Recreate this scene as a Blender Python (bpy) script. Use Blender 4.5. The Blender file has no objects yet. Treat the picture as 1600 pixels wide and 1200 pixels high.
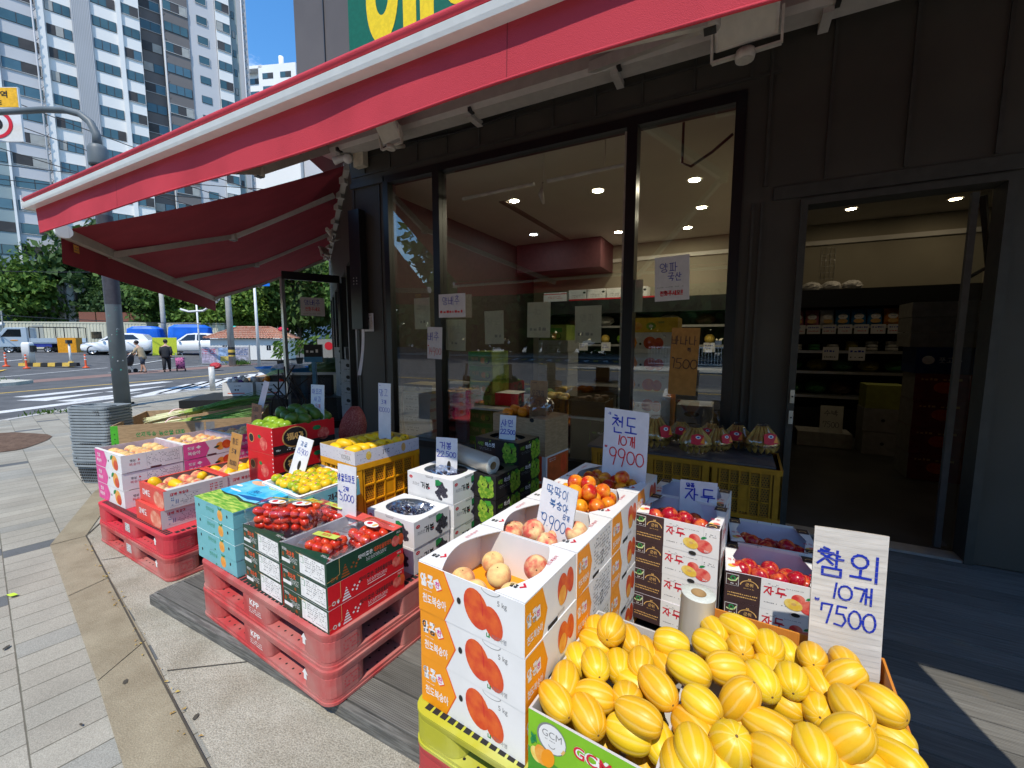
import bpy, math, random
from mathutils import Vector, Matrix, Quaternion
random.seed(11)
R = math.radians
sc = bpy.context.scene
COL = sc.collection

# ------------------------------------------------------------------ camera, sky, sun, exposure
cam_d = bpy.data.cameras.new("camera"); cam = bpy.data.objects.new("camera", cam_d); COL.objects.link(cam)
cam.location = (0, 0, 1.5)
cam.rotation_euler = (R(90 - 6.054), 0, R(27.778))
cam_d.sensor_width = 36.0
cam_d.lens = 36.0 * 660 / 1600
cam_d.clip_start = 0.05
cam_d.clip_end = 1500
sc.camera = cam

TO_SUN = Vector((0.146, -0.563, 1.0)).normalized()
SUN_EL = math.asin(TO_SUN.z)
SUN_AZ = math.atan2(TO_SUN.x, TO_SUN.y)
world = bpy.data.worlds.new("World"); sc.world = world; world.use_nodes = True
wn, wl = world.node_tree.nodes, world.node_tree.links
bg = wn["Background"]
sky = wn.new("ShaderNodeTexSky"); sky.sky_type = 'NISHITA'; sky.sun_disc = False
sky.sun_elevation = SUN_EL; sky.sun_rotation = SUN_AZ
sky.air_density = 1.15; sky.dust_density = 0.25; sky.ozone_density = 3.2
bg.inputs["Strength"].default_value = 0.15
# thin broken cloud in the sky
tc = wn.new("ShaderNodeTexCoord"); mp = wn.new("ShaderNodeMapping"); mp.inputs["Scale"].default_value = (2.2, 2.2, 5.0)
cn = wn.new("ShaderNodeTexNoise"); cn.inputs["Scale"].default_value = 2.3; cn.inputs["Detail"].default_value = 9; cn.inputs["Roughness"].default_value = .62
cr = wn.new("ShaderNodeValToRGB"); cr.color_ramp.elements[0].position = .55; cr.color_ramp.elements[1].position = .78
cr.color_ramp.elements[1].color = (.75, .75, .75, 1)
mx = wn.new("ShaderNodeMix"); mx.data_type = 'RGBA'; mx.inputs["B"].default_value = (7.5, 8, 8.6, 1)
wl.new(tc.outputs["Generated"], mp.inputs["Vector"]); wl.new(mp.outputs["Vector"], cn.inputs["Vector"])
wl.new(cn.outputs["Fac"], cr.inputs["Fac"]); wl.new(cr.outputs["Color"], mx.inputs["Factor"])
hs_ = wn.new("ShaderNodeHueSaturation"); hs_.inputs["Saturation"].default_value = 1.28
wl.new(sky.outputs["Color"], hs_.inputs["Color"]); wl.new(hs_.outputs["Color"], mx.inputs["A"]); wl.new(mx.outputs["Result"], bg.inputs["Color"])

sun_d = bpy.data.lights.new("sun", 'SUN'); sun = bpy.data.objects.new("sun", sun_d); COL.objects.link(sun)
sun_d.energy = 2.75; sun_d.angle = R(0.53); sun_d.color = (1, .94, .83)
sun.rotation_euler = TO_SUN.to_track_quat('Z', 'Y').to_euler()
sun.location = (0, -10, 20)

sc.view_settings.view_transform = 'Standard'; sc.view_settings.look = 'None'
sc.view_settings.exposure = 0.72; sc.view_settings.gamma = 1
sc.render.engine = 'CYCLES'
cy = sc.cycles
cy.use_denoising = True
cy.max_bounces = 7; cy.diffuse_bounces = 3; cy.glossy_bounces = 3; cy.transmission_bounces = 5; cy.transparent_max_bounces = 16
cy.sample_clamp_indirect = 4; cy.caustics_reflective = False; cy.caustics_refractive = False

# ------------------------------------------------------------------ materials
MATS = {}
def nt(name):
    m = bpy.data.materials.new(name); m.use_nodes = True
    return m, m.node_tree.nodes, m.node_tree.links, m.node_tree.nodes["Principled BSDF"]

def mat(name, col=None, rough=.6, var=.10, scale=14, bump=0, bscale=60, metal=0, spec=.4, col2=None, mixlo=.42, mixhi=.62, transl=0, alpha=1, coat=0, sss=0, emit=0, objvar=0, detail=4, stretch=None):
    """principled material with a noise-driven colour variation; cached by name"""
    if name in MATS: return MATS[name]
    m, n, l, p = nt(name)
    p.inputs["Roughness"].default_value = rough; p.inputs["Metallic"].default_value = metal
    p.inputs["Specular IOR Level"].default_value = spec
    p.inputs["Coat Weight"].default_value = coat
    co = n.new("ShaderNodeTexCoord"); vec = co.outputs["Object"]
    if stretch:
        mpn = n.new("ShaderNodeMapping"); mpn.inputs["Scale"].default_value = stretch
        l.new(vec, mpn.inputs["Vector"]); vec = mpn.outputs["Vector"]
    nz = n.new("ShaderNodeTexNoise"); nz.inputs["Scale"].default_value = scale; nz.inputs["Detail"].default_value = detail
    l.new(vec, nz.inputs["Vector"])
    rp = n.new("ShaderNodeValToRGB")
    c2 = col2 if col2 else tuple(min(1, c * (1 + var)) for c in col[:3])
    c1 = col if col2 else tuple(c * (1 - var) for c in col[:3])
    rp.color_ramp.elements[0].position = mixlo; rp.color_ramp.elements[1].position = mixhi
    rp.color_ramp.elements[0].color = (*c1[:3], 1); rp.color_ramp.elements[1].color = (*c2[:3], 1)
    l.new(nz.outputs["Fac"], rp.inputs["Fac"])
    outc = rp.outputs["Color"]
    if objvar:
        oi = n.new("ShaderNodeObjectInfo"); hs = n.new("ShaderNodeHueSaturation")
        mr = n.new("ShaderNodeMapRange"); mr.inputs["To Min"].default_value = 1 - objvar; mr.inputs["To Max"].default_value = 1 + objvar
        mh = n.new("ShaderNodeMapRange"); mh.inputs["To Min"].default_value = .5 - objvar * .05; mh.inputs["To Max"].default_value = .5 + objvar * .05
        l.new(oi.outputs["Random"], mr.inputs["Value"]); l.new(oi.outputs["Random"], mh.inputs["Value"])
        l.new(mr.outputs["Result"], hs.inputs["Value"]); l.new(mh.outputs["Result"], hs.inputs["Hue"]); l.new(outc, hs.inputs["Color"]); outc = hs.outputs["Color"]
    l.new(outc, p.inputs["Base Color"])
    if bump:
        bz = n.new("ShaderNodeTexNoise"); bz.inputs["Scale"].default_value = bscale; bz.inputs["Detail"].default_value = 5
        l.new(vec, bz.inputs["Vector"])
        bp = n.new("ShaderNodeBump"); bp.inputs["Strength"].default_value = bump; bp.inputs["Distance"].default_value = .01
        l.new(bz.outputs["Fac"], bp.inputs["Height"]); l.new(bp.outputs["Normal"], p.inputs["Normal"])
    if sss:
        p.inputs["Subsurface Weight"].default_value = sss; p.inputs["Subsurface Radius"].default_value = (.02, .01, .005); p.inputs["Subsurface Scale"].default_value = .3
    if emit:
        p.inputs["Emission Color"].default_value = (*col[:3], 1); p.inputs["Emission Strength"].default_value = emit
    if transl:
        out = n["Material Output"]; tr = n.new("ShaderNodeBsdfTranslucent"); ms = n.new("ShaderNodeMixShader"); ms.inputs[0].default_value = transl
        l.new(outc, tr.inputs["Color"]); l.new(p.outputs[0], ms.inputs[1]); l.new(tr.outputs[0], ms.inputs[2]); l.new(ms.outputs[0], out.inputs["Surface"])
    MATS[name] = m
    return m

def glassmat(name, tint=(1, 1, 1), refl=1.0, ior=1.5, rough=0.0, boost=0.0):
    """thin sheet: see-through plus fresnel mirror"""
    if name in MATS: return MATS[name]
    m, n, l, p = nt(name); n.remove(p); out = n["Material Output"]
    tr = n.new("ShaderNodeBsdfTransparent"); tr.inputs["Color"].default_value = (*tint, 1)
    gl = n.new("ShaderNodeBsdfGlossy"); gl.inputs["Roughness"].default_value = rough; gl.inputs["Color"].default_value = (refl, refl, refl, 1)
    fr = n.new("ShaderNodeLayerWeight"); fr.inputs["Blend"].default_value = .5; f0 = ((ior-1)/(ior+1))**2
    pw = n.new("ShaderNodeMath"); pw.operation = 'POWER'; pw.inputs[1].default_value = 5; l.new(fr.outputs["Facing"], pw.inputs[0])
    ad = n.new("ShaderNodeMath"); ad.operation = 'MULTIPLY_ADD'; ad.inputs[1].default_value = 1-f0-boost; ad.inputs[2].default_value = f0+boost; ad.use_clamp = True
    ms = n.new("ShaderNodeMixShader")
    l.new(pw.outputs[0], ad.inputs[0]); l.new(ad.outputs[0], ms.inputs[0]); l.new(tr.outputs[0], ms.inputs[1]); l.new(gl.outputs[0], ms.inputs[2]); l.new(ms.outputs[0], out.inputs["Surface"])
    MATS[name] = m
    return m

def ink(name, col, rough=.55):
    return mat(name, col, rough=rough, var=.06, scale=30, spec=.3)

# ------------------------------------------------------------------ mesh builder
class MB:
    def __init__(s):
        s.v = []; s.f = []; s.m = []; s.sm = []; s.mats = []; s.M = None
    def mi(s, m):
        if m not in s.mats: s.mats.append(m)
        return s.mats.index(m)
    def av(s, p):
        p = Vector(p)
        if s.M: p = s.M @ p
        s.v.append(p[:]); return len(s.v) - 1
    def poly(s, pts, m, smooth=False):
        i = [s.av(p) for p in pts]; s.f.append(i); s.m.append(s.mi(m)); s.sm.append(smooth)
    def fi(s, idx, m, smooth=False):
        s.f.append(list(idx)); s.m.append(s.mi(m)); s.sm.append(smooth)
    def box(s, x0, y0, z0, x1, y1, z1, m):
        p = [s.av(q) for q in ((x0,y0,z0),(x1,y0,z0),(x1,y1,z0),(x0,y1,z0),(x0,y0,z1),(x1,y0,z1),(x1,y1,z1),(x0,y1,z1))]
        for q in ((0,3,2,1),(4,5,6,7),(0,1,5,4),(1,2,6,5),(2,3,7,6),(3,0,4,7)): s.fi([p[k] for k in q], m)
    def loft(s, rings, m, closed=True, cap0=True, cap1=True, smooth=True):
        ids = [[s.av(p) for p in r] for r in rings]; n = len(ids[0])
        for a, b in zip(ids, ids[1:]):
            for k in range(n if closed else n - 1):
                j = (k + 1) % n
                s.fi((a[k], a[j], b[j], b[k]), m, smooth)
        if cap0: s.fi(ids[0][::-1], m)
        if cap1: s.fi(ids[-1], m)
    def lathe(s, prof, m, n=20, c=(0,0,0), ax='z', cap0=True, cap1=True, smooth=True):
        def P(r, t, z):
            a, b = r * math.cos(t), r * math.sin(t)
            return {'z': (c[0]+a, c[1]+b, c[2]+z), 'x': (c[0]+z, c[1]+a, c[2]+b), 'y': (c[0]+b, c[1]+z, c[2]+a)}[ax]
        s.loft([[P(r, 2*math.pi*k/n, z) for k in range(n)] for r, z in prof], m, True, cap0, cap1, smooth)
    def tube(s, pts, r, m, n=8, smooth=True, flat=1.0):
        pts = [Vector(p) for p in pts]; rs = r if isinstance(r, (list, tuple)) else [r] * len(pts)
        rings = []; up = Vector((0, 0, 1))
        for i, p in enumerate(pts):
            t = (pts[min(i+1, len(pts)-1)] - pts[max(i-1, 0)]).normalized()
            a = t.cross(up)
            if a.length < 1e-3: a = t.cross(Vector((1, 0, 0)))
            a.normalize(); b = a.cross(t)
            rings.append([p + a * (rs[i] * math.cos(2*math.pi*k/n)) + b * (rs[i] * flat * math.sin(2*math.pi*k/n)) for k in range(n)])
        s.loft(rings, m, True, True, True, smooth)
    def beam(s, a, b, w, h, m, up=(0, 0, 1)):
        a, b = Vector(a), Vector(b); t = (b - a).normalized(); sd = t.cross(Vector(up))
        if sd.length < 1e-4: sd = t.cross(Vector((1, 0, 0)))
        sd.normalize(); u = sd.cross(t)
        q = [(-w/2, -h/2), (w/2, -h/2), (w/2, h/2), (-w/2, h/2)]
        s.loft([[p + sd * x + u * y for x, y in q] for p in (a, b)], m, smooth=False)
    def ball(s, c, r, m, n=12, k=8, sq=(1, 1, 1)):
        c = Vector(c)
        rings = []
        for i in range(1, k):
            a = math.pi * i / k
            rings.append([c + Vector((r*sq[0]*math.sin(a)*math.cos(2*math.pi*j/n), r*sq[1]*math.sin(a)*math.sin(2*math.pi*j/n), -r*sq[2]*math.cos(a))) for j in range(n)])
        s.loft(rings, m)
    def mesh(s, name):
        me = bpy.data.meshes.new(name); me.from_pydata(s.v, [], s.f)
        for m in s.mats: me.materials.append(m)
        me.polygons.foreach_set("material_index", s.m); me.polygons.foreach_set("use_smooth", s.sm)
        me.update(); return me
    def build(s, name, parent=None, loc=None, rz=0, bevel=0, rot=None):
        o = bpy.data.objects.new(name, s.mesh(name)); COL.objects.link(o)
        if parent: o.parent = parent
        if loc: o.location = loc
        if rz: o.rotation_euler = (0, 0, rz)
        if rot: o.rotation_euler = rot
        if bevel:
            b = o.modifiers.new("bevel", 'BEVEL'); b.width = bevel; b.segments = 2; b.limit_method = 'ANGLE'; b.angle_limit = R(40)
        return o

def tag(o, label=None, cat=None, group=None, kind=None):
    if label: o['label'] = label
    if cat: o['category'] = cat
    if group: o['group'] = group
    if kind: o['kind'] = kind
    return o
def thing(name, label, cat, loc=(0, 0, 0), rz=0, group=None):
    o = bpy.data.objects.new(name, None); COL.objects.link(o); o.location = loc; o.rotation_euler = (0, 0, rz)
    o.empty_display_size = .1
    return tag(o, label, cat, group)
def dup(o, loc, rz=None, label=None, group=None, parent=None, rot=None, scale=None):
    c = o.copy(); COL.objects.link(c); c.location = loc
    if rz is not None: c.rotation_euler = (0, 0, rz)
    if rot is not None: c.rotation_euler = rot
    if scale is not None: c.scale = (scale,) * 3 if not isinstance(scale, tuple) else scale
    if label: c['label'] = label
    if group: c['group'] = group
    if parent is not None: c.parent = parent
    for ch in list(o.children):
        d = ch.copy(); COL.objects.link(d); d.parent = c
        for g in list(ch.children):
            e = g.copy(); COL.objects.link(e); e.parent = d
    return c

# ------------------------------------------------------------------ lettering
_tc = bpy.data.curves.new("lettering", 'FONT'); _to = bpy.data.objects.new("lettering", _tc); COL.objects.link(_to)
_tcache = {}
def glyphs(t, bold=0.0):
    k = (t, bold)
    if k in _tcache: return _tcache[k]
    _tc.body = t; _tc.offset = bold; _tc.resolution_u = 3
    dg = bpy.context.evaluated_depsgraph_get(); dg.update()
    ev = _to.evaluated_get(dg); me = ev.to_mesh()
    vs = [(v.co.x, v.co.y) for v in me.vertices]; fs = [tuple(p.vertices) for p in me.polygons]
    ev.to_mesh_clear()
    xs = [v[0] for v in vs] or [0]; ys = [v[1] for v in vs] or [0]
    _tcache[k] = (vs, fs, min(xs), max(xs), min(ys), max(ys))
    return _tcache[k]

JAMO_C = {
 'ㄱ': [[(0,1),(1,1),(.7,0)]], 'ㄴ': [[(0,1),(0,0),(1,0)]], 'ㄷ': [[(1,1),(0,1),(0,0),(1,0)]],
 'ㄹ': [[(0,1),(1,1),(1,.55),(0,.5),(0,0),(1,0)]], 'ㅁ': [[(0,1),(0,0),(1,0),(1,1),(0,1)]],
 'ㅂ': [[(0,1),(0,0),(1,0),(1,1)],[(0,.5),(1,.5)]], 'ㅅ': [[(.55,1),(.4,.5),(0,0)],[(.45,.6),(1,0)]],
 'ㅇ': [[(.5+.5*math.cos(a*.5236+1.9),.5+.5*math.sin(a*.5236+1.9)) for a in range(13)]],
 'ㅈ': [[(0,1),(1,1),(.55,.6),(0,0)],[(.5,.55),(1,0)]], 'ㅊ': [[(.35,1.25),(.75,1.15)],[(0,.9),(1,.9),(.55,.55),(0,0)],[(.5,.5),(1,0)]],
 'ㅋ': [[(0,1),(1,1),(.7,0)],[(0,.5),(.9,.55)]], 'ㅌ': [[(1,1),(0,1),(0,0),(1,0)],[(0,.5),(1,.5)]],
 'ㅍ': [[(0,1),(1,1)],[(.3,1),(.3,0)],[(.7,1),(.7,0)],[(0,0),(1,0)]], 'ㅎ': [[(.3,1.2),(.7,1.2)],[(0,.85),(1,.85)],[(.5+.38*math.cos(a*.5236),.34+.36*math.sin(a*.5236)) for a in range(13)]]}
for _d, _s in (('ㄲ','ㄱ'),('ㄸ','ㄷ'),('ㅃ','ㅂ'),('ㅆ','ㅅ'),('ㅉ','ㅈ')):
    JAMO_C[_d] = [[(x*.45+o, y) for x, y in st] for o in (0, .55) for st in JAMO_C[_s]]
CHO = 'ㄱㄲㄴㄷㄸㄹㅁㅂㅃㅅㅆㅇㅈㅉㅊㅋㅌㅍㅎ'
JONG = ['', 'ㄱ','ㄲ','ㄳ','ㄴ','ㄵ','ㄶ','ㄷ','ㄹ','ㄺ','ㄻ','ㄼ','ㄽ','ㄾ','ㄿ','ㅀ','ㅁ','ㅂ','ㅄ','ㅅ','ㅆ','ㅇ','ㅈ','ㅊ','ㅋ','ㅌ','ㅍ','ㅎ']
JUNG = 'ㅏㅐㅑㅒㅓㅔㅕㅖㅗㅘㅙㅚㅛㅜㅝㅞㅟㅠㅡㅢㅣ'
VV = {'ㅏ': [[(.2,1),(.2,0)],[(.2,.5),(.8,.5)]], 'ㅐ': [[(.1,1),(.1,0)],[(.1,.5),(.8,.5)],[(.8,1.05),(.8,-.05)]], 'ㅑ': [[(.2,1),(.2,0)],[(.2,.65),(.8,.65)],[(.2,.35),(.8,.35)]],
 'ㅓ': [[(.7,1),(.7,0)],[(0,.5),(.7,.5)]], 'ㅔ': [[(.5,1),(.5,0)],[(0,.5),(.5,.5)],[(.9,1),(.9,0)]], 'ㅕ': [[(.7,1),(.7,0)],[(0,.65),(.7,.65)],[(0,.35),(.7,.35)]], 'ㅣ': [[(.4,1),(.4,0)]]}
VH = {'ㅗ': [[(.5,1),(.5,.2)],[(0,.2),(1,.2)]], 'ㅛ': [[(.35,1),(.35,.2)],[(.65,1),(.65,.2)],[(0,.2),(1,.2)]], 'ㅜ': [[(0,.9),(1,.9)],[(.55,.9),(.5,0)]], 'ㅠ': [[(0,.9),(1,.9)],[(.35,.9),(.3,0)],[(.7,.9),(.7,0)]], 'ㅡ': [[(0,.5),(1,.5)]]}
VC = {'ㅘ': ('ㅗ','ㅏ'), 'ㅙ': ('ㅗ','ㅐ'), 'ㅚ': ('ㅗ','ㅣ'), 'ㅝ': ('ㅜ','ㅓ'), 'ㅟ': ('ㅜ','ㅣ'), 'ㅢ': ('ㅡ','ㅣ')}
def _circ(cx, cy, rx, ry, a0=1.7, n=14): return [(cx+rx*math.cos(a0+6.4*i/n), cy+ry*math.sin(a0+6.4*i/n)) for i in range(n+1)]
DIG = {'0': [_circ(.35,.45,.35,.45)], '1': [[(.3,1),(.2,0)]], '2': [[(0,.8),(.2,1),(.55,.95),(.6,.7),(0,0),(.7,.02)]], '3': [[(0,.95),(.5,1),(.55,.7),(.2,.55),(.6,.4),(.5,.05),(0,0)]],
 '4': [[(.35,1),(0,.4),(.7,.4)],[(.5,.7),(.45,0)]], '5': [[(.65,1),(.15,1),(.1,.6),(.5,.6),(.65,.3),(.45,0),(0,.05)]], '6': [[(.5,1),(.1,.5),(.05,.2),(.3,0),(.6,.2),(.4,.45),(.08,.3)]],
 '7': [[(0,.65),(.02,1),(.65,1),(.35,0)]], '8': [_circ(.32,.75,.26,.25),_circ(.32,.25,.32,.26)], '9': [_circ(.33,.68,.32,.32,.3)+[(.6,.5),(.4,-.25)]],
 ',': [[(.1,.08),(0,-.15)]], '.': [[(.05,.05),(.1,0)]], '-': [[(0,.45),(.5,.45)]], '!': [[(.1,1),(.08,.3)],[(.08,.05),(.08,0)]], '₩': [[(0,1),(.15,.5),(.3,.9),(.45,.5),(.6,1)],[(-.05,.75),(.65,.75)]], '*': [[(0,.5),(.3,.8)],[(0,.8),(.3,.5)]], 'k': [[(0,1),(0,0)],[(.4,.6),(0,.3),(.45,0)]], 'g': [_circ(.25,.4,.22,.25,.3)+[(.47,.3),(.4,-.3),(.05,-.25)]], ' ': []}
def hand_strokes(t, seed=0):
    rg = random.Random(seed); out = []; x = 0
    def put(sts, x0, y0, w, h):
        for st in sts: out.append([(x0+a*w+rg.uniform(-.012,.012), y0+b*h+rg.uniform(-.012,.012)) for a, b in st])
    for ch in t:
        o = ord(ch)
        if 0xAC00 <= o <= 0xD7A3:
            o -= 0xAC00; c, j, g = CHO[o//588], JUNG[(o % 588)//28], JONG[o % 28]
            b = .36 if g else 0.0; H = 1 - b
            if j in VV: put(JAMO_C[c], x, b+.12*H, .5, .8*H); put(VV[j], x+.55, b, .36, H)
            elif j in VH: put(JAMO_C[c], x+.15, b+.5*H, .6, .5*H); put(VH[j], x, b, .9, .42*H)
            elif j in VC:
                h_, v_ = VC[j]; put(JAMO_C[c], x+.02, b+.48*H, .5, .5*H); put(VH[h_], x, b+.05, .62, .38*H); put(VV[v_], x+.66, b, .3, H)
            if g and g in JAMO_C: put(JAMO_C[g], x+.18, 0, .6, .29)
            x += 1.08
        else:
            put(DIG.get(ch, []), x, 0, 1, 1); x += {' ': .45, '1': .42, ',': .25, '.': .22, '-': .62, '!': .28, '*': .45, '₩': .8}.get(ch, .82)
    return out, x

class Face:
    """a flat printing surface: u runs right, v runs up, l stacks the layers of ink"""
    def __init__(s, mb, o, ux, uy, n, lay=.0005):
        s.mb = mb; s.o = Vector(o); s.ux = Vector(ux).normalized(); s.uy = Vector(uy).normalized(); s.n = Vector(n).normalized(); s.lay = lay
    def p(s, u, v, l=1): return s.o + s.ux*u + s.uy*v + s.n*(s.lay*l)
    def poly(s, pts, m, l=1): s.mb.poly([s.p(u, v, l) for u, v in pts], m)
    def rect(s, u0, v0, u1, v1, m, l=1): s.poly([(u0,v0),(u1,v0),(u1,v1),(u0,v1)], m, l)
    def ell(s, cu, cv, ru, rv, m, l=1, rot=0, n=22):
        c, d = math.cos(rot), math.sin(rot)
        s.poly([(cu+ru*math.cos(a)*c-rv*math.sin(a)*d, cv+ru*math.cos(a)*d+rv*math.sin(a)*c) for a in (2*math.pi*k/n for k in range(n))], m, l)
    def ring(s, cu, cv, r, w, m, l=1, a0=0, a1=2*math.pi, ry=None, n=28):
        ry = ry or r
        for k in range(n):
            a, b = a0+(a1-a0)*k/n, a0+(a1-a0)*(k+1)/n; q = (r-w)/r
            s.poly([(cu+r*math.cos(a), cv+ry*math.sin(a)), (cu+r*math.cos(b), cv+ry*math.sin(b)), (cu+r*q*math.cos(b), cv+ry*q*math.sin(b)), (cu+r*q*math.cos(a), cv+ry*q*math.sin(a))], m, l)
    def text(s, t, u, v, h, m, l=2, al='l', bold=0.0, rot=0, maxw=None, sx=1):
        vs, fs, x0, x1, y0, y1 = glyphs(t, bold)
        k = h / max(.01, y1 - y0); kx = k * sx
        if maxw and (x1-x0)*kx > maxw: kx = maxw/(x1-x0)
        off = {'l': -x0, 'c': -(x0+x1)/2, 'r': -x1}[al]; c, d = math.cos(rot), math.sin(rot)
        ids = []
        for x, y in vs:
            a, b = (x+off)*kx, (y-y0)*k
            ids.append(s.mb.av(s.p(u+a*c-b*d, v+a*d+b*c, l)))
        for f in fs: s.mb.fi([ids[i] for i in f], m)
    def fake(s, u0, v0, u1, v1, rows, m, l=2, seed=1, dens=.8):
        rg = random.Random(seed); dv = (v1-v0)/rows
        for r in range(rows):
            u = u0; vv = v1-(r+.75)*dv
            while u < u1 - dv*.3:
                w = dv*rg.uniform(.25, .6)
                if rg.random() < dens: s.rect(u, vv, min(u+w, u1), vv+dv*rg.uniform(.3, .5), m, l)
                u += w + dv*rg.uniform(.12, .35)
    def stroke(s, pts, w, m, l=2):
        P = [Vector((a, b)) for a, b in pts]
        for a, b in zip(P, P[1:]):
            d = b-a
            if d.length < 1e-6: continue
            d.normalize(); q = Vector((-d.y, d.x))*w/2; e = d*w*.35
            s.poly([(a-e-q)[:], (b+e-q)[:], (b+e+q)[:], (a-e+q)[:]], m, l)
    def hand(s, t, u, v, h, w, m, l=2, al='c', seed=0, maxw=None, sx=1.0):
        sts, L = hand_strokes(t, seed); kx = h*sx
        if maxw and L*kx > maxw: kx = maxw/L
        o = {'l': 0, 'c': -L*kx/2, 'r': -L*kx}[al]
        for i, st in enumerate(sts): s.stroke([(u+o+x*kx, v+y*h) for x, y in st], w, m, l + (i % 3)*.25)

def sides(mb, w, d, h, z0=0):
    """the printing faces of an upright box centred on the origin"""
    return {'front': Face(mb, (-w/2,-d/2,z0), (1,0,0), (0,0,1), (0,-1,0)), 'right': Face(mb, (w/2,-d/2,z0), (0,1,0), (0,0,1), (1,0,0)),
            'back': Face(mb, (w/2,d/2,z0), (-1,0,0), (0,0,1), (0,1,0)), 'left': Face(mb, (-w/2,d/2,z0), (0,-1,0), (0,0,1), (-1,0,0)),
            'top': Face(mb, (-w/2,-d/2,z0+h), (1,0,0), (0,1,0), (0,0,1))}
def at_corner(N, w, d, yaw):
    """centre of a box whose front right corner stands at N"""
    c, s_ = math.cos(yaw), math.sin(yaw)
    return (N[0] + (-w/2)*c - (d/2)*s_, N[1] + (-w/2)*s_ + (d/2)*c)

# ------------------------------------------------------------------ ground
def paver_mat():
    m, n, l, p = nt("paver"); p.inputs["Roughness"].default_value = .85; p.inputs["Specular IOR Level"].default_value = .25
    N = n.new
    def mth(op, a, b=None, c=None):
        q = N("ShaderNodeMath"); q.operation = op
        for i, x in enumerate((a, b, c)):
            if x is None: continue
            if isinstance(x, (int, float)): q.inputs[i].default_value = x
            else: l.new(x, q.inputs[i])
        return q.outputs[0]
    co = N("ShaderNodeTexCoord"); mp_ = N("ShaderNodeMapping"); mp_.inputs["Rotation"].default_value = (0, 0, R(10.5)); l.new(co.outputs["Object"], mp_.inputs["Vector"])
    sx = N("ShaderNodeSeparateXYZ"); l.new(mp_.outputs[0], sx.inputs[0])
    v = mth('DIVIDE', sx.outputs[1], .305); row = mth('FLOOR', v)
    u = mth('ADD', mth('DIVIDE', sx.outputs[0], .155), mth('MULTIPLY', mth('FLOORED_MODULO', row, 2.0), .5)); colm = mth('FLOOR', u)
    fu, fv = mth('SUBTRACT', u, colm), mth('SUBTRACT', v, row)
    eu = mth('MULTIPLY', mth('MINIMUM', fu, mth('SUBTRACT', 1.0, fu)), .155); ev = mth('MULTIPLY', mth('MINIMUM', fv, mth('SUBTRACT', 1.0, fv)), .305)
    edge = mth('MINIMUM', eu, ev)
    wob = N("ShaderNodeTexNoise"); wob.inputs["Scale"].default_value = 22; wob.inputs["Detail"].default_value = 4; l.new(co.outputs["Object"], wob.inputs["Vector"])
    edge2 = mth('ADD', edge, mth('MULTIPLY', mth('SUBTRACT', wob.outputs["Fac"], .5), .004))
    joint = N("ShaderNodeMapRange"); joint.inputs["From Min"].default_value = .0012; joint.inputs["From Max"].default_value = .0042; l.new(edge2, joint.inputs["Value"])
    cb = N("ShaderNodeCombineXYZ"); l.new(colm, cb.inputs[0]); l.new(row, cb.inputs[1])
    wn_ = N("ShaderNodeTexWhiteNoise"); wn_.noise_dimensions = '2D'; l.new(cb.outputs[0], wn_.inputs["Vector"])
    rp = N("ShaderNodeValToRGB"); rp.color_ramp.interpolation = 'CONSTANT'; e = rp.color_ramp.elements
    e[0].color = (.325, .30, .245, 1); e[1].position = .3; e[1].color = (.36, .335, .275, 1)
    for pos, c in ((.6, (.34, .318, .262, 1)), (.82, (.30, .29, .25, 1)), (.955, (.125, .13, .13, 1))):
        q = e.new(pos); q.color = c
    l.new(wn_.outputs["Value"], rp.inputs["Fac"])
    sp = N("ShaderNodeTexNoise"); sp.inputs["Scale"].default_value = 260; sp.inputs["Detail"].default_value = 3; l.new(co.outputs["Object"], sp.inputs["Vector"])
    bl = N("ShaderNodeTexNoise"); bl.inputs["Scale"].default_value = 2.2; bl.inputs["Detail"].default_value = 6; l.new(co.outputs["Object"], bl.inputs["Vector"])
    s1 = N("ShaderNodeMapRange"); s1.inputs["From Min"].default_value = .3; s1.inputs["From Max"].default_value = .7; s1.inputs["To Min"].default_value = .72; s1.inputs["To Max"].default_value = 1.22; l.new(sp.outputs["Fac"], s1.inputs["Value"])
    s2 = N("ShaderNodeMapRange"); s2.inputs["From Min"].default_value = .3; s2.inputs["From Max"].default_value = .7; s2.inputs["To Min"].default_value = .82; s2.inputs["To Max"].default_value = 1.08; l.new(bl.outputs["Fac"], s2.inputs["Value"])
    mu = N("ShaderNodeVectorMath"); mu.operation = 'SCALE'; l.new(rp.outputs["Color"], mu.inputs[0]); l.new(mth('MULTIPLY', s1.outputs[0], s2.outputs[0]), mu.inputs["Scale"])
    mxx = N("ShaderNodeMix"); mxx.data_type = 'RGBA'; mxx.inputs["A"].default_value = (.13, .12, .09, 1); l.new(mu.outputs[0], mxx.inputs["B"]); l.new(joint.outputs[0], mxx.inputs["Factor"])
    l.new(mxx.outputs["Result"], p.inputs["Base Color"])
    bp = N("ShaderNodeBump"); bp.inputs["Strength"].default_value = .5; bp.inputs["Distance"].default_value = .004
    l.new(mth('ADD', joint.outputs[0], mth('MULTIPLY', sp.outputs["Fac"], .35)), bp.inputs["Height"]); l.new(bp.outputs[0], p.inputs["Normal"])
    return m

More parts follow.
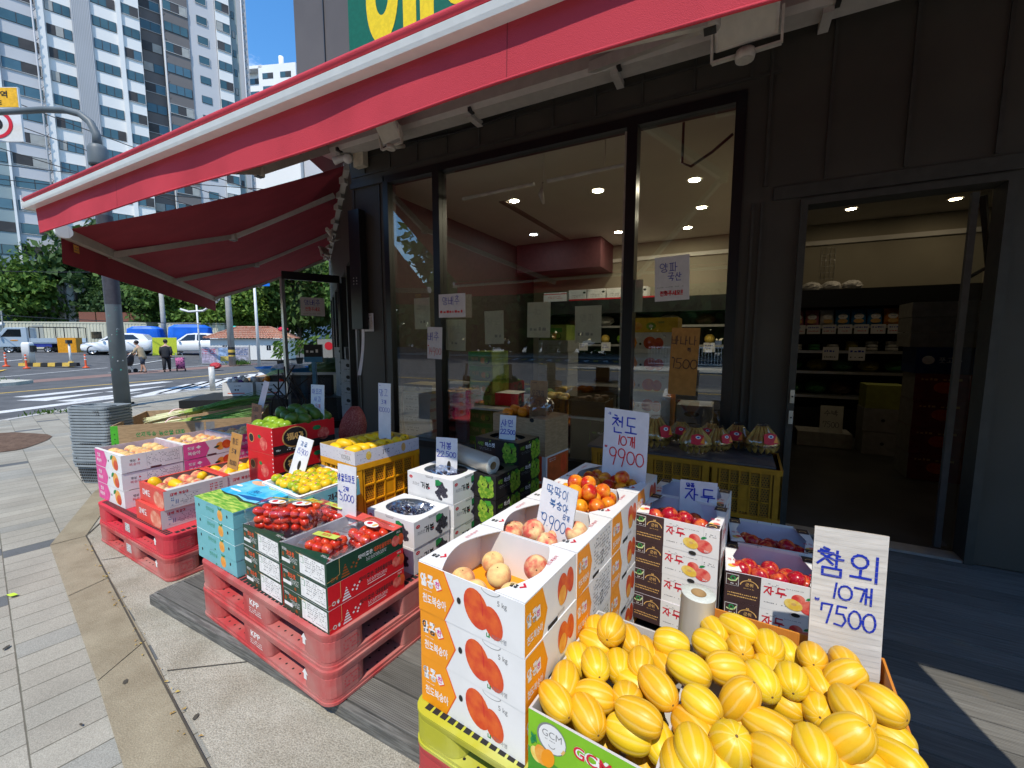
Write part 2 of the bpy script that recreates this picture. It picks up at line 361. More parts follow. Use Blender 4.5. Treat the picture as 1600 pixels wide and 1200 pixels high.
def rough_stone(name, c1, c2, scale=9, spk=300, bump=.6, spec=.2, lo=.72, hi=1.25):
    m, n, l, p = nt(name); p.inputs["Roughness"].default_value = .9; p.inputs["Specular IOR Level"].default_value = spec
    co = n.new("ShaderNodeTexCoord")
    a = n.new("ShaderNodeTexNoise"); a.inputs["Scale"].default_value = scale; a.inputs["Detail"].default_value = 7; a.inputs["Roughness"].default_value = .65
    b = n.new("ShaderNodeTexNoise"); b.inputs["Scale"].default_value = spk; b.inputs["Detail"].default_value = 3
    l.new(co.outputs["Object"], a.inputs["Vector"]); l.new(co.outputs["Object"], b.inputs["Vector"])
    rp = n.new("ShaderNodeValToRGB"); rp.color_ramp.elements[0].position = .35; rp.color_ramp.elements[1].position = .66
    rp.color_ramp.elements[0].color = (*c1, 1); rp.color_ramp.elements[1].color = (*c2, 1); l.new(a.outputs["Fac"], rp.inputs["Fac"])
    mr = n.new("ShaderNodeMapRange"); mr.inputs["From Min"].default_value = .32; mr.inputs["From Max"].default_value = .68; mr.inputs["To Min"].default_value = lo; mr.inputs["To Max"].default_value = hi; l.new(b.outputs["Fac"], mr.inputs["Value"])
    mu = n.new("ShaderNodeVectorMath"); mu.operation = 'SCALE'; l.new(rp.outputs[0], mu.inputs[0]); l.new(mr.outputs[0], mu.inputs["Scale"]); l.new(mu.outputs[0], p.inputs["Base Color"])
    bp = n.new("ShaderNodeBump"); bp.inputs["Strength"].default_value = bump; bp.inputs["Distance"].default_value = .004; l.new(b.outputs["Fac"], bp.inputs["Height"]); l.new(bp.outputs[0], p.inputs["Normal"])
    MATS[name] = m; return m

def terrain(x):
    t = min(1, max(0, (-x - 30) / 12)); return -.14 + .6*t*t*(3-2*t)

ASPH = rough_stone("asphalt", (.085, .087, .09), (.135, .135, .135), 1.3, 240, .5)
mb = MB(); xs = [-600, -250, -120, -80, -60, -50] + [-44 + i*.8 for i in range(22)] + [-24, -20, -12, 0, 60, 600]
ys = [-600, -120, -40, 0, 40, 120, 600]
gid = {}
for i, x in enumerate(xs):
    for j, y in enumerate(ys): gid[i, j] = mb.av((x, y, terrain(x)))
for i in range(len(xs)-1):
    for j in range(len(ys)-1): mb.fi((gid[i,j], gid[i+1,j], gid[i+1,j+1], gid[i,j+1]), ASPH, True)
tag(mb.build("road"), kind='structure')

PAVE = paver_mat(); BAND = rough_stone("tan_kerb_stone", (.235, .195, .13), (.32, .275, .19), 5, 190, .5, lo=.78, hi=1.2)
APR = rough_stone("apron_concrete", (.285, .255, .195), (.40, .37, .30), 4, 170, 1.0, lo=.66, hi=1.3)
KERB = rough_stone("kerb_granite", (.38, .37, .34), (.5, .49, .46), 6, 220)
def sheet(name, pts, z, m, thick=None, mside=None):
    b = MB(); b.poly([(x, y, z) for x, y in pts], m)
    if thick:
        for (x0, y0), (x1, y1) in zip(pts, pts[1:] + pts[:1]): b.poly([(x0,y0,z-thick),(x1,y1,z-thick),(x1,y1,z),(x0,y0,z)], mside or m)
    return tag(b.build(name), kind='structure')
edge_l = [(-12.0,-3.0),(-12.5,2.5),(-13.3,3.7),(-14.2,5.2),(-14.9,7.5),(-15.8,11),(-17,16),(-18.5,26)]
sheet("sidewalk", [(30,-3.0)] + [(30,30),(-18.5,30)] + edge_l[::-1], -.064, PAVE, .1, KERB)
# kerb stones along the sidewalk edge
b = MB()
ke = [(30,-3.0)] + edge_l
for (x0, y0), (x1, y1) in zip(ke, ke[1:]):
    L = math.hypot(x1-x0, y1-y0); nx, ny = -(y1-y0)/L, (x1-x0)/L
    k = max(1, int(L/1.0))
    for i in range(k):
        a, c = (i+.006)/k, (i+1-.006)/k
        P = [(x0+(x1-x0)*a, y0+(y1-y0)*a), (x0+(x1-x0)*c, y0+(y1-y0)*c)]
        if P[0][0] > 9: continue
        q = [(P[0][0]+nx*.02, P[0][1]+ny*.02), (P[1][0]+nx*.02, P[1][1]+ny*.02), (P[1][0]-nx*.14, P[1][1]-ny*.14), (P[0][0]-nx*.14, P[0][1]-ny*.14)]
        b.loft([[(x, y, -.15) for x, y in q], [(x, y, -.056) for x, y in q]], KERB, smooth=False)
tag(b.build("kerb"), kind='structure')
bi = [(3.5,-.29),(-1.63,.71),(-1.95,.785),(-2.64,.92),(-3.62,1.09),(-4.5,1.262)]
bo = [(3.4,-.52),(-1.87,.56),(-2.51,.69),(-3.84,.95),(-4.54,1.075)]
corner_i = [(-5.5,1.80),(-9.2,4.65)]; corner_o = [(-5.75,1.71),(-9.4,4.5)]
b = MB()
def strip(A, B, seg):
    for (a0, a1), (b0, b1) in zip(zip(A, A[1:]), zip(B, B[1:])):
        a0, a1, b0, b1 = map(Vector, (a0, a1, b0, b1)); k = max(1, round((a1-a0).length/seg))
        for i in range(k):
            s0, s1 = (i+.004)/k, (i+1-.004)/k
            q = [a0.lerp(a1, s0), a0.lerp(a1, s1), b0.lerp(b1, s1), b0.lerp(b1, s0)]
            b.poly([(v.x, v.y, -.058) for v in q], BAND)
strip([bi[0]] + bi[1:2] + bi[3:4] + bi[5:6], [bo[0]] + bo[1:2] + bo[2:3] + bo[4:5], 1.05)
strip([bi[-1]] + corner_i, [bo[-1]] + corner_o, .98)
tag(b.build("kerb_band"), kind='structure')
sheet("apron", [(3.5,-.285),(3.5,4),(-4.2,4.2),(-9.0,7.6),(-9.19,4.66),(-5.49,1.81),(-4.49,1.27),(-3.61,1.098),(-2.63,.928),(-1.94,.793)], -.060, APR)
DARKJ = mat("joint_dirt", (.07,.06,.045), .95)
b = MB()
for p0, p1, w in (((-1.6,.705),(-4.5,1.266),.008), ((3.5,-.283),(-1.6,.705),.008), ((-4.5,1.266),(-9.19,4.655),.01), ((-2.3,.87),(-2.02,1.08),.006), ((-3.9,1.16),(-3.3,1.9),.006), ((-.3,.46),(-.2,1.06),.006)):
    p0, p1 = Vector(p0), Vector(p1); d = (p1-p0).normalized(); n_ = Vector((-d.y, d.x))*w/2
    b.poly([(*(p0-n_), -.0555), (*(p1-n_), -.0555), (*(p1+n_), -.0555), (*(p0+n_), -.0555)], DARKJ)
rg = random.Random(5)
for _ in range(20):   # gum spots, dirt flecks and dry leaves along the joints
    x = rg.uniform(-6.5, -1.2); y = rg.uniform(-.3, 1.1) if rg.random() < .6 else .27-.193*x-.55+rg.uniform(-.05,.3); r_ = rg.uniform(.004,.011); a0 = rg.uniform(0,3)
    b.poly([(x+r_*(1.8+.5*rg.random())*math.cos(a0)*math.cos(t)-r_*math.sin(a0)*math.sin(t), y+r_*1.8*math.sin(a0)*math.cos(t)+r_*math.cos(a0)*math.sin(t), -.0545) for t in (k*1.0472 for k in range(6))], DARKJ)
tag(b.build("ground_stains"), kind='structure')
leaf_m = mat("fallen_leaf", (.30,.18,.05), .7, col2=(.42,.30,.06), scale=40)
b = MB(); rg = random.Random(9)
for _ in range(60):
    t = rg.random(); x = -1.2-3.4*t; y = .70+.193*(-1.63-x)+rg.uniform(-.02,.035)
    s_ = rg.uniform(.005,.012); a0 = rg.uniform(0,6.3); c_, q_ = math.cos(a0)*s_, math.sin(a0)*s_
    b.poly([(x-c_,y-q_,-.054),(x+q_*.5,y-c_*.5,-.050),(x+c_,y+q_,-.053),(x-q_*.5,y+c_*.5,-.048)], leaf_m)
tag(b.build("leaf_litter"), "dry brown leaf crumbs caught along the kerb joint", "leaf litter", kind='stuff')
b = MB(); b.poly([(-3.86,.98-.24,-.053),(-3.80,.985-.24,-.05),(-3.81,.955-.24,-.05),(-3.87,.95-.24,-.053)], mat("lime_paper",(.55,.75,.05),.6))
tag(b.build("paper_scrap"), "tiny lime green paper scrap lying on the grey pavers", "litter")
# brown soil of a tree pit in the pavement
SOIL = rough_stone("tree_pit_soil", (.10,.06,.04), (.17,.11,.075), 12, 120, 1.0)
b = MB(); b.poly([(-10.0+1.05*math.cos(t)+.1*math.sin(3*t), 1.7+.75*math.sin(t)+.06*math.cos(5*t), -.056) for t in (k*2*math.pi/26 for k in range(26))], SOIL)
tag(b.build("tree_pit"), kind='structure')

# road markings
WP = rough_stone("road_paint_white", (.52,.52,.50), (.68,.68,.66), 5, 120, .3); YP = rough_stone("road_paint_yellow", (.55,.36,.07), (.68,.46,.10), 5, 120, .3)
RS = rough_stone("red_road_surface", (.21,.135,.115), (.27,.18,.155), 2, 160, .3)
b = MB()
def bar(p0, p1, w0, w1, m, dz=.004):
    p0, p1 = Vector(p0), Vector(p1); d = (p1-p0).normalized(); n_ = Vector((-d.y, d.x))
    q = [p0-n_*w0/2, p1-n_*w1/2, p1+n_*w1/2, p0+n_*w0/2]
    b.poly([(v.x, v.y, terrain(v.x)+dz) for v in q], m)
bar((-14.35,2.3),(-15.5,5.4),.42,.42,WP); bar((-13.85,1.2),(-14.2,2.6),.3,.5,WP); bar((-17.9,4.0),(-19.4,8.2),.5,.5,WP)
bar((-16.6,3.9),(-17.3,5.6),.9,.05,WP); bar((-17.0,5.8),(-17.7,7.4),.8,.05,WP); bar((-15.6,4.3),(-16.3,6.2),.7,.05,WP)
for k in range(7): bar((-15.0-.62*k*.5, 5.6+.75*k),(-17.6-.5*k, 8.2+.75*k), .42,.42, WP)
bar((-19.8,-6),(-19.6,3.0),.16,.16,YP); bar((-19.6,3.0),(-20.5,9),.16,.16,YP); bar((-20.5,9),(-24,20),.16,.16,YP)
bar((-22.4,-8),(-22.9,4.6),.14,.14,YP); bar((-25.6,4),(-33,7),.14,.14,YP)
bar((-28,5.5),(-31.5,10.5),.14,.14,WP); bar((-31,10.5),(-36,16),.14,.14,WP); bar((-34,4),(-38,9),.14,.14,WP); bar((-27,9),(-30,16),.14,.14,WP)
tag(b.build("road_markings"), kind='structure')
b = MB(); q = [(-23.3,5.3),(-24.6,5.0),(-29.5,17),(-27.8,17.5)]
b.poly([(x, y, terrain(x)+.006) for x, y in q], RS); tag(b.build("cycle_strip"), kind='structure')
ISL = rough_stone("island_concrete", (.42,.40,.33), (.55,.53,.46), 3, 100)
b = MB(); q = [(-22.0,1.5),(-22.6,5.0),(-23.3,5.6),(-25.6,4.9),(-27.0,1.0)]
b.loft([[(x,y,-.16) for x,y in q],[(x,y,-.02) for x,y in q]], ISL, smooth=False); tag(b.build("traffic_island"), kind='structure')
GRASS = mat("grass", (.05,.11,.015), .8, col2=(.11,.19,.03), scale=9, transl=.2)
b = MB(); rg = random.Random(3)
for cx, cy_, sp_, n_, hh in ((-24.6,4.2,1.0,260,.14),(-12.95,3.25,.35,90,.08),(-27.3,15.4,.5,240,.32),(-12.5,2.2,.2,40,.06)):
    for _ in range(n_):
        x, y = cx+rg.gauss(0,sp_*.5), cy_+rg.gauss(0,sp_*.5); h = hh*rg.uniform(.5,1.2); a = rg.uniform(0,6.3); w = .012+hh*.06
        z0 = -.03 if hh == .14 else -.07
        b.poly([(x-w*math.cos(a),y-w*math.sin(a),z0),(x+w*math.cos(a),y+w*math.sin(a),z0),(x+rg.uniform(-.5,.5)*h,y+rg.uniform(-.5,.5)*h,z0+h)], GRASS)
tag(b.build("grass"), "short green grass tufts along the kerbs and island", "grass", kind='stuff')

# wooden deck
def plank_mat():
    m, n, l, p = nt("deck_wood"); p.inputs["Roughness"].default_value = .85; p.inputs["Specular IOR Level"].default_value = .2
    co = n.new("ShaderNodeTexCoord"); mp_ = n.new("ShaderNodeMapping"); mp_.inputs["Scale"].default_value = (1.6, 34, 20); l.new(co.outputs["Object"], mp_.inputs[0])
    a = n.new("ShaderNodeTexNoise"); a.inputs["Scale"].default_value = 2.2; a.inputs["Detail"].default_value = 8; a.inputs["Roughness"].default_value = .7; l.new(mp_.outputs[0], a.inputs[0])
    st = n.new("ShaderNodeTexNoise"); st.inputs["Scale"].default_value = 2.6; st.inputs["Detail"].default_value = 5; l.new(co.outputs["Object"], st.inputs[0])
    at = n.new("ShaderNodeAttribute"); at.attribute_name = "tone"
    rp = n.new("ShaderNodeValToRGB"); e = rp.color_ramp.elements; e[0].position = .28; e[1].position = .75; e[0].color = (.085,.08,.072,1); e[1].color = (.21,.205,.185,1); l.new(a.outputs[0], rp.inputs[0])
    rs = n.new("ShaderNodeValToRGB"); e = rs.color_ramp.elements; e[0].position = .62; e[1].position = .75; e[0].color = (0,0,0,1); e[1].color = (.75,.75,.75,1); l.new(st.outputs[0], rs.inputs[0])
    mx_ = n.new("ShaderNodeMix"); mx_.data_type = 'RGBA'; mx_.inputs["B"].default_value = (.20,.155,.10,1); l.new(rp.outputs[0], mx_.inputs["A"]); l.new(rs.outputs[0], mx_.inputs["Factor"])
    mu = n.new("ShaderNodeVectorMath"); mu.operation = 'SCALE'; l.new(mx_.outputs["Result"], mu.inputs[0]); l.new(at.outputs["Fac"], mu.inputs["Scale"]); l.new(mu.outputs[0], p.inputs["Base Color"])
    wv = n.new("ShaderNodeTexWave"); wv.bands_direction = 'Y'; wv.inputs["Scale"].default_value = 38; wv.inputs["Distortion"].default_value = .4; l.new(co.outputs["Object"], wv.inputs[0])
    ad = n.new("ShaderNodeMath"); ad.operation = 'ADD'; l.new(wv.outputs["Fac"], ad.inputs[0]); l.new(a.outputs[0], ad.inputs[1])
    bp = n.new("ShaderNodeBump"); bp.inputs["Strength"].default_value = .55; bp.inputs["Distance"].default_value = .003; l.new(ad.outputs[0], bp.inputs["Height"]); l.new(bp.outputs[0], p.inputs["Normal"])
    return m
DECK = plank_mat(); DECKE = mat("deck_fascia_wood", (.10,.097,.088), .9, col2=(.20,.195,.175), scale=5, bump=.4, stretch=(1.5,20,20))
b = MB(); tones = []; rg = random.Random(21); y = 1.115; w = .138
while y < 3.8:
    x = -2.97
    while x < 4.6:
        x1 = min(4.6, x + rg.choice((2.4, 3.0, 3.6, 1.8)))
        b.box(x+.002, y, -.03, x1-.002, min(y+w-.007, 3.82), rg.uniform(-.0015, .0015), DECK); tones += [rg.uniform(.75, 1.2)]*6
        x = x1
    y += w
o = b.build("deck_boards"); at_ = o.data.attributes.new("tone", 'FLOAT', 'FACE'); at_.data.foreach_set("value", tones)
tag(o, kind='structure')
b = MB(); b.box(-2.99, 1.08, -.09, 4.6, 1.109, -.004, DECKE); b.box(-3.0, 1.109, -.09, -2.975, 3.8, -.004, DECKE)
tag(b.build("deck_edge"), kind='structure')

# ------------------------------------------------------------------ shop building
WALL = mat("dark_metal_panel", (.060,.055,.045), .55, var=.12, scale=1.4, spec=.35, bump=.08, bscale=400, detail=8)
FASC = mat("fascia_panel", (.125,.112,.105), .6, var=.06, scale=1.2, spec=.3)
RIB = mat("panel_rib", (.050,.049,.043), .5, spec=.35)
mat("arm_dark", (.10,.10,.095), .5)
BLK = mat("black_frame", (.008,.009,.010), .35, spec=.5)
SIL = mat("aluminium", (.55,.54,.52), .4, metal=.8, var=.05)
FW = 3.83
shop = thing("shop_building", "dark grey fruit shop with big black framed windows and open doorway", "shop", (0, FW, 0))
def sp(name, mbx, par=None, **k): return mbx.build(name, par or shop, loc=(0, -FW, 0) if not par or par is shop else None, **k)
b = MB()
for q in ((-4.22,0,-3.69,3.4),(-3.69,0,-.01,.25),(-4.22,3.36,6,3.98),(-.01,0,.37,3.36),(.37,2.51,1.47,3.36),(1.47,0,6,3.36)):
    z1 = q[3] if q != (-4.22,0,-3.69,3.4) else 3.36
    b.box(q[0], FW, q[1], q[2], FW+.14, z1, WALL)
# raised seams and rails of the cladding
for z in (3.43, 3.62): b.box(-4.2, FW-.012, z, .2, FW-.001, z+.02, RIB)
for i in range(11): b.box(-4.0+i*.4, FW-.014, 3.452, -3.98+i*.4, FW-.002, 3.78, RIB)
b.box(.2, FW-.02, 2.53, 6, FW-.002, 2.62, RIB)
for x in (.13, .50, .93, 1.36, 1.79, 2.22): b.box(x, FW-.016, 2.64, x+.022, FW-.003, 3.75, RIB)
for x in (.06, .12): b.box(x, FW-.016, .02, x+.02, FW-.003, 2.52, RIB)
b.box(-4.22, FW-.03, 3.3, -3.66, FW-.004, 3.36, RIB)
for x in (-4.19, -3.78): b.box(x, FW-.012, .02, x+.02, FW-.003, 3.29, RIB)
sp("wall", b)
# side wall running away from the corner, with its glazing
sd = Vector((-.797, .604, 0)); sn = Vector((-.604, -.797, 0)); C0 = Vector((-4.22, FW, 0))
def S(s, z, off=0): return C0 + sd*s + sn*off + Vector((0, 0, z))
b = MB()
b.loft([[S(0,0,-.14), S(8,0,-.14), S(8,0,0), S(0,0,0)], [S(0,.3,-.14), S(8,.3,-.14), S(8,.3,0), S(0,.3,0)]], WALL, smooth=False)
b.loft([[S(0,2.6,-.14), S(8,2.6,-.14), S(8,2.6,0), S(0,2.6,0)], [S(0,4.0,-.14), S(8,4.0,-.14), S(8,4.0,0), S(0,4.0,0)]], WALL, smooth=False)
for s in (0, 1.3, 2.6, 3.9, 5.2, 6.6, 7.8): b.loft([[S(s,.3,-.14), S(s+.2,.3,-.14), S(s+.2,.3,.004), S(s,.3,.004)], [S(s,2.6,-.14), S(s+.2,2.6,-.14), S(s+.2,2.6,.004), S(s,2.6,.004)]], BLK, smooth=False)
sp("side_wall", b)
b = MB(); b.box(-4.97, 3.72, 3.98, 6, 4.3, 7.2, FASC)
for x in (-4.45, -3.97, -3.3, -2.6): b.box(x, 3.71, 4.0, x+.012, 3.725, 7.2, BLK)
b.loft([[S(0,3.98,-.4), S(8,3.98,-.4), S(8,3.98,.02), S(0,3.98,.02)], [S(0,5.2,-.4), S(8,5.2,-.4), S(8,5.2,.02), S(0,5.2,.02)]], FASC, smooth=False)
b.poly([(-5.2, 3.74, 4.02), (6, 3.74, 4.02), (6, 9, 4.02), (-8, 9, 4.02)], WALL)
sp("fascia", b)
b = MB(); b.box(-4.3,3.98,3.42,6,4.0,3.98,WALL); b.box(5.9,3.98,0,6,9,3.5,WALL); b.box(-4.4,8.98,0,6,9.06,4.0,WALL); sp("rear_wall", b)
# windows
GLASS = glassmat("window_glass", (.93,.95,.93), ior=1.5, boost=.06)
win = MB()
def fr(bb, x0, z0, x1, z1, w, y0=3.80, y1=3.93, m=BLK):
    bb.box(x0, y0, z0, x0+w, y1, z1, m); bb.box(x1-w, y0, z0, x1, y1, z1, m); bb.box(x0+w, y0, z0, x1-w, y1, z0+w, m); bb.box(x0+w, y0, z1-w, x1-w, y1, z1, m)
wf = MB(); fr(wf, -3.69, .25, -.01, 3.36, .075); wframe = sp("window", wf)
wframe['label'] = "three pane shop window in a black frame"
for x in (-2.965, -.897):
    b = MB(); b.box(x, 3.785, .325, x+.088, 3.925, 3.285, BLK); b.box(x-.035, 3.86, .33, x-.002, 3.89, 3.28, mat("beige_pole", (.72,.68,.60), .5)); b.build("mullion", wframe)
for x0, x1 in ((-3.615,-2.965),(-2.877,-.897),(-.809,-.085)):
    b = MB(); b.box(x0, 3.842, .325, x1, 3.848, 3.285, GLASS); b.build("pane", wframe)
# doorway trim
b = MB()
b.box(.37, 3.79, 0, .415, 3.96, 2.465, RIB); b.box(1.425, 3.79, 0, 1.47, 3.96, 2.465, RIB); b.box(.37, 3.79, 2.465, 1.47, 3.96, 2.51, RIB)
b.box(.415, 3.80, 0, 1.425, 3.94, .018, SIL)
dfr = sp("door_frame", b)
for z in (.86, 1.02): b = MB(); b.box(.385, 3.776, z, .412, 3.789, z+.10, mat("plate_ivory", (.62,.58,.48), .4)); b.ball((.3985,3.774,z+.05), .007, BLK, 8, 5); b.build("switch_plate", dfr)
b = MB(); b.box(1.33, 3.965, .02, 1.365, 4.0, 2.46, MATS["arm_dark"]); b.box(1.365, 3.98, .02, 1.425, 3.986, 2.46, GLASS); b.build("sliding_door", dfr)
# side glazing panes
b = MB()
for s in (.2, 1.5, 2.8, 4.1, 5.4, 6.8):
    b.poly([S(s,.3,-.05), S(s+1.1,.3,-.05), S(s+1.1,2.6,-.05), S(s,2.6,-.05)], GLASS)
sp("side_pane", b)
# black loudspeaker column at the corner
b = MB(); b.box(-4.16, 3.70, 1.62, -3.98, 3.80, 3.02, BLK)
for i in range(3):
    for j in range(2): b.ball((-4.10+j*.05, 3.699, 2.16+i*.035), .008, SIL, 6, 4)
tag(b.build("wall_speaker", bevel=.008), "tall black box mounted on the shop corner", "speaker")

# interior shell
FLOOR = mat("shop_floor", (.045,.045,.043), .35, var=.2, scale=3, spec=.5); CEIL = mat("ceiling_paint", (.66,.63,.57), .8, var=.03, scale=2); IWALL = mat("interior_wall_paint", (.30,.27,.20), .8, var=.05, scale=2)
sheet("shop_floor", [(-4.1,3.97),(5.9,3.97),(5.9,8.98),(-4.1,8.98)], .004, FLOOR)
b = MB(); b.box(-4.2,3.97,3.40,5.9,8.98,3.418,CEIL); tag(b.build("ceiling"), kind='structure')
b = MB(); b.box(-4.1,8.84,0,5.9,8.97,3.40,IWALL); b.box(-4.1,8.80,3.06,5.9,8.84,3.13,CEIL); b.box(.14,3.97,0,.24,8.84,3.4,IWALL); b.box(-4.14,3.97,0,-4.1,8.97,3.4,mat("dark_partition",(.06,.045,.04),.6))  # partition behind the pillar is added, unseen, to keep lamplight from the doorway
tag(b.build("interior_wall_and_light_block"), kind='structure')
b = MB(); b.box(-4.05,7.9,2.85,-2.3,8.79,3.398,mat("maroon_reflection",(.085,.03,.035),.6)); tag(b.build("reflection_block"), kind='structure')  # maroon block stands in for the awning's reflection in the glass
RAILW = mat("rail_white", (.82,.81,.76), .5)
b = MB(); b.box(-3.0,5.3,3.385,-2.9,8.8,3.399,mat("ceiling_seam",(.16,.14,.11),.8)); tag(b.build("ceiling_seam"), kind='structure')
b = MB()
b.tube([(-2.85,4.2,3.10),(-1.95,4.2,3.12)], .02, RAILW, 6); b.tube([(-1.8,4.2,3.12),(-.95,4.2,3.14),(-.95,4.2,2.4)], .02, RAILW, 6); b.tube([(-1.85,4.2,3.12),(-1.87,4.2,3.0),(-1.84,4.2,2.9)], [.01,.03,.012], CEIL, 6); b.tube([(-1.84,4.2,3.12),(-1.84,4.2,3.4)], .006, CEIL, 5); b.tube([(-1.2,4.2,3.12),(-1.2,4.2,3.4)], .006, CEIL, 5)
tag(b.build("curtain_rail"), "white rail with a knotted rag hanging inside the window", "curtain rail")
b = MB(); b.tube([(-.1,4.0,3.14),(-.25,4.05,3.05),(-.42,4.15,3.0),(-.5,4.2,3.06),(-.5,4.2,3.4)], .012, BLK, 6); tag(b.build("loose_cable"), "black loose cable dangling inside the right window", "cable")
LAMP = mat("lamp_lit", (1,.88,.66), .5, var=.0, emit=190); LAMPD = mat("lamp_lit_warm", (1,.82,.55), .5, var=0, emit=30); LAMPB = mat("lamp_lit_cool", (.75,.9,1), .5, var=0, emit=60)
RIM = mat("lamp_rim", (.7,.7,.68), .4)
def downlight(x, y, lab, m=LAMP, grp=None):
    t = thing("ceiling_light", lab, "ceiling light", (x, y, 3.40), group=grp)
    q = MB(); q.lathe([(.075,-.001),(.082,-.006),(.062,-.008)], RIM, 20, cap0=False, cap1=False); q.build("rim", t)
    q = MB(); q.lathe([(.0615,-.0075),(.0,-.0085)], m, 20, cap0=False, cap1=False); q.build("diffuser", t)
for x, y, lab in ((-2.80,5.38,"round lit ceiling light left in the middle window, nearest row"),(-1.66,5.52,"round lit ceiling light in the upper middle of the middle window"),(-.53,5.7,"round lit ceiling light high in the right window"),
                  (-1.94,7.75,"small round lit ceiling light just left of the right mullion"),(-.82,8.0,"small round lit ceiling light low in the right window"),
                  (1.40,8.0,"round lit ceiling light at left inside the doorway"),(2.55,8.1,"round lit ceiling light at right inside the doorway")):
    downlight(x, y, lab, LAMPD if x > 1 else LAMP)
downlight(-3.35, 7.2, "cool bluish ceiling light in the left of the middle window", LAMPB)
for x, y in ((1.0,5.9),(2.4,5.9),(4.0,5.9),(4.0,8.0),(-.53,6.9)): downlight(x, y, "round ceiling light deeper in the shop hidden above the windows", LAMPD if x > 0 else LAMP, "ceiling lights hidden from the street")

# green shop sign on the fascia
GRN = ink("sign_green", (.005,.13,.075)); YEL = ink("sign_yellow", (.85,.62,.01))
b = MB(); b.box(-3.94, 3.62, 4.5, 1.2, 3.70, 6.3, GRN); f = Face(b, (-3.94, 3.62, 4.5), (1,0,0), (0,0,1), (0,-1,0), .002)
f.ring(.50,.56,.225,.135,YEL,2,ry=.46,n=36); f.rect(.78,.04,.95,1.65,YEL); f.rect(1.0,.04,1.17,1.65,YEL); f.rect(.95,.95,1.0,1.12,YEL)
f.rect(1.45,.16,2.05,.32,YEL); f.ell(1.47,.3,.14,.14,YEL,1.5); f.rect(1.33,.3,1.5,1.2,YEL,2)
tag(b.build("shop_sign"), "big green sign board with thick yellow letters above the awning", "sign")

# ------------------------------------------------------------------ awnings
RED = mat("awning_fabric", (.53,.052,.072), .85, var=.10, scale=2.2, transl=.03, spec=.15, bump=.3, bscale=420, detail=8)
REDD = mat("awning_fabric_shade", (.25,.030,.042), .85, var=.07, scale=3, transl=.03, spec=.15, bump=.15, bscale=500, detail=8)  # darker copy of the awning red, shade of the canopies put into the colour
ALW = mat("awning_white_bar", (.80,.80,.77), .35, var=.03); ALG = mat("awning_grey_arm", (.52,.49,.45), .45, var=.04); ALD = mat("arm_joint_dark", (.03,.03,.03), .4)
aw = thing("front_awning", "long red fabric awning with white front bar over the shop front", "awning", (-.5, 3.7, 3.8))
def ap(name, mbx, root, **k):
    o = mbx.build(name, root, **k); o.location = -Vector(root.location); return o
XL, XR = -4.60, 3.7
def sag(x, t): return -.035*math.sin(math.pi*t) - .01*math.sin(x*1.9)*math.sin(math.pi*t)
b = MB(); nx, ny = 40, 8; gi = {}
for i in range(nx+1):
    for j in range(ny+1):
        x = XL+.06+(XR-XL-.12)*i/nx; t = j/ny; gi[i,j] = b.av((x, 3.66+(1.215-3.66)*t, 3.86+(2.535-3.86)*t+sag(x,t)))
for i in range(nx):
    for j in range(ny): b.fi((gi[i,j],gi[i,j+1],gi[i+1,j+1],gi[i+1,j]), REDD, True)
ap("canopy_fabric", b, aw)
b = MB(); pf = [(1.16,2.405),(1.155,2.418),(1.15,2.438),(1.16,2.447),(1.225,2.447),(1.245,2.43),(1.235,2.405)]
b.loft([[(x, y, z) for y, z in [(y_, z_+.035) for y_, z_ in pf]] for x in (XL, XR)], ALW, smooth=False)
b.box(XL-.012, 1.15, 2.435, XL, 1.25, 2.53, ALW); ap("front_bar", b, aw)
b = MB(); pf = [(1.158,2.449),(1.150,2.464),(1.162,2.482),(1.19,2.491),(1.225,2.489),(1.225,2.449)]
b.loft([[(x, y, z) for y, z in [(y_, z_+.035) for y_, z_ in pf]] for x in (XL+.015, XR)], RED, smooth=True); ap("fabric_hem", b, aw)
b = MB(); nx = 90; r0 = []; 
rows = 6; vi = {}
for i in range(nx+1):
    x = XL+.06+(XR-XL-.06)*i/nx
    for j in range(rows+1):
        t = j/rows; vi[i,j] = b.av((x, 1.205+.012*t*math.sin(x*2.3)+.006*t*math.sin(x*7.1), 2.441-(.172+.006*math.sin(x*3.1))*t))
for i in range(nx):
    for j in range(rows): b.fi((vi[i,j],vi[i+1,j],vi[i+1,j+1],vi[i,j+1]), RED, True)
b.tube([(XL+.06+(XR-XL-.06)*i/nx, 1.203+.012*math.sin((XL+.06+(XR-XL-.06)*i/nx)*2.3), 2.268-.006*math.sin((XL+.06+(XR-XL-.06)*i/nx)*3.1)) for i in range(nx+1)], .005, RED, 6)
ap("valance", b, aw)
for k in range(3):
    x = XL+1.35+k*2.6; b = MB(); b.loft([[(x+.0015*s_, 1.2042+.012*t*math.sin(x*2.3)+.006*t*math.sin(x*7.1), 2.441-(.172+.006*math.sin(x*3.1))*t) for t in (0,.5,1)] for s_ in (-1,1)], REDD, closed=False, cap0=False, cap1=False); ap("seam", b, aw)
b = MB(); pf = [(3.58,3.65),(3.55,3.69),(3.56,3.84),(3.62,3.93),(3.75,3.93),(3.75,3.65)]
b.loft([[(x, y, z) for y, z in pf] for x in (-4.42, XR)], ALG, smooth=False); ap("cassette", b, aw)
for x in (-4.2,-2.4,-1.0,.4): b = MB(); b.box(x, 3.60, 3.615, x+.06, 3.82, 3.665, ALG); b.box(x+.06, 3.545, 3.635, x+.09, 3.62, 3.672, ALD); ap("wall_bracket", b, aw)
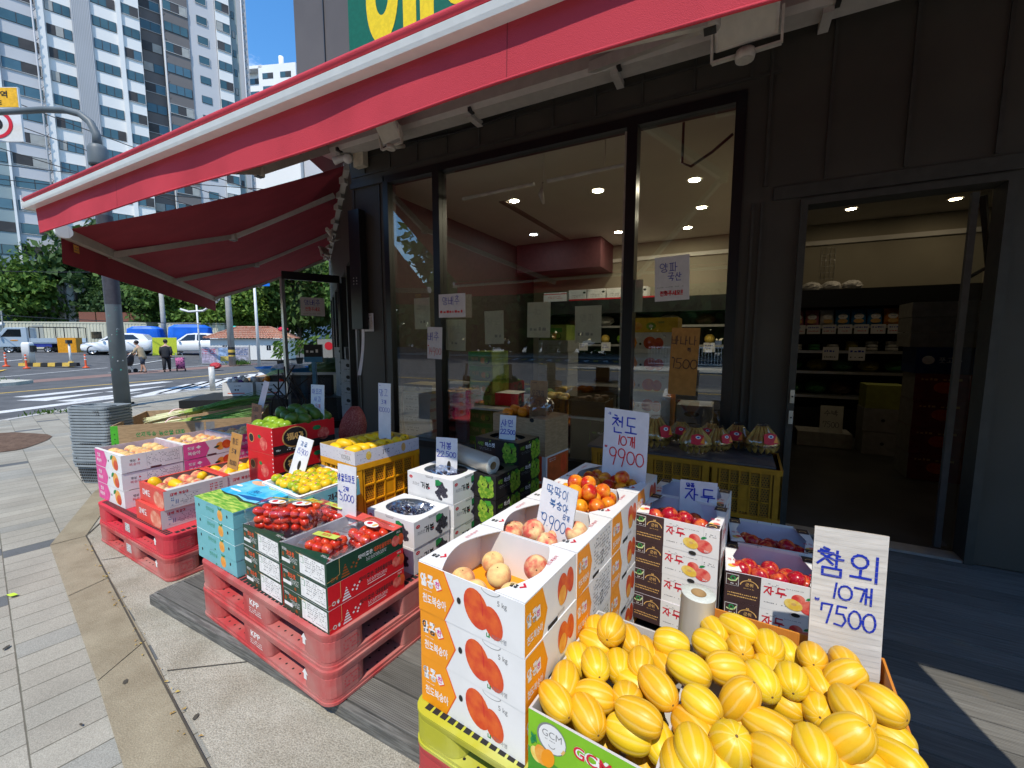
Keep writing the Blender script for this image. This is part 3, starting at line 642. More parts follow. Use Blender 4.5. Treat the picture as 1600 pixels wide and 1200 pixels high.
def arm(root, pts, w=.05, h=.075):
    q = MB(); q.beam(pts[0], pts[1], w, h, ALG); q.beam(pts[1], pts[2], w*.85, h*.8, ALG); ap("arm", q, root)
    q = MB(); q.lathe([(.045,-.05),(.05,-.045),(.05,.045),(.045,.05)], ALG, 12, c=pts[1]); q.box(pts[1][0]-.03,pts[1][1]-.03,pts[1][2]-.056,pts[1][0]+.03,pts[1][1]+.03,pts[1][2]-.05,ALD); ap("elbow", q, root)
arm(aw, [(-4.3,3.62,3.72),(-4.12,2.62,3.10),(-2.6,1.26,2.40)]); arm(aw, [(-1.2,3.62,3.73),(-.2,2.62,3.17),(-1.3,1.26,2.43)]); arm(aw, [(1.9,3.62,3.73),(2.9,2.62,3.17),(1.8,1.26,2.43)])
# side awning
sa = thing("side_awning", "maroon shaded side awning with grey folding arms round the shop corner", "awning", (-7, 6, 3.6))
A0, B0 = Vector((-4.99,1.47,2.40)), Vector((-10.36,5.43,2.40)); A1, B1 = Vector((-4.40,3.93,3.66)), Vector((-9.78,8.0,3.66))
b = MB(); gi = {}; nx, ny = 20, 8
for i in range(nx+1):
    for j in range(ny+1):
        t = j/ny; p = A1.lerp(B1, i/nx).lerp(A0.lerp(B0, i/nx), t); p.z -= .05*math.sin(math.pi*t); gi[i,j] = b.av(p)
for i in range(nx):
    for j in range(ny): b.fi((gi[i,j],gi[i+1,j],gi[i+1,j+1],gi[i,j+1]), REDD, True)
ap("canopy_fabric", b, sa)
dr = (B0-A0).normalized(); on = Vector((-dr.y*-1, dr.x*-1, 0)); on = Vector((dr.y*-1, dr.x, 0)) if Vector((dr.y*-1, dr.x, 0)).dot(A0-A1) > 0 else Vector((dr.y, -dr.x, 0))
b = MB(); b.beam(A0-Vector((0,0,.02)), B0-Vector((0,0,.02)), .07, .085, ALG); b.lathe([(.055,-.02),(.055,.02)], ALW, 14, c=A0-Vector((0,0,.01))-dr*.0, ax='x'); ap("front_bar", b, sa)
b = MB(); q = on*.02
b.loft([[A0+q+Vector((0,0,-.06)), A0+q*1.3+Vector((0,0,-.27))], [A0.lerp(B0,.5)+q+Vector((0,0,-.06)), A0.lerp(B0,.5)+q*2+Vector((0,0,-.265))], [B0+q+Vector((0,0,-.06)), B0+q*1.3+Vector((0,0,-.27))]], REDD, closed=False, cap0=False, cap1=False)
v_ = ap("valance", b, sa)
b = MB(); p0 = A0+dr*.12+on*-.002+Vector((0,0,-.13)); f = Face(b, p0, dr, (0,0,1), -on, .001); f.rect(.02,-.02,.12,.045,mat("warning_sticker",(.75,.33,.02),.5)); f.fake(.03,-.01,.11,.035,2,BLK); b2 = ap("sticker", b, sa)
b = MB(); b.beam(A1+Vector((0,0,-.02)), B1+Vector((0,0,-.02)), .07, .09, ALG)
for s in (.35,1.0,1.6,2.5,3.3,3.9,4.8,5.7,6.3): p = A1+dr*s; b.box(p.x-.05,p.y-.05,p.z-.12,p.x+.05,p.y+.05,p.z+.06, ALG)
ap("wall_rail", b, sa)
arm(sa, [(-5.21,4.40,3.56),(-5.95,3.38,2.85),(-5.72,2.0,2.35)]); arm(sa, [(-7.23,5.95,3.57),(-7.86,4.84,2.87),(-7.44,3.3,2.35)]); arm(sa, [(-9.6,7.75,3.57),(-10.0,6.2,2.77),(-9.89,5.14,2.36)])
arm(aw, [(3.5,3.62,3.73),(3.62,2.62,3.17),(3.4,1.26,2.43)])
# floodlights
FLG = mat("flood_glass", (.62,.60,.50), .25, var=.04); FLW = mat("flood_body", (.66,.63,.56), .45)
def flood(loc, rx, rz, s, lab):
    t = thing("floodlight", lab, "floodlight", loc, rz, "white floodlights fixed under the awnings")
    M_ = Matrix.Rotation(rx, 4, 'X')
    q = MB(); q.M = M_; q.box(-.15*s,-.03*s,-.11*s,.15*s,.02*s,.11*s,FLW); q.build("lamp_body", t, bevel=.006)
    q = MB(); q.M = M_; q.box(-.135*s,-.034*s,-.095*s,.135*s,-.029*s,.095*s,FLG); q.build("lens", t)
    q = MB(); q.beam((-.165*s,0,0),(-.165*s,.03*s,-.16*s),.012*s,.03*s,FLW); q.beam((.165*s,0,0),(.165*s,.03*s,-.16*s),.012*s,.03*s,FLW); q.beam((-.165*s,.03*s,-.16*s),(.165*s,.03*s,-.16*s),.03*s,.012*s,FLW); q.lathe([(.045*s,0),(.05*s,.02*s),(.045*s,.05*s)], FLW, 14, c=(0,.02*s,-.2*s)); q.tube([(0,.04*s,-.17*s),(0,.2*s,-.1*s)], .02*s, FLW, 8); q.build("bracket", t)
flood((-3.19,3.40,3.60), R(35), R(-8), .95, "white floodlight under the red awning left of the windows")
flood((-.04,3.40,3.61), R(35), R(-4), 1.25, "larger white floodlight under the awning by the door")
flood((-6.35,5.25,3.34), R(40), R(-40), .8, "small white floodlight under the side awning, nearer one")
flood((-7.7,6.2,3.34), R(30), R(-75), .8, "thin white floodlight seen edge on under the side awning")
b = MB(); b.box(-4.06,3.72,3.50,-3.90,3.80,3.70,mat("sensor_box",(.55,.50,.38),.5)); b.ball((-4.10,3.68,3.59),.055,ALW,12,8); b.tube([(-4.12,3.66,3.6),(-4.24,3.6,3.56)],[.03,.045],ALW,10); b.tube([(-3.98,3.76,3.70),(-4.0,3.76,3.8),(-4.2,3.74,3.85)],.02,BLK,6)
tag(b.build("security_camera", bevel=.004), "beige wall box with white security camera at the shop corner", "camera")
# cables sagging along the fascia strip
b = MB(); b.tube([(-3.3+i*.3, 3.80, 3.66-.05*math.sin(i*.62)+.012*i*.3) for i in range(12)], .008, BLK, 6); tag(b.build("fascia_cable"), "black cable sagging along the panels above the windows", "cable")
# open glass door leaf beside the corner
dl = thing("glass_door", "open glass door leaf with black top rail beside the shop corner", "door", (-5.85, 5.0, 0))
def dp(n, q): o = q.build(n, dl); o.location = -Vector(dl.location); return o
h0, h1 = Vector((-5.86,4.98,0)), Vector((-6.2,4.2,0))
b = MB(); b.beam(h0+Vector((0,0,2.48)), h1+Vector((0,0,2.48)), .05, .12, BLK); dp("top_rail", b)
b = MB(); b.beam(h1+Vector((0,0,.02)), h1+Vector((0,0,2.42)), .05, .05, SIL, up=(1,0,0)); b.beam(h0+Vector((0,0,.02)), h0+Vector((0,0,2.42)), .05, .05, BLK, up=(1,0,0)); b.beam(h0+Vector((0,0,.07)), h1+Vector((0,0,.07)), .05, .12, BLK); dp("stile", b)
b = MB(); b.poly([h0+Vector((0,0,.1)), h1+Vector((0,0,.1)), h1+Vector((0,0,2.42)), h0+Vector((0,0,2.42))], GLASS); dp("pane", b)

# ------------------------------------------------------------------ cartons, pallets, crates
WHITE = mat("carton_white", (.76,.75,.73), .5, var=.03, scale=6, spec=.3); WHITEG = mat("carton_greyish", (.60,.59,.57), .55, var=.04, scale=6, spec=.25)
KRAFT = mat("kraft_board", (.40,.27,.15), .8, var=.12, scale=18, spec=.15, stretch=(1,1,6)); KRAFTD = mat("kraft_inside", (.45,.32,.19), .85, var=.1, scale=20)
ORG = mat("print_orange", (.86,.30,.008), .45, var=.03); ORD = mat("print_red_orange", (.80,.10,.03), .45); INK = ink("print_black", (.015,.014,.014)); INKG = ink("print_grey", (.22,.22,.22)); INKR = ink("print_red", (.62,.02,.04)); INKP = ink("print_pink", (.72,.09,.30)); INKW = ink("print_white", (.82,.80,.77)); INKGR = ink("print_green", (.02,.24,.07)); INKB = ink("print_brown", (.055,.03,.03)); INKGOLD = ink("print_gold", (.70,.42,.14))
PFR = mat("print_fruit_red", (.62,.05,.02), .45, col2=(.76,.14,.025), scale=28, mixlo=.35, mixhi=.7); PFO = mat("print_fruit_orange", (.80,.30,.04), .45, col2=(.85,.48,.10), scale=30); PFP = mat("print_fruit_plum", (.66,.05,.05), .45, col2=(.80,.22,.16), scale=30); PFY = mat("print_fruit_yellow", (.78,.50,.06), .45, col2=(.85,.66,.2), scale=40)
PGRP = mat("print_grape", (.02,.018,.03), .5, col2=(.07,.065,.085), scale=160, mixlo=.45, mixhi=.55); PMUS = mat("print_muscat", (.12,.30,.02), .45, col2=(.36,.52,.05), scale=60); HOLE = mat("hole_dark", (.02,.018,.016), .9)
TEAL = mat("print_teal", (.17,.47,.50), .5, var=.04); SKYB = mat("print_sky", (.03,.42,.70), .45, col2=(.20,.62,.80), scale=9); FIELD = mat("print_field", (.13,.36,.04), .5, col2=(.50,.62,.12), scale=14, stretch=(1,5,1)); NAVY = ink("print_navy", (.01,.10,.32))
TGRN = mat("print_dark_green", (.012,.055,.03), .4, var=.08); TRED = mat("print_bright_red", (.68,.012,.02), .4, var=.03); MGRN = mat("print_melon_green", (.22,.50,.02), .45, var=.05); MGRN2 = mat("print_leaf_green", (.06,.30,.03), .45)
BLKC = mat("carton_black", (.018,.016,.017), .45, var=.1)

def carton(b, w, d, h, mo, mi_, t=.004, floor=True, cut=0):
    """open-topped box centred on the origin; mo = outside material or dict per side"""
    g = lambda k: mo[k] if isinstance(mo, dict) else mo
    X, Y, x, y = w/2, d/2, w/2-t, d/2-t
    for k, (p, q) in {'front': ((-X,-Y),(X,-Y)), 'right': ((X,-Y),(X,Y)), 'back': ((X,Y),(-X,Y)), 'left': ((-X,Y),(-X,-Y))}.items():
        b.poly([(*p,0),(*q,0),(*q,h),(*p,h)], g(k))
    for p, q in (((-x,-y),(x,-y)), ((x,-y),(x,y)), ((x,y),(-x,y)), ((-x,y),(-x,-y))):
        b.poly([(*q,t),(*p,t),(*p,h),(*q,h)], mi_)
    for (p, q), (r, s_) in zip((((-X,-Y),(X,-Y)), ((X,-Y),(X,Y)), ((X,Y),(-X,Y)), ((-X,Y),(-X,-Y))), (((-x,-y),(x,-y)), ((x,-y),(x,y)), ((x,y),(-x,y)), ((-x,y),(-x,-y)))):
        b.poly([(*p,h),(*q,h),(*s_,h),(*r,h)], mi_)
    b.poly([(-X,Y,0),(X,Y,0),(X,-Y,0),(-X,-Y,0)], g('front')); b.poly([(-x,-y,t),(x,-y,t),(x,y,t),(-x,y,t)], mi_)
def flaps(b, w, d, h, m, wide, narrow, n=14, t=.003, lift=.001):
    """two curved top flaps along the short ends"""
    for s in (-1, 1):
        inner = [(s*(w/2-(narrow+(wide-narrow)*abs(2*k/n-1)**1.7)), -d/2+.003+(d-.006)*k/n) for k in range(n+1)]
        outer = [(s*w/2, d/2-.002), (s*w/2, -d/2+.002)]
        pts = inner + outer if s > 0 else (inner + outer)[::-1]
        if s > 0: pts = pts[::-1]
        b.loft([[(x, y, h+lift) for x, y in pts[::-1]], [(x, y, h+lift+t) for x, y in pts[::-1]]] if s > 0 else [[(x, y, h+lift) for x, y in pts[::-1]], [(x, y, h+lift+t) for x, y in pts[::-1]]], m, smooth=False)
def ring_top(b, w, d, h, m, rx, ry, cx=0, cy=0, e=2.6, n=40, t=.004):
    X, Y = w/2, d/2; outer = []; inner = []
    for k in range(n):
        a = 2*math.pi*k/n; c, s_ = math.cos(a), math.sin(a); q = 1/max(abs(c)/X, abs(s_)/Y); outer.append((c*q, s_*q))
        r_ = (abs(c/rx)**e + abs(s_/ry)**e)**(-1/e); inner.append((cx+c*r_, cy+s_*r_))
    for z in (h, h-t):
        for k in range(n):
            j = (k+1) % n; q = [(*outer[k],z),(*outer[j],z),(*inner[j],z),(*inner[k],z)]
            b.poly(q if z == h else q[::-1], m)
    for k in range(n):
        j = (k+1) % n; b.poly([(*inner[k],h),(*inner[j],h),(*inner[j],h-t),(*inner[k],h-t)], m)
    for k in range(n):
        j = (k+1) % n; b.poly([(*outer[k],h-t),(*outer[j],h-t),(*outer[j],h),(*outer[k],h)], m)
def leaf(f, u, v, L, m, rot=0, l=2):
    c, s_ = math.cos(rot), math.sin(rot); P = [(0,0),(.3,.22),(.7,.2),(1,0),(.7,-.12),(.3,-.15)]
    f.poly([(u+L*(a*c-q*s_), v+L*(a*s_+q*c)) for a, q in P], m, l)
def stack(proto_mesh, name, N, w, d, yaw, z0, h, n, labels, cat="box", group=None, tops=None):
    """n boxes one on the other, each an object; tops = mesh of the top box when it differs"""
    x, y = at_corner(N, w, d, R(yaw)); res = []; rg = random.Random(int((N[0]*31+N[1]*17)*100))
    for k in range(n):
        me = tops if (tops and k == n-1) else proto_mesh
        o = bpy.data.objects.new(name, me); COL.objects.link(o); o.location = (x+rg.uniform(-.002,.002), y+rg.uniform(-.002,.002), z0+k*h+.0006*k); o.rotation_euler = (0,0,R(yaw+rg.uniform(-.35,.35)))
        tag(o, labels[k], cat, group); res.append(o)
    return res
ORD3 = ["lowest", "middle", "top"]

# ---- white and orange nectarine cartons
def nectarine(variant):
    w, d, h = .42, .335, .152; b = MB(); b.M = Matrix.Diagonal((1,1,1.097,1)); carton(b, w, d, h, WHITE, WHITE); F = sides(b, w, d, h)
    b.poly([(-w/2+.004,-d/2+.004,.0055),(w/2-.004,-d/2+.004,.0055),(w/2-.004,d/2-.004,.0055),(-w/2+.004,d/2-.004,.0055)], ORG)
    f = F['front']
    f.poly([(0,0),(.115,0),(.158,h*.5),(.115,h),(0,h)], ORD, 1); f.poly([(0,0),(.112,0),(.153,h*.5),(.112,h),(0,h)], ORG, 2)
    f.hand("알콩", .042, .085, .035, .006, INKW, 3, sx=.8); f.text("천도복숭아", .018, .030, .030, INKW, 3, bold=.02, maxw=.105, rot=0)
    f.poly([(.070,.108),(.092,.120),(.108,.092),(.086,.080)], ORD, 3); f.poly([(.067,.111),(.089,.122),(.105,.095),(.083,.083)], INKW, 4); f.text("찬", .087, .092, .021, INKP, 5, al='c', bold=.03)
    f.fake(.022,.068,.062,.074,1,INKW,3,3)
    f.ell(.176,.082,.0095,.0115,WHITEG,1); f.ell(.1765,.0825,.008,.010,HOLE,2)
    f.ell(.246,.082,.046,.060,PFR,2,rot=.5); f.ell(.308,.060,.034,.048,PFR,1.5,rot=.45)
    f.stroke([(.262,.131),(.27,.10),(.272,.07)],.0018,INKR,4); f.text("5 kg",.325,.112,.019,INKG,2)
    f.poly([(.284,.014),(.297,.014),(.297,.026),(.284,.026)],INKGR,2); f.poly([(.288,.018),(.293,.018),(.293,.027),(.288,.027)],WHITE,3); f.text("지리아영",.303,.014,.014,INKG,2,maxw=.055)
    for u in (.30,): f.poly([(u+.035*math.cos(a),h-.001+.014*math.sin(a)) for a in (math.pi+math.pi*k/8 for k in range(9))], INKG, 1); f.poly([(u+.033*math.cos(a),h-.0005+.0125*math.sin(a)) for a in (math.pi+math.pi*k/8 for k in range(9))], WHITE, 2)
    f = F['right']
    f.poly([(.0,0),(.10,0),(.132,h*.5),(.10,h),(.0,h)], ORG, 1); f.hand("알콩",.04,.08,.034,.005,INKW,2,sx=.8); f.text("천도복숭아",.012,.028,.026,INKW,2,bold=.02,maxw=.09)
    f.poly([(.06,.11),(.085,.112),(.088,.075),(.063,.073)], INKW, 2); f.text("찬",.074,.083,.019,INKP,3,al='c',bold=.03)
    if variant == 0:
        f.ell(.235,.085,.036,.050,PFR,2,rot=.2); f.ell(.29,.09,.026,.042,PFR,1.5,rot=.2); f.ell(.232,.066,.026,.03,PFO,3); f.text("지리아영",.20,.012,.012,INKG,2)
        f.rect(.135,.004,.20,.018,HOLE,2)
    else:
        f.fake(.15,.03,.32,.142,9,INKG,2,5,.6); f.hand("2",.235,.03,.045,.003,INK,3); f.rect(.14,.0,.2,.016,HOLE,2)
    for k in ('back','left'): F[k].poly([(0,0),(.1,0),(.14,h*.5),(.1,h),(0,h)], ORG, 1)
    flaps(b, w, d, h, WHITE, .105, .042)
    f = F['top']; f.o.z += .0045
    for s, uu in ((1, w-.05), (-1, .05)):
        f.text("천도복숭아", uu+.012 if s>0 else uu-.012, .245, .014, INKR, 2, al='c', rot=R(90)*1, maxw=.07)
        f.poly([(uu+.0,.05),(uu+.016,.066),(uu,.082),(uu-.004,.076),(uu+.006,.066),(uu-.004,.056)], INKR, 2); f.hand("알콩",uu-.02,.045,.016,.0025,INK,2,sx=.8)
    return b.mesh("nectarine_carton")
NEC0, NEC1 = nectarine(0), nectarine(1)
v = Vector((.108,.994))*.3385
PN = [Vector((-.486,1.0))+v*k for k in range(4)]
kinds = ["front peach", "second peach", "nectarine", "rear nectarine"]
for i, N in enumerate(PN):
    mesh_b, mesh_t = (NEC1, NEC1) if i == 1 else (NEC0, NEC0)
    nb = 3 if i < 2 else 4; on_ = ORD3 if i < 2 else ["lowest","second lowest","second highest","topmost"]
    stack(mesh_b, "fruit_carton", N, .42, .335, -6.2, .258 if i < 2 else .092, .1672, nb, [f"orange and white {['peach','peach','nectarine','nectarine'][i]} carton, {on_[k]} of the {['front','second','third','rearmost'][i]} stack" + (" and open" if k == nb-1 else "") for k in range(nb)], "carton", "orange and white fruit cartons stacked in a row", mesh_t)

# ---- pallets
def pallet_mats(n, c1, c2): return mat(n, c1, .6, col2=c2, scale=5, mixlo=.4, mixhi=.68, bump=.1, detail=8, spec=.3)
PRED = pallet_mats("pallet_red", (.47,.055,.055), (.46,.19,.165)); PREDB = pallet_mats("pallet_bright_red", (.58,.028,.05), (.56,.07,.075)); PYEL = pallet_mats("pallet_lime", (.44,.42,.03), (.52,.52,.14)); PBLK = mat("pallet_black", (.02,.02,.02), .6)
def rrect(w, d, r, n=5, dx=0, dy=0):
    out = []
    for cx, cy_, a0 in ((w/2-r,-d/2+r,-90),(w/2-r,d/2-r,0),(-w/2+r,d/2-r,90),(-w/2+r,-d/2+r,180)):
        for k in range(n+1):
            a = R(a0+90*k/n); out.append((dx+cx+r*math.cos(a), dy+cy_+r*math.sin(a)))
    return out
def pallet(label, N, w, d, yaw, z0, m, text=None, style=0, kz=1):
    x, y = at_corner(N, w, d, R(yaw)); h = .150
    t = thing("pallet", label, "pallet", (x, y, z0), R(yaw), "stacked plastic pallets under the fruit"); t.scale.z = kz
    b = MB()
    for za, zb, gr in ((.0,.012,0),(.012,.026,.004)):
        b.loft([[(px,py,za) for px,py in rrect(w-gr*2,d-gr*2,.06)],[(px,py,zb) for px,py in rrect(w-gr*2,d-gr*2,.06)]], m, smooth=False)
    f = Face(b, (-w/2,-d/2,.026), (1,0,0), (0,1,0), (0,0,1), .0008)
    for ry in (.03,.075,.12):
        n = int(w/.06)
        for k in range(n):
            u = .1+(w-.2)*k/(n-1)
            for vv in (ry, d-ry): f.ell(u, vv, .0055, .0055, HOLE, 1, n=8)
    for ru in (.03,.08):
        for k in range(int(d/.06)):
            vv = .1+(d-.2)*k/(int(d/.06)-1)
            for uu in (ru, w-ru): f.ell(uu, vv, .0055, .0055, HOLE, 1, n=8)
    b.build("bottom_deck", t)
    b = MB(); b.loft([[(px,py,.118) for px,py in rrect(w-.006,d-.006,.06)],[(px,py,.140) for px,py in rrect(w,d,.062)],[(px,py,.1495) for px,py in rrect(w,d,.062)]], m, smooth=False)
    f = Face(b, (-w/2,-d/2,.1495), (1,0,0), (0,1,0), (0,0,1), .0008)
    n = int(w/.035)
    for k in range(n):
        u = .06+(w-.12)*k/(n-1)
        f.rect(u-.012,.022,u+.012,.06,HOLE,1); f.rect(u-.012,d-.06,u+.012,d-.022,HOLE,1)
    n = int(d/.035)
    for k in range(n):
        vv = .08+(d-.16)*k/(n-1); f.rect(.022,vv-.012,.06,vv+.012,HOLE,1); f.rect(w-.06,vv-.012,w-.022,vv+.012,HOLE,1)
    b.box(-w/2+.03,-d/2+.03,.10,w/2-.03,d/2-.03,.118,HOLE)
    b.build("top_deck", t)
    bw, bd = .21, .19
    for i in (-1,0,1):
        for j in (-1,0,1):
            cx = i*(w/2-bw/2-.004); cyy = j*(d/2-bd/2-.004); ww = bw if i else .24; dd = bd if j else .22
            q = MB(); q.loft([[(px,py,z) for px,py in rrect(ww,dd,.055 if (i and j) else .02,4,cx,cyy)] for z in (.026,.118)], m, smooth=False)
            if j == -1:
                ff = Face(q, (cx-ww/2, cyy-dd/2, .026), (1,0,0), (0,0,1), (0,-1,0))
                if i == 0 and text:
                    ff.text(text, ww/2, .052, .03, INKW, 1, al='c', bold=.02, sx=1.25, maxw=.14); ff.fake(.07,.012,.18,.042,3,INKW,1,4)
                elif i == 0 and style: ff.rect(.06,.02,.14,.08,WHITEG,1); ff.fake(.065,.022,.135,.078,4,INKG,2,4)
                if i == 1: ff.poly([(.04,.085),(.02,.06),(.03,.06),(.03,.035),(.05,.035),(.05,.06),(.06,.06)] if text or style else [(.05,.01),(.09,.01),(.09,.085),(.05,.085)], INKW, 1)
            if i == 1 and j != 0:
                ff = Face(q, (cx+ww/2, cyy-dd/2, .026), (0,1,0), (0,0,1), (1,0,0)); ff.fake(.07,.02,.15,.075,4,PRED if m is PREDB else PREDB,1,8,.7)
            q.build("block", t, bevel=.004)
    return t
pallet("dusty red pallet at the far left end, lower of two", (-3.13,1.235), 1.2, 1.08, -2.5, -.055, PRED, style=1)
pallet("bright red pallet at the far left end, upper of two", (-3.135,1.24), 1.2, 1.08, -2.5, .0955, PREDB, style=1)
pallet("faded red pallet with white letters under the tomatoes, lower of two", (-1.375,1.035), 1.17, 1.0, -5, .002, PRED, "KPP")
pallet("faded red pallet with white letters under the tomatoes, upper of two", (-1.385,1.045), 1.17, 1.0, -5, .1525, PRED, "KPP")
pallet("red pallet on the deck beneath the lime one", (.385,.905), 1.31, .79, -4.2, .002, PRED, kz=.845)
pallet("lime yellow pallet under the front peach cartons", (.385,.905), 1.31, .79, -4.2, .130, PYEL, kz=.845)
pallet("black pallet on the deck under the yellow crates, lower of two", (.30,3.18), 1.3, .52, -1, .002, PBLK); pallet("black pallet under the yellow crates, upper of two", (.30,3.18), 1.3, .52, -1, .1525-.012, PBLK)

# ---- brown and white plum cartons
def plum():
    w, d, h = .368, .288, .1325; b = MB(); carton(b, w, d, h, WHITE, mat("carton_lilac",(.70,.66,.74),.5,var=.03)); F = sides(b, w, d, h); f = F['front']
    f.rect(0,0,.135,h,INKB,1)
    f.rect(.004,.072,.052,.122,INKW,2); f.rect(.0055,.0735,.0505,.1205,INKB,3); f.ring(.03,.106,.011,.005,INKGR,4,n=14); f.stroke([(.012,.098),(.022,.093),(.04,.096),(.049,.112)],.005,mat("print_pale_lime",(.55,.66,.30),.5),5); f.fake(.01,.077,.047,.086,1,INKW,4,2)
    f.ring(.092,.078,.036,.004,INKGOLD,2,a0=.15,a1=3.0,ry=.03); f.text("군위",.092,.080,.016,INKGOLD,2,al='c',bold=.01); f.poly([(.085,.110),(.089,.117),(.092,.112),(.095,.117),(.099,.110)],INKGOLD,2); f.fake(.072,.067,.112,.074,1,INKGOLD,2,7)
    f.fake(.012,.034,.124,.044,1,INKGOLD,2,3,1); f.fake(.012,.022,.124,.032,1,INKGOLD,2,4,1)
    f.hand("자두",.190,.066,.036,.005,INKR,2,sx=1.1,al='c',seed=4); f.fake(.155,.104,.20,.118,2,INKG,2,6,.6); f.fake(.225,.106,.285,.112,1,INKG,2,7); f.fake(.145,.028,.235,.036,1,INKG,2,8)
    f.ell(.268,.072,.024,.021,PFP,2); f.ell(.308,.045,.034,.03,PFP,3); f.ell(.252,.046,.033,.023,PFY,4,rot=-.3); f.ell(.254,.049,.009,.006,INKGOLD,5); leaf(f,.293,.078,.028,INKGR,.4,4); f.text("2kg",.318,.018,.013,INKW,5,al='c',bold=.02)
    f.rect(.304,.072,.3045,h,INKG,1); f.fake(.312,.092,.355,.11,2,INKG,2,5); f.ell(.262,0.004,.016,.009,HOLE,6,n=14)
    f = F['left']; f.rect(0,0,d,h,INKB,1); F['back'].rect(0,0,w,h,INKB,1)
    f = F['right']; f.rect(0,0,.07,h,INKB,1); f.hand("자두",.15,.045,.05,.005,INKR,2)
    # raised end flaps and notched back wall
    for s in (-1,1):
        b.loft([[(s*(w/2-.002),-d/2+.004,h),(s*(w/2-.062),-d/2+.012,h),(s*(w/2-.045),-d/2+.09,h),(s*(w/2-.03),0,h),(s*(w/2-.05),d/2-.06,h),(s*(w/2-.062),d/2-.01,h),(s*(w/2-.002),d/2-.004,h)][::s]] + [[(s*(w/2-.002),-d/2+.004,h+.003),(s*(w/2-.062),-d/2+.012,h+.003),(s*(w/2-.045),-d/2+.09,h+.003),(s*(w/2-.03),0,h+.003),(s*(w/2-.05),d/2-.06,h+.003),(s*(w/2-.062),d/2-.01,h+.003),(s*(w/2-.002),d/2-.004,h+.003)][::s]], WHITE, smooth=False)
        f = Face(b, (s*(w/2-.03), 0, h+.0035), (1,0,0), (0,1,0), (0,0,1)); 
        f.rect(-.026,.08,.026,.138,INKB,1); f.ring(0,.10,.016,.004,INKGOLD,2,a0=0,a1=3.14,n=10); f.ell(-.005,-.095,.016,.014,PFY,1); f.ell(.008,-.085,.014,.012,PFP,1.5); f.hand("자두",0,-.05,.02,.002,INKR,1)
        if s > 0: f.rect(-.026,-.138,.026,-.10,INKB,2.5); f.ring(0,-.13,.016,.004,INKGOLD,3.5,a0=0,a1=3.14,n=10)
    b.rect = None
    for x0, x1 in ((-.13,-.045),(-.043,.02),(.022,.12)): b.box(x0, d/2-.007, h-.002, x1, d/2-.0045, h+.012, WHITE)
    return b.mesh("plum_carton")
PLM = plum(); o4 = ["lowest","second lowest","second from top","topmost, open"]
stack(PLM, "plum_carton", (-.02,1.957), .368, .288, -6, .148, .1325, 4, [f"brown and white plum carton, {q} of the left plum stack" for q in o4], "carton", "brown and white plum cartons")
stack(PLM, "plum_carton", (.380,1.985), .368, .288, 1.5, .103, .1325, 3, [f"brown and white plum carton, {q} of the right front plum stack" for q in ("lowest","middle","topmost, open")], "carton", "brown and white plum cartons")
stack(PLM, "plum_carton", (.395,2.287), .368, .288, 3, .113, .1325, 3, [f"brown and white plum carton, {q} of the right rear plum stack" for q in ("lowest","middle","topmost, open")], "carton", "brown and white plum cartons")
stack(PLM, "plum_carton", (-.01,2.265), .368, .288, -6, .138, .1325, 4, [f"brown and white plum carton, {q} of the left rear plum stack" for q in o4], "carton", "brown and white plum cartons")
b = MB(); b.box(-.40,1.93,.002,.42,2.6,.10,PBLK); tag(b.build("low_platform"), "low black board platform under the plum cartons", "platform")
b = MB(); b.box(-.84,1.70,.002,-.45,2.36,.088,PBLK); tag(b.build("low_platform"), "low black board platform under the rear nectarine stacks", "platform")

# ---- melon bins
MIN = mat("bin_grey_inside", (.52,.50,.48), .7, var=.05, scale=12, stretch=(30,30,1)); MOR = mat("bin_orange_inside", (.60,.22,.03), .6, var=.08, scale=12, stretch=(60,60,1)); CORR = mat("corrugated_edge", (.45,.40,.33), .9, var=.3, scale=200)
def melon_bin(N, w, d, yaw, label, mo, mi_, front=None, h=.192):
    b = MB(); carton(b, w, d, h, mo, mi_, t=.007); F = sides(b, w, d, h)
    if front:
        f = F['front']; f.rect(0,0,w,h,MGRN,1); f.poly([(0,0),(w,0),(w,.02),(0,.075)],MGRN2,2)
        f.o.z += .038; f.ell(.075,.098,.046,.046,INKG,3); f.ell(.077,.098,.042,.042,WHITE,4); f.text("GCM",.077,.100,.020,INKG,5,al='c',bold=-.005); f.fake(.048,.090,.106,.096,1,INKG,5,2,.7); f.ring(.077,.082,.012,.002,INKG,5,a0=3.5,a1=5.9,n=8)
        f.ring(.075,.098,.046,.007,INKGOLD,5,a0=-.7,a1=-.3,n=6)
        f.ell(.045,.032,.022,.030,PFO,4,rot=.2); f.ell(.065,.034,.020,.030,ORG,5,rot=-.3); f.ell(.028,.024,.018,.024,PFY,3,rot=.5); leaf(f,.012,.05,.04,INKGR,1.2,6); leaf(f,.03,.062,.034,INKGR,2.2,6)
        f.text("GCM",.142,.086,.036,INKW,3,bold=.06); f.text("GCM",.142,.086,.036,INKR,4,bold=.01); f.text("멜론",.262,.080,.040,INKW,3,bold=.06); f.text("멜론",.262,.080,.040,INKGR,4,bold=.0); f.text("달콤한",.205,.046,.028,NAVY,4,bold=.01)
    x, y = at_corner(N, w, d, R(yaw)); o = b.build("melon_bin", loc=(x, y, .2585), rz=R(yaw)); return tag(o, label, "box", "open cardboard bins full of melons")
melon_bin((-.118,.966), .357, .525, -5.5, "green fronted melon bin with white logo oval beside the peach cartons", WHITE, MIN, True)
melon_bin((.465,1.364), .525, .355, -3.5, "orange lined melon bin holding the tall price card", {'front': WHITEG, 'right': WHITE, 'back': KRAFT, 'left': WHITEG}, MOR)
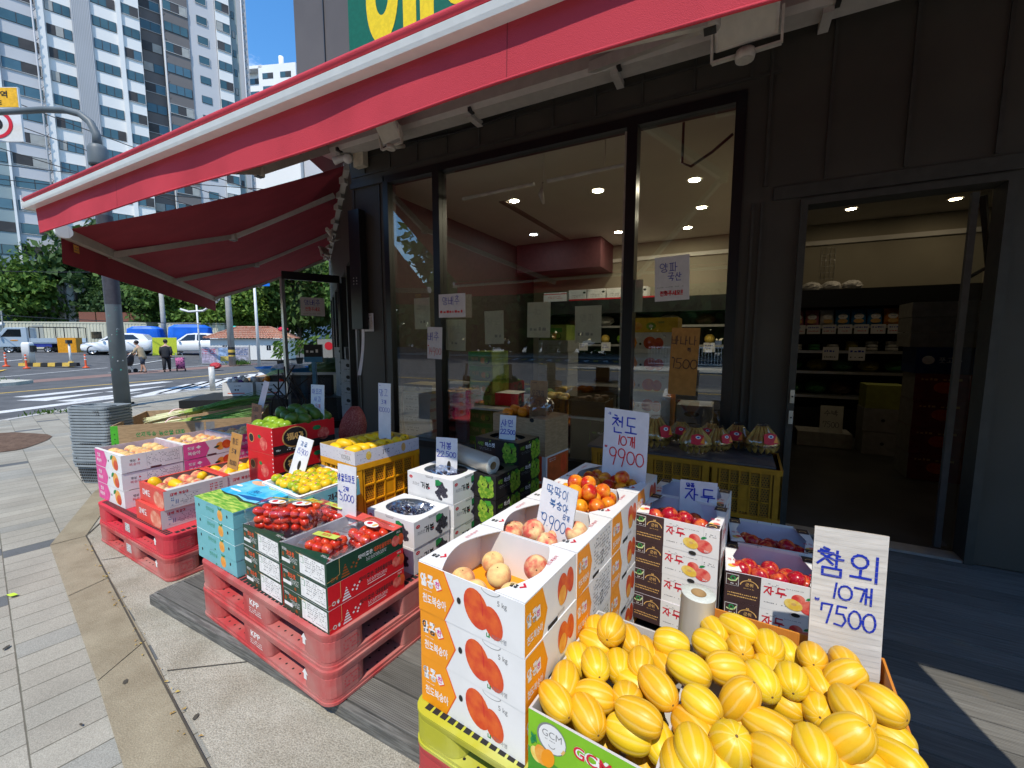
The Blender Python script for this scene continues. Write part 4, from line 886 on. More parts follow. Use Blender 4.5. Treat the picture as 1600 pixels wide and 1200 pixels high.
melon_bin((.444,1.004), .525, .352, -3.5, "grey lined melon bin nearest the camera", {'front': WHITEG, 'right': WHITE, 'back': WHITEG, 'left': WHITEG}, MIN)

# ---- dark green and red tomato cartons
def tomato(top):
    w, d, h = .337, .40, .1; b = MB(); carton(b, w, d, h, {'front': TGRN, 'right': TGRN if top else TRED, 'back': TRED, 'left': TRED}, mat("carton_grey_inside",(.5,.49,.5),.6)); F = sides(b, w, d, h)
    f = F['front']; f.rect(.145,.006,.325,.092,INKW,1); f.fake(.185,.014,.32,.088,8,INKG,2,3,.55); f.rect(.152,.055,.176,.083,INKGR,2); f.rect(.154,.057,.174,.081,INKW,3)
    f.text("맛있는",.012,.074,.013,INKW,1,bold=.02); f.hand("토마토",.078,.060,.018,.0035,ORD,1,sx=1.1); f.rect(.006,.022,.07,.038,INKW,1); f.fake(.055,.03,.13,.058,4,INKW,1,9,.8); f.ell(.10,.015,.008,.008,mat("print_rust",(.30,.07,.01),.6),1); f.ell(.018,.055,.008,.010,MATS["print_rust"],1)
    f.stroke([(.122,.093),(.13,.09),(.165,.0905),(.172,.087)],.0025,INKGOLD,2)
    for u in (.09,.20): f.ell(u,.004,.004,.003,HOLE,3,n=8)
    f = F['right']; c = INKW if top else INK
    f.text("맛이좋은",.15,.050,.020,INKW if top else INKB,1,bold=.02,maxw=.075); f.text("대추방울토마토",.232,.048,.024,ORD if top else INKB,1,bold=.02,maxw=.10); f.fake(.19,.026,.30,.044,3,INKW,1,5,.9); f.rect(.19,.018,.29,.021,INKGR if top else INKW,1)
    f.ell(.355,.05,.024,.026,PFP,2); f.ell(.386,.048,.018,.028,PFR,1.5); f.ell(.368,.074,.008,.005,INKGR,3); f.text("1KG",.362,.083,.010,INKW,1)
    tm = MATS["print_rust"] if top else INKW
    for k in range(5): f.poly([(.085-.022+k*.0044,.008+k*.012),(.085+.022-k*.0044,.008+k*.012),(.085+.018-k*.0044,.008+k*.012+.007),(.085-.018+k*.0044,.008+k*.012+.007)], tm, 1)
    for (u, q) in ((.115,.035),(.125,.05),(.14,.04),(.135,.028),(.15,.052)): f.ell(u,q,.005,.005,tm,1,n=8)
    f.ring(.025,.02,.009,.003,tm,1,n=12); f.ell(.045,.02,.005,.009,tm,1,n=10); f.stroke([(.0,.018),(.03,.022),(.058,.03),(.058,.1)],.002,INKGOLD,1)
    if top:
        # sloped front lip and red rear flap
        b.loft([[(-w/2+.004,-d/2,h),(w/2,-d/2,h),(w/2-.05,-d/2+.05,h+.001),(-w/2+.12,-d/2+.015,h+.001)], [(-w/2+.004,-d/2,h+.003),(w/2,-d/2,h+.003),(w/2-.05,-d/2+.05,h+.004),(-w/2+.12,-d/2+.015,h+.004)]], TGRN, smooth=False)
        b.loft([[(-w/2,d/2-.075,h+.001),(w/2,d/2-.055,h+.001),(w/2,d/2,h+.001),(-w/2,d/2,h+.001)],[(-w/2,d/2-.075,h+.004),(w/2,d/2-.055,h+.004),(w/2,d/2,h+.004),(-w/2,d/2,h+.004)]], mat("print_coral",(.72,.10,.08),.5), smooth=False)
        f = F['top']; f.o.z += .0045; f.text("맛있는 토마토",w-.07,.02,.012,INKW,2,maxw=.09); f.text("토마토",w-.06,d-.035,.012,INKW,2)
    else: b.poly([(-w/2,-d/2,h-.001),(w/2,-d/2,h-.001),(w/2,d/2,h-.001),(-w/2,d/2,h-.001)], TRED)
    return b.mesh("tomato_carton")
TM0, TM1 = tomato(False), tomato(True)
stack(TM0, "tomato_carton", (-1.402,1.068), .337, .40, -5.5, .303, .1015, 3, [f"tomato carton, {q} of the right stack on the middle pallet" for q in ("red sided lowest","red sided middle","dark green open topmost")], "carton", "green and red tomato cartons", TM1)
stack(TM0, "tomato_carton", (-1.752,1.105), .337, .40, -5.5, .303, .0985, 3, [f"tomato carton, {q} of the left stack beside the teal boxes" for q in ("lowest","middle","open topmost")], "carton", "green and red tomato cartons", TM1)

# ---- teal tangerine boxes
def teal(open_):
    w, d, h = .425, (.31 if not open_ else .37), (.0825 if not open_ else .10); b = MB(); carton(b, w, d, h, TEAL, INKW); F = sides(b, w, d, h)
    f = F['front']
    for u in (.05,.36): f.ell(u,.052,.007,.009,HOLE,1)
    f.text("한라산귤",.22,.042,.022,INKGR,1,al='r',maxw=.09); f.ring(.18,.06,.05,.002,INKG,1,a0=.3,a1=2.8,ry=.018,n=12); f.ell(.285,.043,.028,.030,PFO,1); leaf(f,.285,.07,.03,INKGR,.5,2); leaf(f,.285,.07,.026,INKGR,2.4,2); f.ell(.205,.008,.008,.005,INKGR,1,n=8)
    f = F['right']
    if open_:
        f.hand("제주밀감",.24,.030,.034,.005,INKB,1,al='c'); f.ell(.08,.035,.035,.024,PFO,1); leaf(f,.07,.05,.04,INKGR,1.2,2)
        b.loft([[(px,py,h-.02) for px,py in rrect(w-.01,d-.01,.012)],[(px,py,h+.012) for px,py in rrect(w+.004,d+.004,.014)],[(px,py,h+.012) for px,py in rrect(w-.036,d-.036,.014)],[(px,py,h-.035) for px,py in rrect(w-.05,d-.05,.014)]], mat("foam_white",(.82,.82,.80),.55), cap0=False, smooth=False)
    else:
        b.poly([(-w/2,-d/2,h-.0005),(w/2,-d/2,h-.0005),(w/2,d/2,h-.0005),(-w/2,d/2,h-.0005)], TEAL)
    return b.mesh("tangerine_box")
TE0, TE1 = teal(False), teal(True)
so = stack(TE0, "tangerine_box", (-2.165,1.137), .425, .31, -4.5, .303, .083, 4, [f"teal tangerine box, {q} of the front stack" for q in ("lowest","second lowest","second highest","topmost, with painted lid")], "carton", "teal tangerine boxes")
w, d = .43, .335; b = MB(); b.box(-w/2,-d/2,0,w/2,d/2,.006,TEAL); f = Face(b, (-w/2,-d/2,.006), (1,0,0), (0,1,0), (0,0,1))
f.poly([(0,0),(w,0),(w,.12),(.30,.10),(.20,.12),(.1,.11),(0,.13)], FIELD, 1); f.poly([(0,.13),(.1,.11),(.2,.12),(.3,.10),(w,.12),(w,d),(0,d)], SKYB, 1.5)
f.poly([(.02,.125),(.1,.105),(.2,.115),(.3,.095),(w,.115),(w,.13),(.3,.112),(.2,.13),(.1,.12)], mat("print_dark_hedge",(.03,.06,.02),.6), 2); f.poly([(.16,.14),(.30,.13),(w,.16),(w,.19),(.3,.17)], NAVY, 2)
f.text("JEJU",.235,.195,.032,NAVY,3,al='c',bold=.02); f.fake(.18,.175,.29,.186,1,NAVY,3,2)
f.ell(.10,.30,.075,.026,mat("print_peach",(.75,.42,.25),.5),2); f.ell(.26,.30,.05,.022,mat("print_leafy",(.40,.48,.20),.5),2.5); f.ell(.36,.31,.05,.02,mat("print_cream",(.74,.68,.56),.5),2); f.ell(.03,.22,.03,.01,INKW,2); f.ell(.09,.17,.06,.008,INKW,2)
o = b.build("printed_lid"); o.parent = so[3]; o.location = (0, .012, .083)
stack(TE0, "tangerine_box", (-2.055,1.43), .425, .31, -8, .303, .083, 3, [f"teal tangerine box, {q} under the open tangerine tray" for q in ("lowest","middle","upper")], "carton", "teal tangerine boxes")
TRAY = stack(TE1, "tangerine_tray", (-2.03,1.405), .425, .37, -8, .5535, .1, 1, ["open teal box with white foam tray of green and yellow tangerines"], "carton")[0]
TRAY.rotation_euler = (R(2.5), 0, R(-8))

# ---- white grape cartons
def grape():
    w, d, h = .355, .268, .138; b = MB(); carton(b, w, d, h, WHITE, WHITE); ring_top(b, w-.004, d-.004, h+.001, WHITE, .135, .103, 0, .008); F = sides(b, w, d, h)
    for k, L in (('front', w), ('right', d), ('left', d), ('back', w)):
        f = F[k]; s = L/w
        f.ell(.028,.108,.014,.009,INKR,1); f.fake(.02,.104,.036,.112,1,INKW,2,3); f.hand("거봉",.135*s+.01,.055,.034,.0055,INK,1,sx=1.0,seed=3); f.hand("지리산",.07*s,.062,.018,.0015,INKG,1); f.ell(.155*s+.02,.062,.006,.005,INKR,2)
        rg = random.Random(4)
        cu, cv = L*.76, .066
        for _ in range(46):
            a, r_ = rg.uniform(0,6.28), rg.random()**.6; f.ell(cu+.043*r_*math.cos(a)*(1-.2*math.sin(a)), cv+.048*r_*math.sin(a)-.003, .0105, .0105, PGRP, 1+rg.random()*3, n=9)
        f.poly([(cu-.045,cv+.055),(cu-.02,cv+.06),(cu+.005,cv+.045),(cu-.012,cv+.028),(cu-.045,cv+.02)], INKGR, 5)
        f.poly([(L/2-.03,h),(L/2-.028,h-.012),(L/2+.028,h-.012),(L/2+.03,h)], WHITEG, 1); f.stroke([(L/2-.03,h-.002),(L/2-.024,h-.012),(L/2+.024,h-.012),(L/2+.03,h-.002)],.0018,INKG,2)
    return b.mesh("grape_carton")
GR = grape()
stack(GR, "grape_carton", (-1.388,1.572), .355, .268, -5, .303, .1385, 2, ["white grape carton, lower of the front pair","white grape carton open on top beside the tomatoes"], "carton", "white grape cartons")
stack(GR, "grape_carton", (-1.345,1.853), .355, .268, -5, .303, .1385, 3, [f"white grape carton, {q} of the rear stack" for q in ("lowest","middle","topmost, with price card")], "carton", "white grape cartons")

# ---- black green-grape cartons
def muscat():
    w, d, h = .36, .25, .1385; b = MB(); carton(b, w, d, h, BLKC, BLKC); F = sides(b, w, d, h)
    ring_top(b, w-.004, d-.004, h+.001, BLKC, .13, .085)
    for k, L in (('front', w), ('right', d), ('left', d), ('back', w)):
        f = F[k]; rg = random.Random(8)
        f.text("샤인",.02,.085,.026,MGRN,1,bold=.01,maxw=.06); f.text("머스켓",.085,.082,.030,INKW,1,bold=.03,maxw=.085 if L > .3 else .06); leaf(f,.12,.118,.02,MGRN,.6,2); f.fake(.03,.055,.14,.075,2,INKG,1,3)
        for _ in range(26): f.ell(L*.8+rg.uniform(-.05,.045), .066+rg.uniform(-.055,.05), .016, .019, PMUS, 1+rg.random()*3, n=10)
        f.poly([(L*.78,.13),(L*.9,.135),(L*.93,.11),(L*.84,.10)], MGRN2, 5)
    return b.mesh("muscat_carton")
MU = muscat()
stack(MU, "muscat_carton", (-1.17,2.02), .36, .25, -6, .004, .1435, 5, [f"black green grape carton, {q} of the front stack" for q in ("lowest","second lowest","middle","second highest","topmost under the clear roll")], "carton", "black green grape cartons")
stack(MU, "muscat_carton", (-1.20,2.365), .36, .25, -8, .004, .1375, 6, [f"black green grape carton, {q} of the rear stack" for q in ("lowest","second lowest","third lowest","third highest","second highest","topmost with price card")], "carton", "black green grape cartons")
# ---- plain brown carton on orange cartons
b = MB(); w, d, h = .5, .33, .275; carton(b, w, d, h, KRAFT, KRAFTD)
for s in (-1,1): b.loft([[(s*(w/2-.001),-d/2+.004,h),(s*(w/2-.13),-d/2+.01,h+.004),(s*(w/2-.13),d/2-.01,h+.004),(s*(w/2-.001),d/2-.004,h)][::s],[(s*(w/2-.001),-d/2+.004,h+.004),(s*(w/2-.13),-d/2+.01,h+.008),(s*(w/2-.13),d/2-.01,h+.008),(s*(w/2-.001),d/2-.004,h+.004)][::s]], KRAFT, smooth=False)
f = sides(b,w,d,h)['front']; f.ell(w-.12,h-.012,.02,.016,HOLE,1); f = sides(b,w,d,h)['right']; f.rect(.158,0,.162,h,KRAFTD,1)
x, y = at_corner((-1.20,2.80), w, d, R(-10)); tag(b.build("brown_carton", loc=(x,y,.634), rz=R(-10)), "plain brown cardboard carton with oranges and a plastic bag on top", "carton")
b = MB(); w, d, h = .48, .33, .21; carton(b, w, d, h, {'front': ORD,'right': mat("carton_orange_red",(.62,.12,.03),.5),'back':WHITE,'left':WHITE}, WHITE); b.poly([(-w/2,-d/2,h-.001),(w/2,-d/2,h-.001),(w/2,d/2,h-.001),(-w/2,d/2,h-.001)], WHITE); F = sides(b,w,d,h)
F['front'].rect(0,0,w,.02,WHITE,1); F['front'].rect(w-.035,0,w,h,WHITE,1); F['right'].rect(0,0,.02,h,WHITE,1); F['right'].rect(0,h-.012,d,h,WHITE,1); F['right'].ell(.26,.11,.05,.075,ORD,1); F['right'].fake(.04,.16,.14,.19,2,INKW,2,3); F['front'].ell(.16,.1,.06,.06,ORD,1)
stack(b.mesh("orange_carton"), "orange_carton", (-1.19,2.80), .48, .33, -9, .004, .21, 3, ["orange red carton on the deck under the plain brown one, lowest","orange red carton under the plain brown one, middle","orange red carton directly under the plain brown one"], "carton", "orange red cartons")

# ---- red apple cartons
def apple():
    w, d, h = .345, .50, .198; b = MB(); carton(b, w, d, h, TRED, KRAFTD); F = sides(b, w, d, h)
    for k, L in (('front', w), ('right', d)):
        f = F[k]; f.rect(0,0,L if k == 'right' else .0001,.062,BLKC,1)
        if k == 'right':
            f.ell(.165,.108,.098,.078,INKGOLD,2); f.ell(.165,.110,.088,.069,BLKC,3); f.ring(.165,.106,.094,.012,mat("print_bronze",(.42,.2,.05),.4),2.5,a0=3.4,a1=6.0,ry=.07,n=16); f.text("福",.128,.088,.055,INKGOLD,4,al='c',bold=.02); f.hand("사과",.198,.09,.045,.008,INKGOLD,4,sx=.8); f.text("10kg",.02,.018,.018,INKW,2,bold=.02); f.fake(.10,.016,.23,.04,2,INKW,2,6)
            f.ell(.345,.145,.034,.018,INKGR,2); f.ell(.40,.09,.05,.05,PFP,1)
        else:
            f.ell(.17,.12,.02,.014,INKGR,2); f.ell(.22,.07,.05,.05,PFP,1); f.ell(.06,.1,.035,.035,INKGOLD,2); f.ell(.06,.1,.03,.03,BLKC,3)
            for q in range(6): f.ell(w-.008,.02+q*.03,.006,.006,WHITE,2,n=8)
    return b.mesh("apple_carton")
AP = apple()
stack(AP, "apple_carton", (-2.885,1.815), .345, .5, -4, .272, .199, 3, ["red apple carton with black band, lowest","red apple carton with black band, middle","open red apple carton heaped with green apples"], "carton", "red apple cartons")
# ---- yellow mango carton on a yellow crate
b = MB(); w, d, h = .41, .52, .088; SPR = mat("print_speckle", (.66,.65,.70), .5, col2=(.30,.30,.40), scale=70, mixlo=.62, mixhi=.68); carton(b, w, d, h, {'front': SPR,'right': SPR,'back': SPR,'left': SPR}, mat("carton_yellow_inside",(.62,.42,.10),.7)); F = sides(b,w,d,h)
F['front'].text("KOREA",.26,.022,.03,INKG,1,al='l',bold=.0,maxw=.1,sx=.8); F['right'].text("JTC",.235,.03,.032,INK,1,al='c',bold=.0); F['right'].ell(.1,.045,.02,.028,PFY,1); F['right'].ell(.38,.045,.018,.03,INKGOLD,1); F['front'].fake(.3,.06,.38,.082,2,INKR,1,4,.5)
b.box(-.003,-d/2+.004,.004,.003,d/2-.004,h-.01,KRAFTD)
x, y = at_corner((-2.085,1.835), w, d, R(-9)); tag(b.build("mango_carton", loc=(x,y,.705), rz=R(-9)), "low speckled white carton of yellow mangoes on a yellow crate", "carton")
CRY = mat("crate_yellow", (.80,.36,.008), .45, var=.06, spec=.4); CRYD = mat("crate_ochre", (.42,.20,.015), .5, var=.10, spec=.3)
def crate(w, d, h, m, holes=True):
    b = MB(); t = .012
    b.box(-w/2+.01,-d/2+.01,.0,w/2-.01,d/2-.01,.01,m)
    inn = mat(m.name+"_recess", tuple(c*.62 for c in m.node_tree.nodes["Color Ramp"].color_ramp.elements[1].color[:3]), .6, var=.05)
    for sx_, sy_, L, D in ((1,0,d,w),(-1,0,d,w),(0,1,w,d),(0,-1,w,d)):
        ux = Vector((0,1,0)) if sx_ > 0 else Vector((0,-1,0)) if sx_ < 0 else Vector((-1,0,0)) if sy_ > 0 else Vector((1,0,0)); n = Vector((sx_,sy_,0)); o = n*(D/2-.012) - ux*L/2
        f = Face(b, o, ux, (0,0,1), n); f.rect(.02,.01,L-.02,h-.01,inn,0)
        def rib(u0,v0,u1,v1,dep=.012):
            P = [o+ux*u0+Vector((0,0,v0)), o+ux*u1+Vector((0,0,v0)), o+ux*u1+Vector((0,0,v1)), o+ux*u0+Vector((0,0,v1))]
            b.loft([[p for p in P],[p+n*dep for p in P]], m, smooth=False)
        rib(0,h-.035,L,h,.014); rib(0,0,L,.03,.014); rib(0,.03,.045,h-.035,.012); rib(L-.045,.03,L,h-.035,.012); rib(.055,.03,.065,h-.035,.008); rib(L-.065,.03,L-.055,h-.035,.008)
        nc = 5 if L > .38 else 4
        for k in range(1,nc): u = .06+(L-.12)*k/nc; rib(u-.005,.03,u+.005,h-.035,.010)
        for q in (1,2): vv = .03+(h-.065)*q/3; rib(.065,vv-.005,L-.065,vv+.005,.010)
        cu0, cu1 = .06+(L-.12)*2/nc-.0, .06+(L-.12)*3/nc
        rib(cu0,.045,cu1 if nc == 5 else cu1,.03+(h-.065)*2/3,.006)
        for i in range(int((L-.13)/.016)):
            for j in range(int((h-.075)/.016)):
                u, vv = .07+i*.016+(.008 if j % 2 else 0), .04+j*.016
                if u < L-.07: f.poly([(u,vv-.005),(u+.005,vv),(u,vv+.005),(u-.005,vv)], HOLE, 1)
    return b.mesh("crate")
ycr = crate(.41,.52,.40,CRY)
stack(ycr, "plastic_crate", (-2.085,1.835), .41, .52, -9, .303, .4, 1, ["bright yellow plastic crate carrying the mango carton"], "crate")
ocr = crate(.425,.5,.36,CRYD)
stack(ocr, "plastic_crate", (.31,3.165), .425, .5, -1.5, .291, .36, 1, ["ochre yellow crate by the doorway, right one under the banana board"], "crate", "ochre crates under the bananas")
stack(ocr, "plastic_crate", (-.118,3.175), .425, .5, -1.5, .291, .36, 1, ["ochre yellow crate under the bananas, middle one"], "crate", "ochre crates under the bananas")
stack(ocr, "plastic_crate", (-.546,3.185), .425, .5, -1.5, .291, .36, 1, ["ochre yellow crate behind the tall nectarine price card"], "crate", "ochre crates under the bananas")
b = MB(); b.box(-1.0,3.18,.653,.275,3.72,.667,mat("grey_board",(.10,.085,.08),.8,var=.1,scale=10)); tag(b.build("display_board", rz=0), "dark grey board laid over the yellow crates", "board")

# ---- pink and red peach cartons on the left pallet
def pink(v):
    w, d, h = .50, .385, .129; b = MB(); carton(b, w, d, h, WHITE, mat("carton_pinkish",(.62,.50,.52),.6)); F = sides(b, w, d, h); f = F['front']
    f.poly([(0,0),(.19,0),(.235,h*.5),(.19,h),(0,h)],INKP,1); f.text("햇살",.05,.075,.03,INKW,2,bold=.02); f.text("복숭아",.03,.03,.032,INKW,2,bold=.02,maxw=.13); f.ell(.26,.065,.008,.009,HOLE,1); f.ell(.38,.066,.055,.055,PFO,1); f.ell(.40,.05,.04,.04,PFR,2); leaf(f,.30,.08,.07,INKGR,.6,3)
    for k in ('right','left'):
        f = F[k]
        if v == 0:
            f.text("햇살",.05,.075,.018,INK,1,bold=.01); f.poly([(.10,.075),(.112,.085),(.10,.095)],INKR,1); f.text("복숭아",.045,.045,.022,INKR,1,maxw=.08); f.fake(.155,.028,.36,.112,7,INKG,1,3,.5); f.rect(.15,.02,.151,.118,INKG,1); f.rect(.36,.02,.361,.118,INKG,1)
        else:
            f.poly([(0,0),(.16,0),(.19,h*.5),(.16,h),(0,h)],INKP,1); f.text("햇살",.03,.078,.026,INKW,2,bold=.02); f.text("복숭아",.03,.03,.032,INKW,2,bold=.03,maxw=.11); f.poly([(.09,.09),(.11,.105),(.13,.09),(.11,.075)],INKW,2)
            f.ell(.275,.065,.033,.036,PFO,1); f.ell(.325,.072,.036,.038,PFR,2); leaf(f,.27,.07,-.05,mat("print_dark_leaf",(.03,.06,.03),.6),.2,3)
        f.rect(.17,.0,.24,.012,mat("print_slot_maroon",(.12,.03,.04),.7),2)
    b.loft([[(x,y,h+.001) for x,y in ((-w/2,-d/2),(w/2,-d/2),(w/2,-d/2+.03),(-w/2,-d/2+.015))],[(x,y,h+.004) for x,y in ((-w/2,-d/2),(w/2,-d/2),(w/2,-d/2+.03),(-w/2,-d/2+.015))]], WHITE, smooth=False)
    return b.mesh("pink_peach_carton")
PK0, PK1 = pink(0), pink(1)
pv = Vector((.04,.998))*.389
for i, lab in enumerate(("nearest","middle","far")):
    N = Vector((-3.945,1.335))+pv*i
    stack(PK0 if i == 0 else PK1, "pink_peach_carton", N, .50, .385, -2.3, .2465, .1335, 3, [f"white and pink peach carton, {q} of the {lab} stack on the left pallet" for q in ("lowest","middle","open topmost")], "carton", "white and pink peach cartons")
def redp(v):
    w, d, h = .40, .385, .128; b = MB(); carton(b, w, d, h, {'front': mat("print_coral_red",(.70,.07,.05),.45,var=.05),'right': WHITEG,'back': WHITEG,'left': WHITEG}, mat("carton_red_inside",(.52,.38,.32),.6)); F = sides(b, w, d, h); f = F['front']
    f.hand("미백도",.12,.05,.04,.006,INKW,1); f.ell(.30,.058,.062,.056,mat("print_peach_big",(.72,.2,.12),.45,col2=(.82,.45,.3),scale=18),1); f.ell(.35,.055,.05,.052,MATS["print_peach_big"],2)
    f = F['right']
    if v == 0:
        f.hand("미백 복숭아",.09,.088,.018,.003,INKR,1); f.rect(.03,.015,.22,.016,INKG,1); f.rect(.03,.085,.22,.086,INKG,1); f.fake(.09,.02,.21,.08,5,INKG,1,3,.5); f.hand("11",.07,.03,.026,.003,NAVY,2); f.fake(.04,.02,.055,.08,4,NAVY,1,3)
        for q in range(3): f.fake(.27+.03*q,.02,.29+.03*q,.11,5,INKR if q != 2 else INKG,1,q,1)
    else:
        f.hand("미백 복숭아",.10,.075,.022,.003,INKR,1); f.ell(.27,.055,.03,.032,PFO,1); f.ell(.25,.045,.025,.027,PFR,2); leaf(f,.22,.03,.05,INKGR,-.3,3); 
        for q in range(3): f.fake(.31+.022*q,.02,.325+.022*q,.11,5,INKR if q != 2 else INKG,1,q,1)
    for (x0,y0,x1,y1) in ((-w/2,-d/2,w/2,-d/2+.02),(-w/2,d/2-.03,w/2,d/2),(-w/2,-d/2,-w/2+.02,d/2)): b.box(x0,y0,h,x1,y1,h+.003,MATS["print_coral_red"])
    b.box(w/2-.045,-d/2+.02,h,w/2,d/2-.03,h+.0028,WHITEG)
    return b.mesh("red_peach_carton")
RP0, RP1 = redp(0), redp(1)
stack(RP0, "red_peach_carton", (-3.285,1.285), .40, .385, -3, .2465, .128, 1, ["red fronted peach carton directly on the left pallet, nearest"], "carton", "red fronted peach cartons"); stack(RP0, "red_peach_carton", (-3.27,1.30), .40, .385, -4, .376, .128, 1, ["red fronted open peach carton with handwritten number on its side"], "carton", "red fronted peach cartons")
stack(RP1, "red_peach_carton", (-3.255,1.675), .40, .385, -3, .2465, .128, 1, ["red fronted peach carton on the left pallet, rear lower"], "carton", "red fronted peach cartons"); stack(RP1, "red_peach_carton", (-3.245,1.688), .40, .385, -4, .376, .128, 1, ["red fronted open peach carton with a peach printed on its side"], "carton", "red fronted peach cartons")

# ---- stack of shopping baskets
BSK = mat("basket_grey", (.27,.305,.325), .5, var=.05, spec=.4)
def basket():
    b = MB(); w, d, h = .44, .31, .21
    rr = lambda k, z: [(x, y, z) for x, y in rrect(w*k, d*k, .05, 4)]
    b.loft([rr(.82,0), rr(.97,h-.02)], BSK, cap1=False, smooth=False)
    b.loft([rr(.975,h-.022), rr(1.04,h-.022), rr(1.045,h-.008), rr(1.04,h), rr(.97,h), rr(.93,h-.06), rr(.80,.008)], BSK, cap0=False, smooth=False)
    for (o, ux, n, L) in (((-w*.41,-d*.41,0),(1,0,0),(0,-1,.18),w*.82),((w*.41,-d*.41,0),(0,1,0),(1,0,.18),d*.82)):
        f = Face(b, o, ux, (0 if ux[0] else .155*1, -.155 if ux[0] else 0, 1), n, .004); k = int(L/.024)
        for i in range(k):
            for j in range(5): f.rect(.02+(L-.04)*i/k, .018+j*.033, .02+(L-.04)*i/k+.013, .018+j*.033+.02, HOLE, 1)
    b.tube([(-.19,.0,h),(-.185,-.12,h+.008),(0,-.145,h+.01),(.185,-.12,h+.008),(.19,0,h)], .008, BSK, 6)
    return b.mesh("shopping_basket")
bm = basket(); rg = random.Random(2)
for k in range(21):
    o = bpy.data.objects.new("shopping_basket", bm); COL.objects.link(o); o.location = (-6.14+rg.uniform(-.006,.006), 1.95+rg.uniform(-.006,.006), -.06+k*.0315); o.rotation_euler = (0,0,R(24+rg.uniform(-1.5,1.5)))
    tag(o, "bottom shopping basket of the tall grey stack, its mesh side showing" if k == 0 else "top shopping basket of the tall grey stack by the lamp pole" if k == 20 else "grey shopping basket nested in the middle of the tall stack", "basket", "grey shopping baskets in one stack")

# ---- big brown box of spring onions
b = MB(); w, d, h = 1.35, 1.05, .30; carton(b, w, d, h, KRAFT, KRAFTD, t=.012); F = sides(b, w, d, h); f = F['front']; f.rect(0,0,.06,h,mat("tape_green",(.08,.45,.03),.5),1); f.rect(.0,0,.05,h,MATS["tape_green"],2)
for i in range(4): f.ell(.03,.06+i*.05,.006,.006,HOLE,3,n=8)
f.hand("산지직송 농산물 대파",.42,.17,.045,.006,INKGR,1,al='c',sx=.9); f.rect(.72,.12,.80,.28,INKG,1); f.rect(.82,.12,.9,.28,INKG,1)
FL = Vector((-5.70,1.87)); ya = R(52.8); ux = Vector((math.cos(ya), math.sin(ya))); uy = Vector((-ux.y, ux.x)); cc = FL + ux*w/2 + uy*d/2
OBOX = tag(b.build("onion_box", loc=(cc.x, cc.y, .30), rz=ya), "wide brown cardboard box with green taped corner holding spring onions", "box")
b = MB(); carton(b, 1.25, .95, .30, KRAFT, KRAFTD); b.poly([(-.62,-.47,.297),(.62,-.47,.297),(.62,.47,.297),(-.62,.47,.297)], KRAFT); tag(b.build("carton", loc=(cc.x, cc.y, -.058), rz=ya), "brown carton beneath the box of spring onions", "box"); COL.objects["carton"].scale.z = 1.18

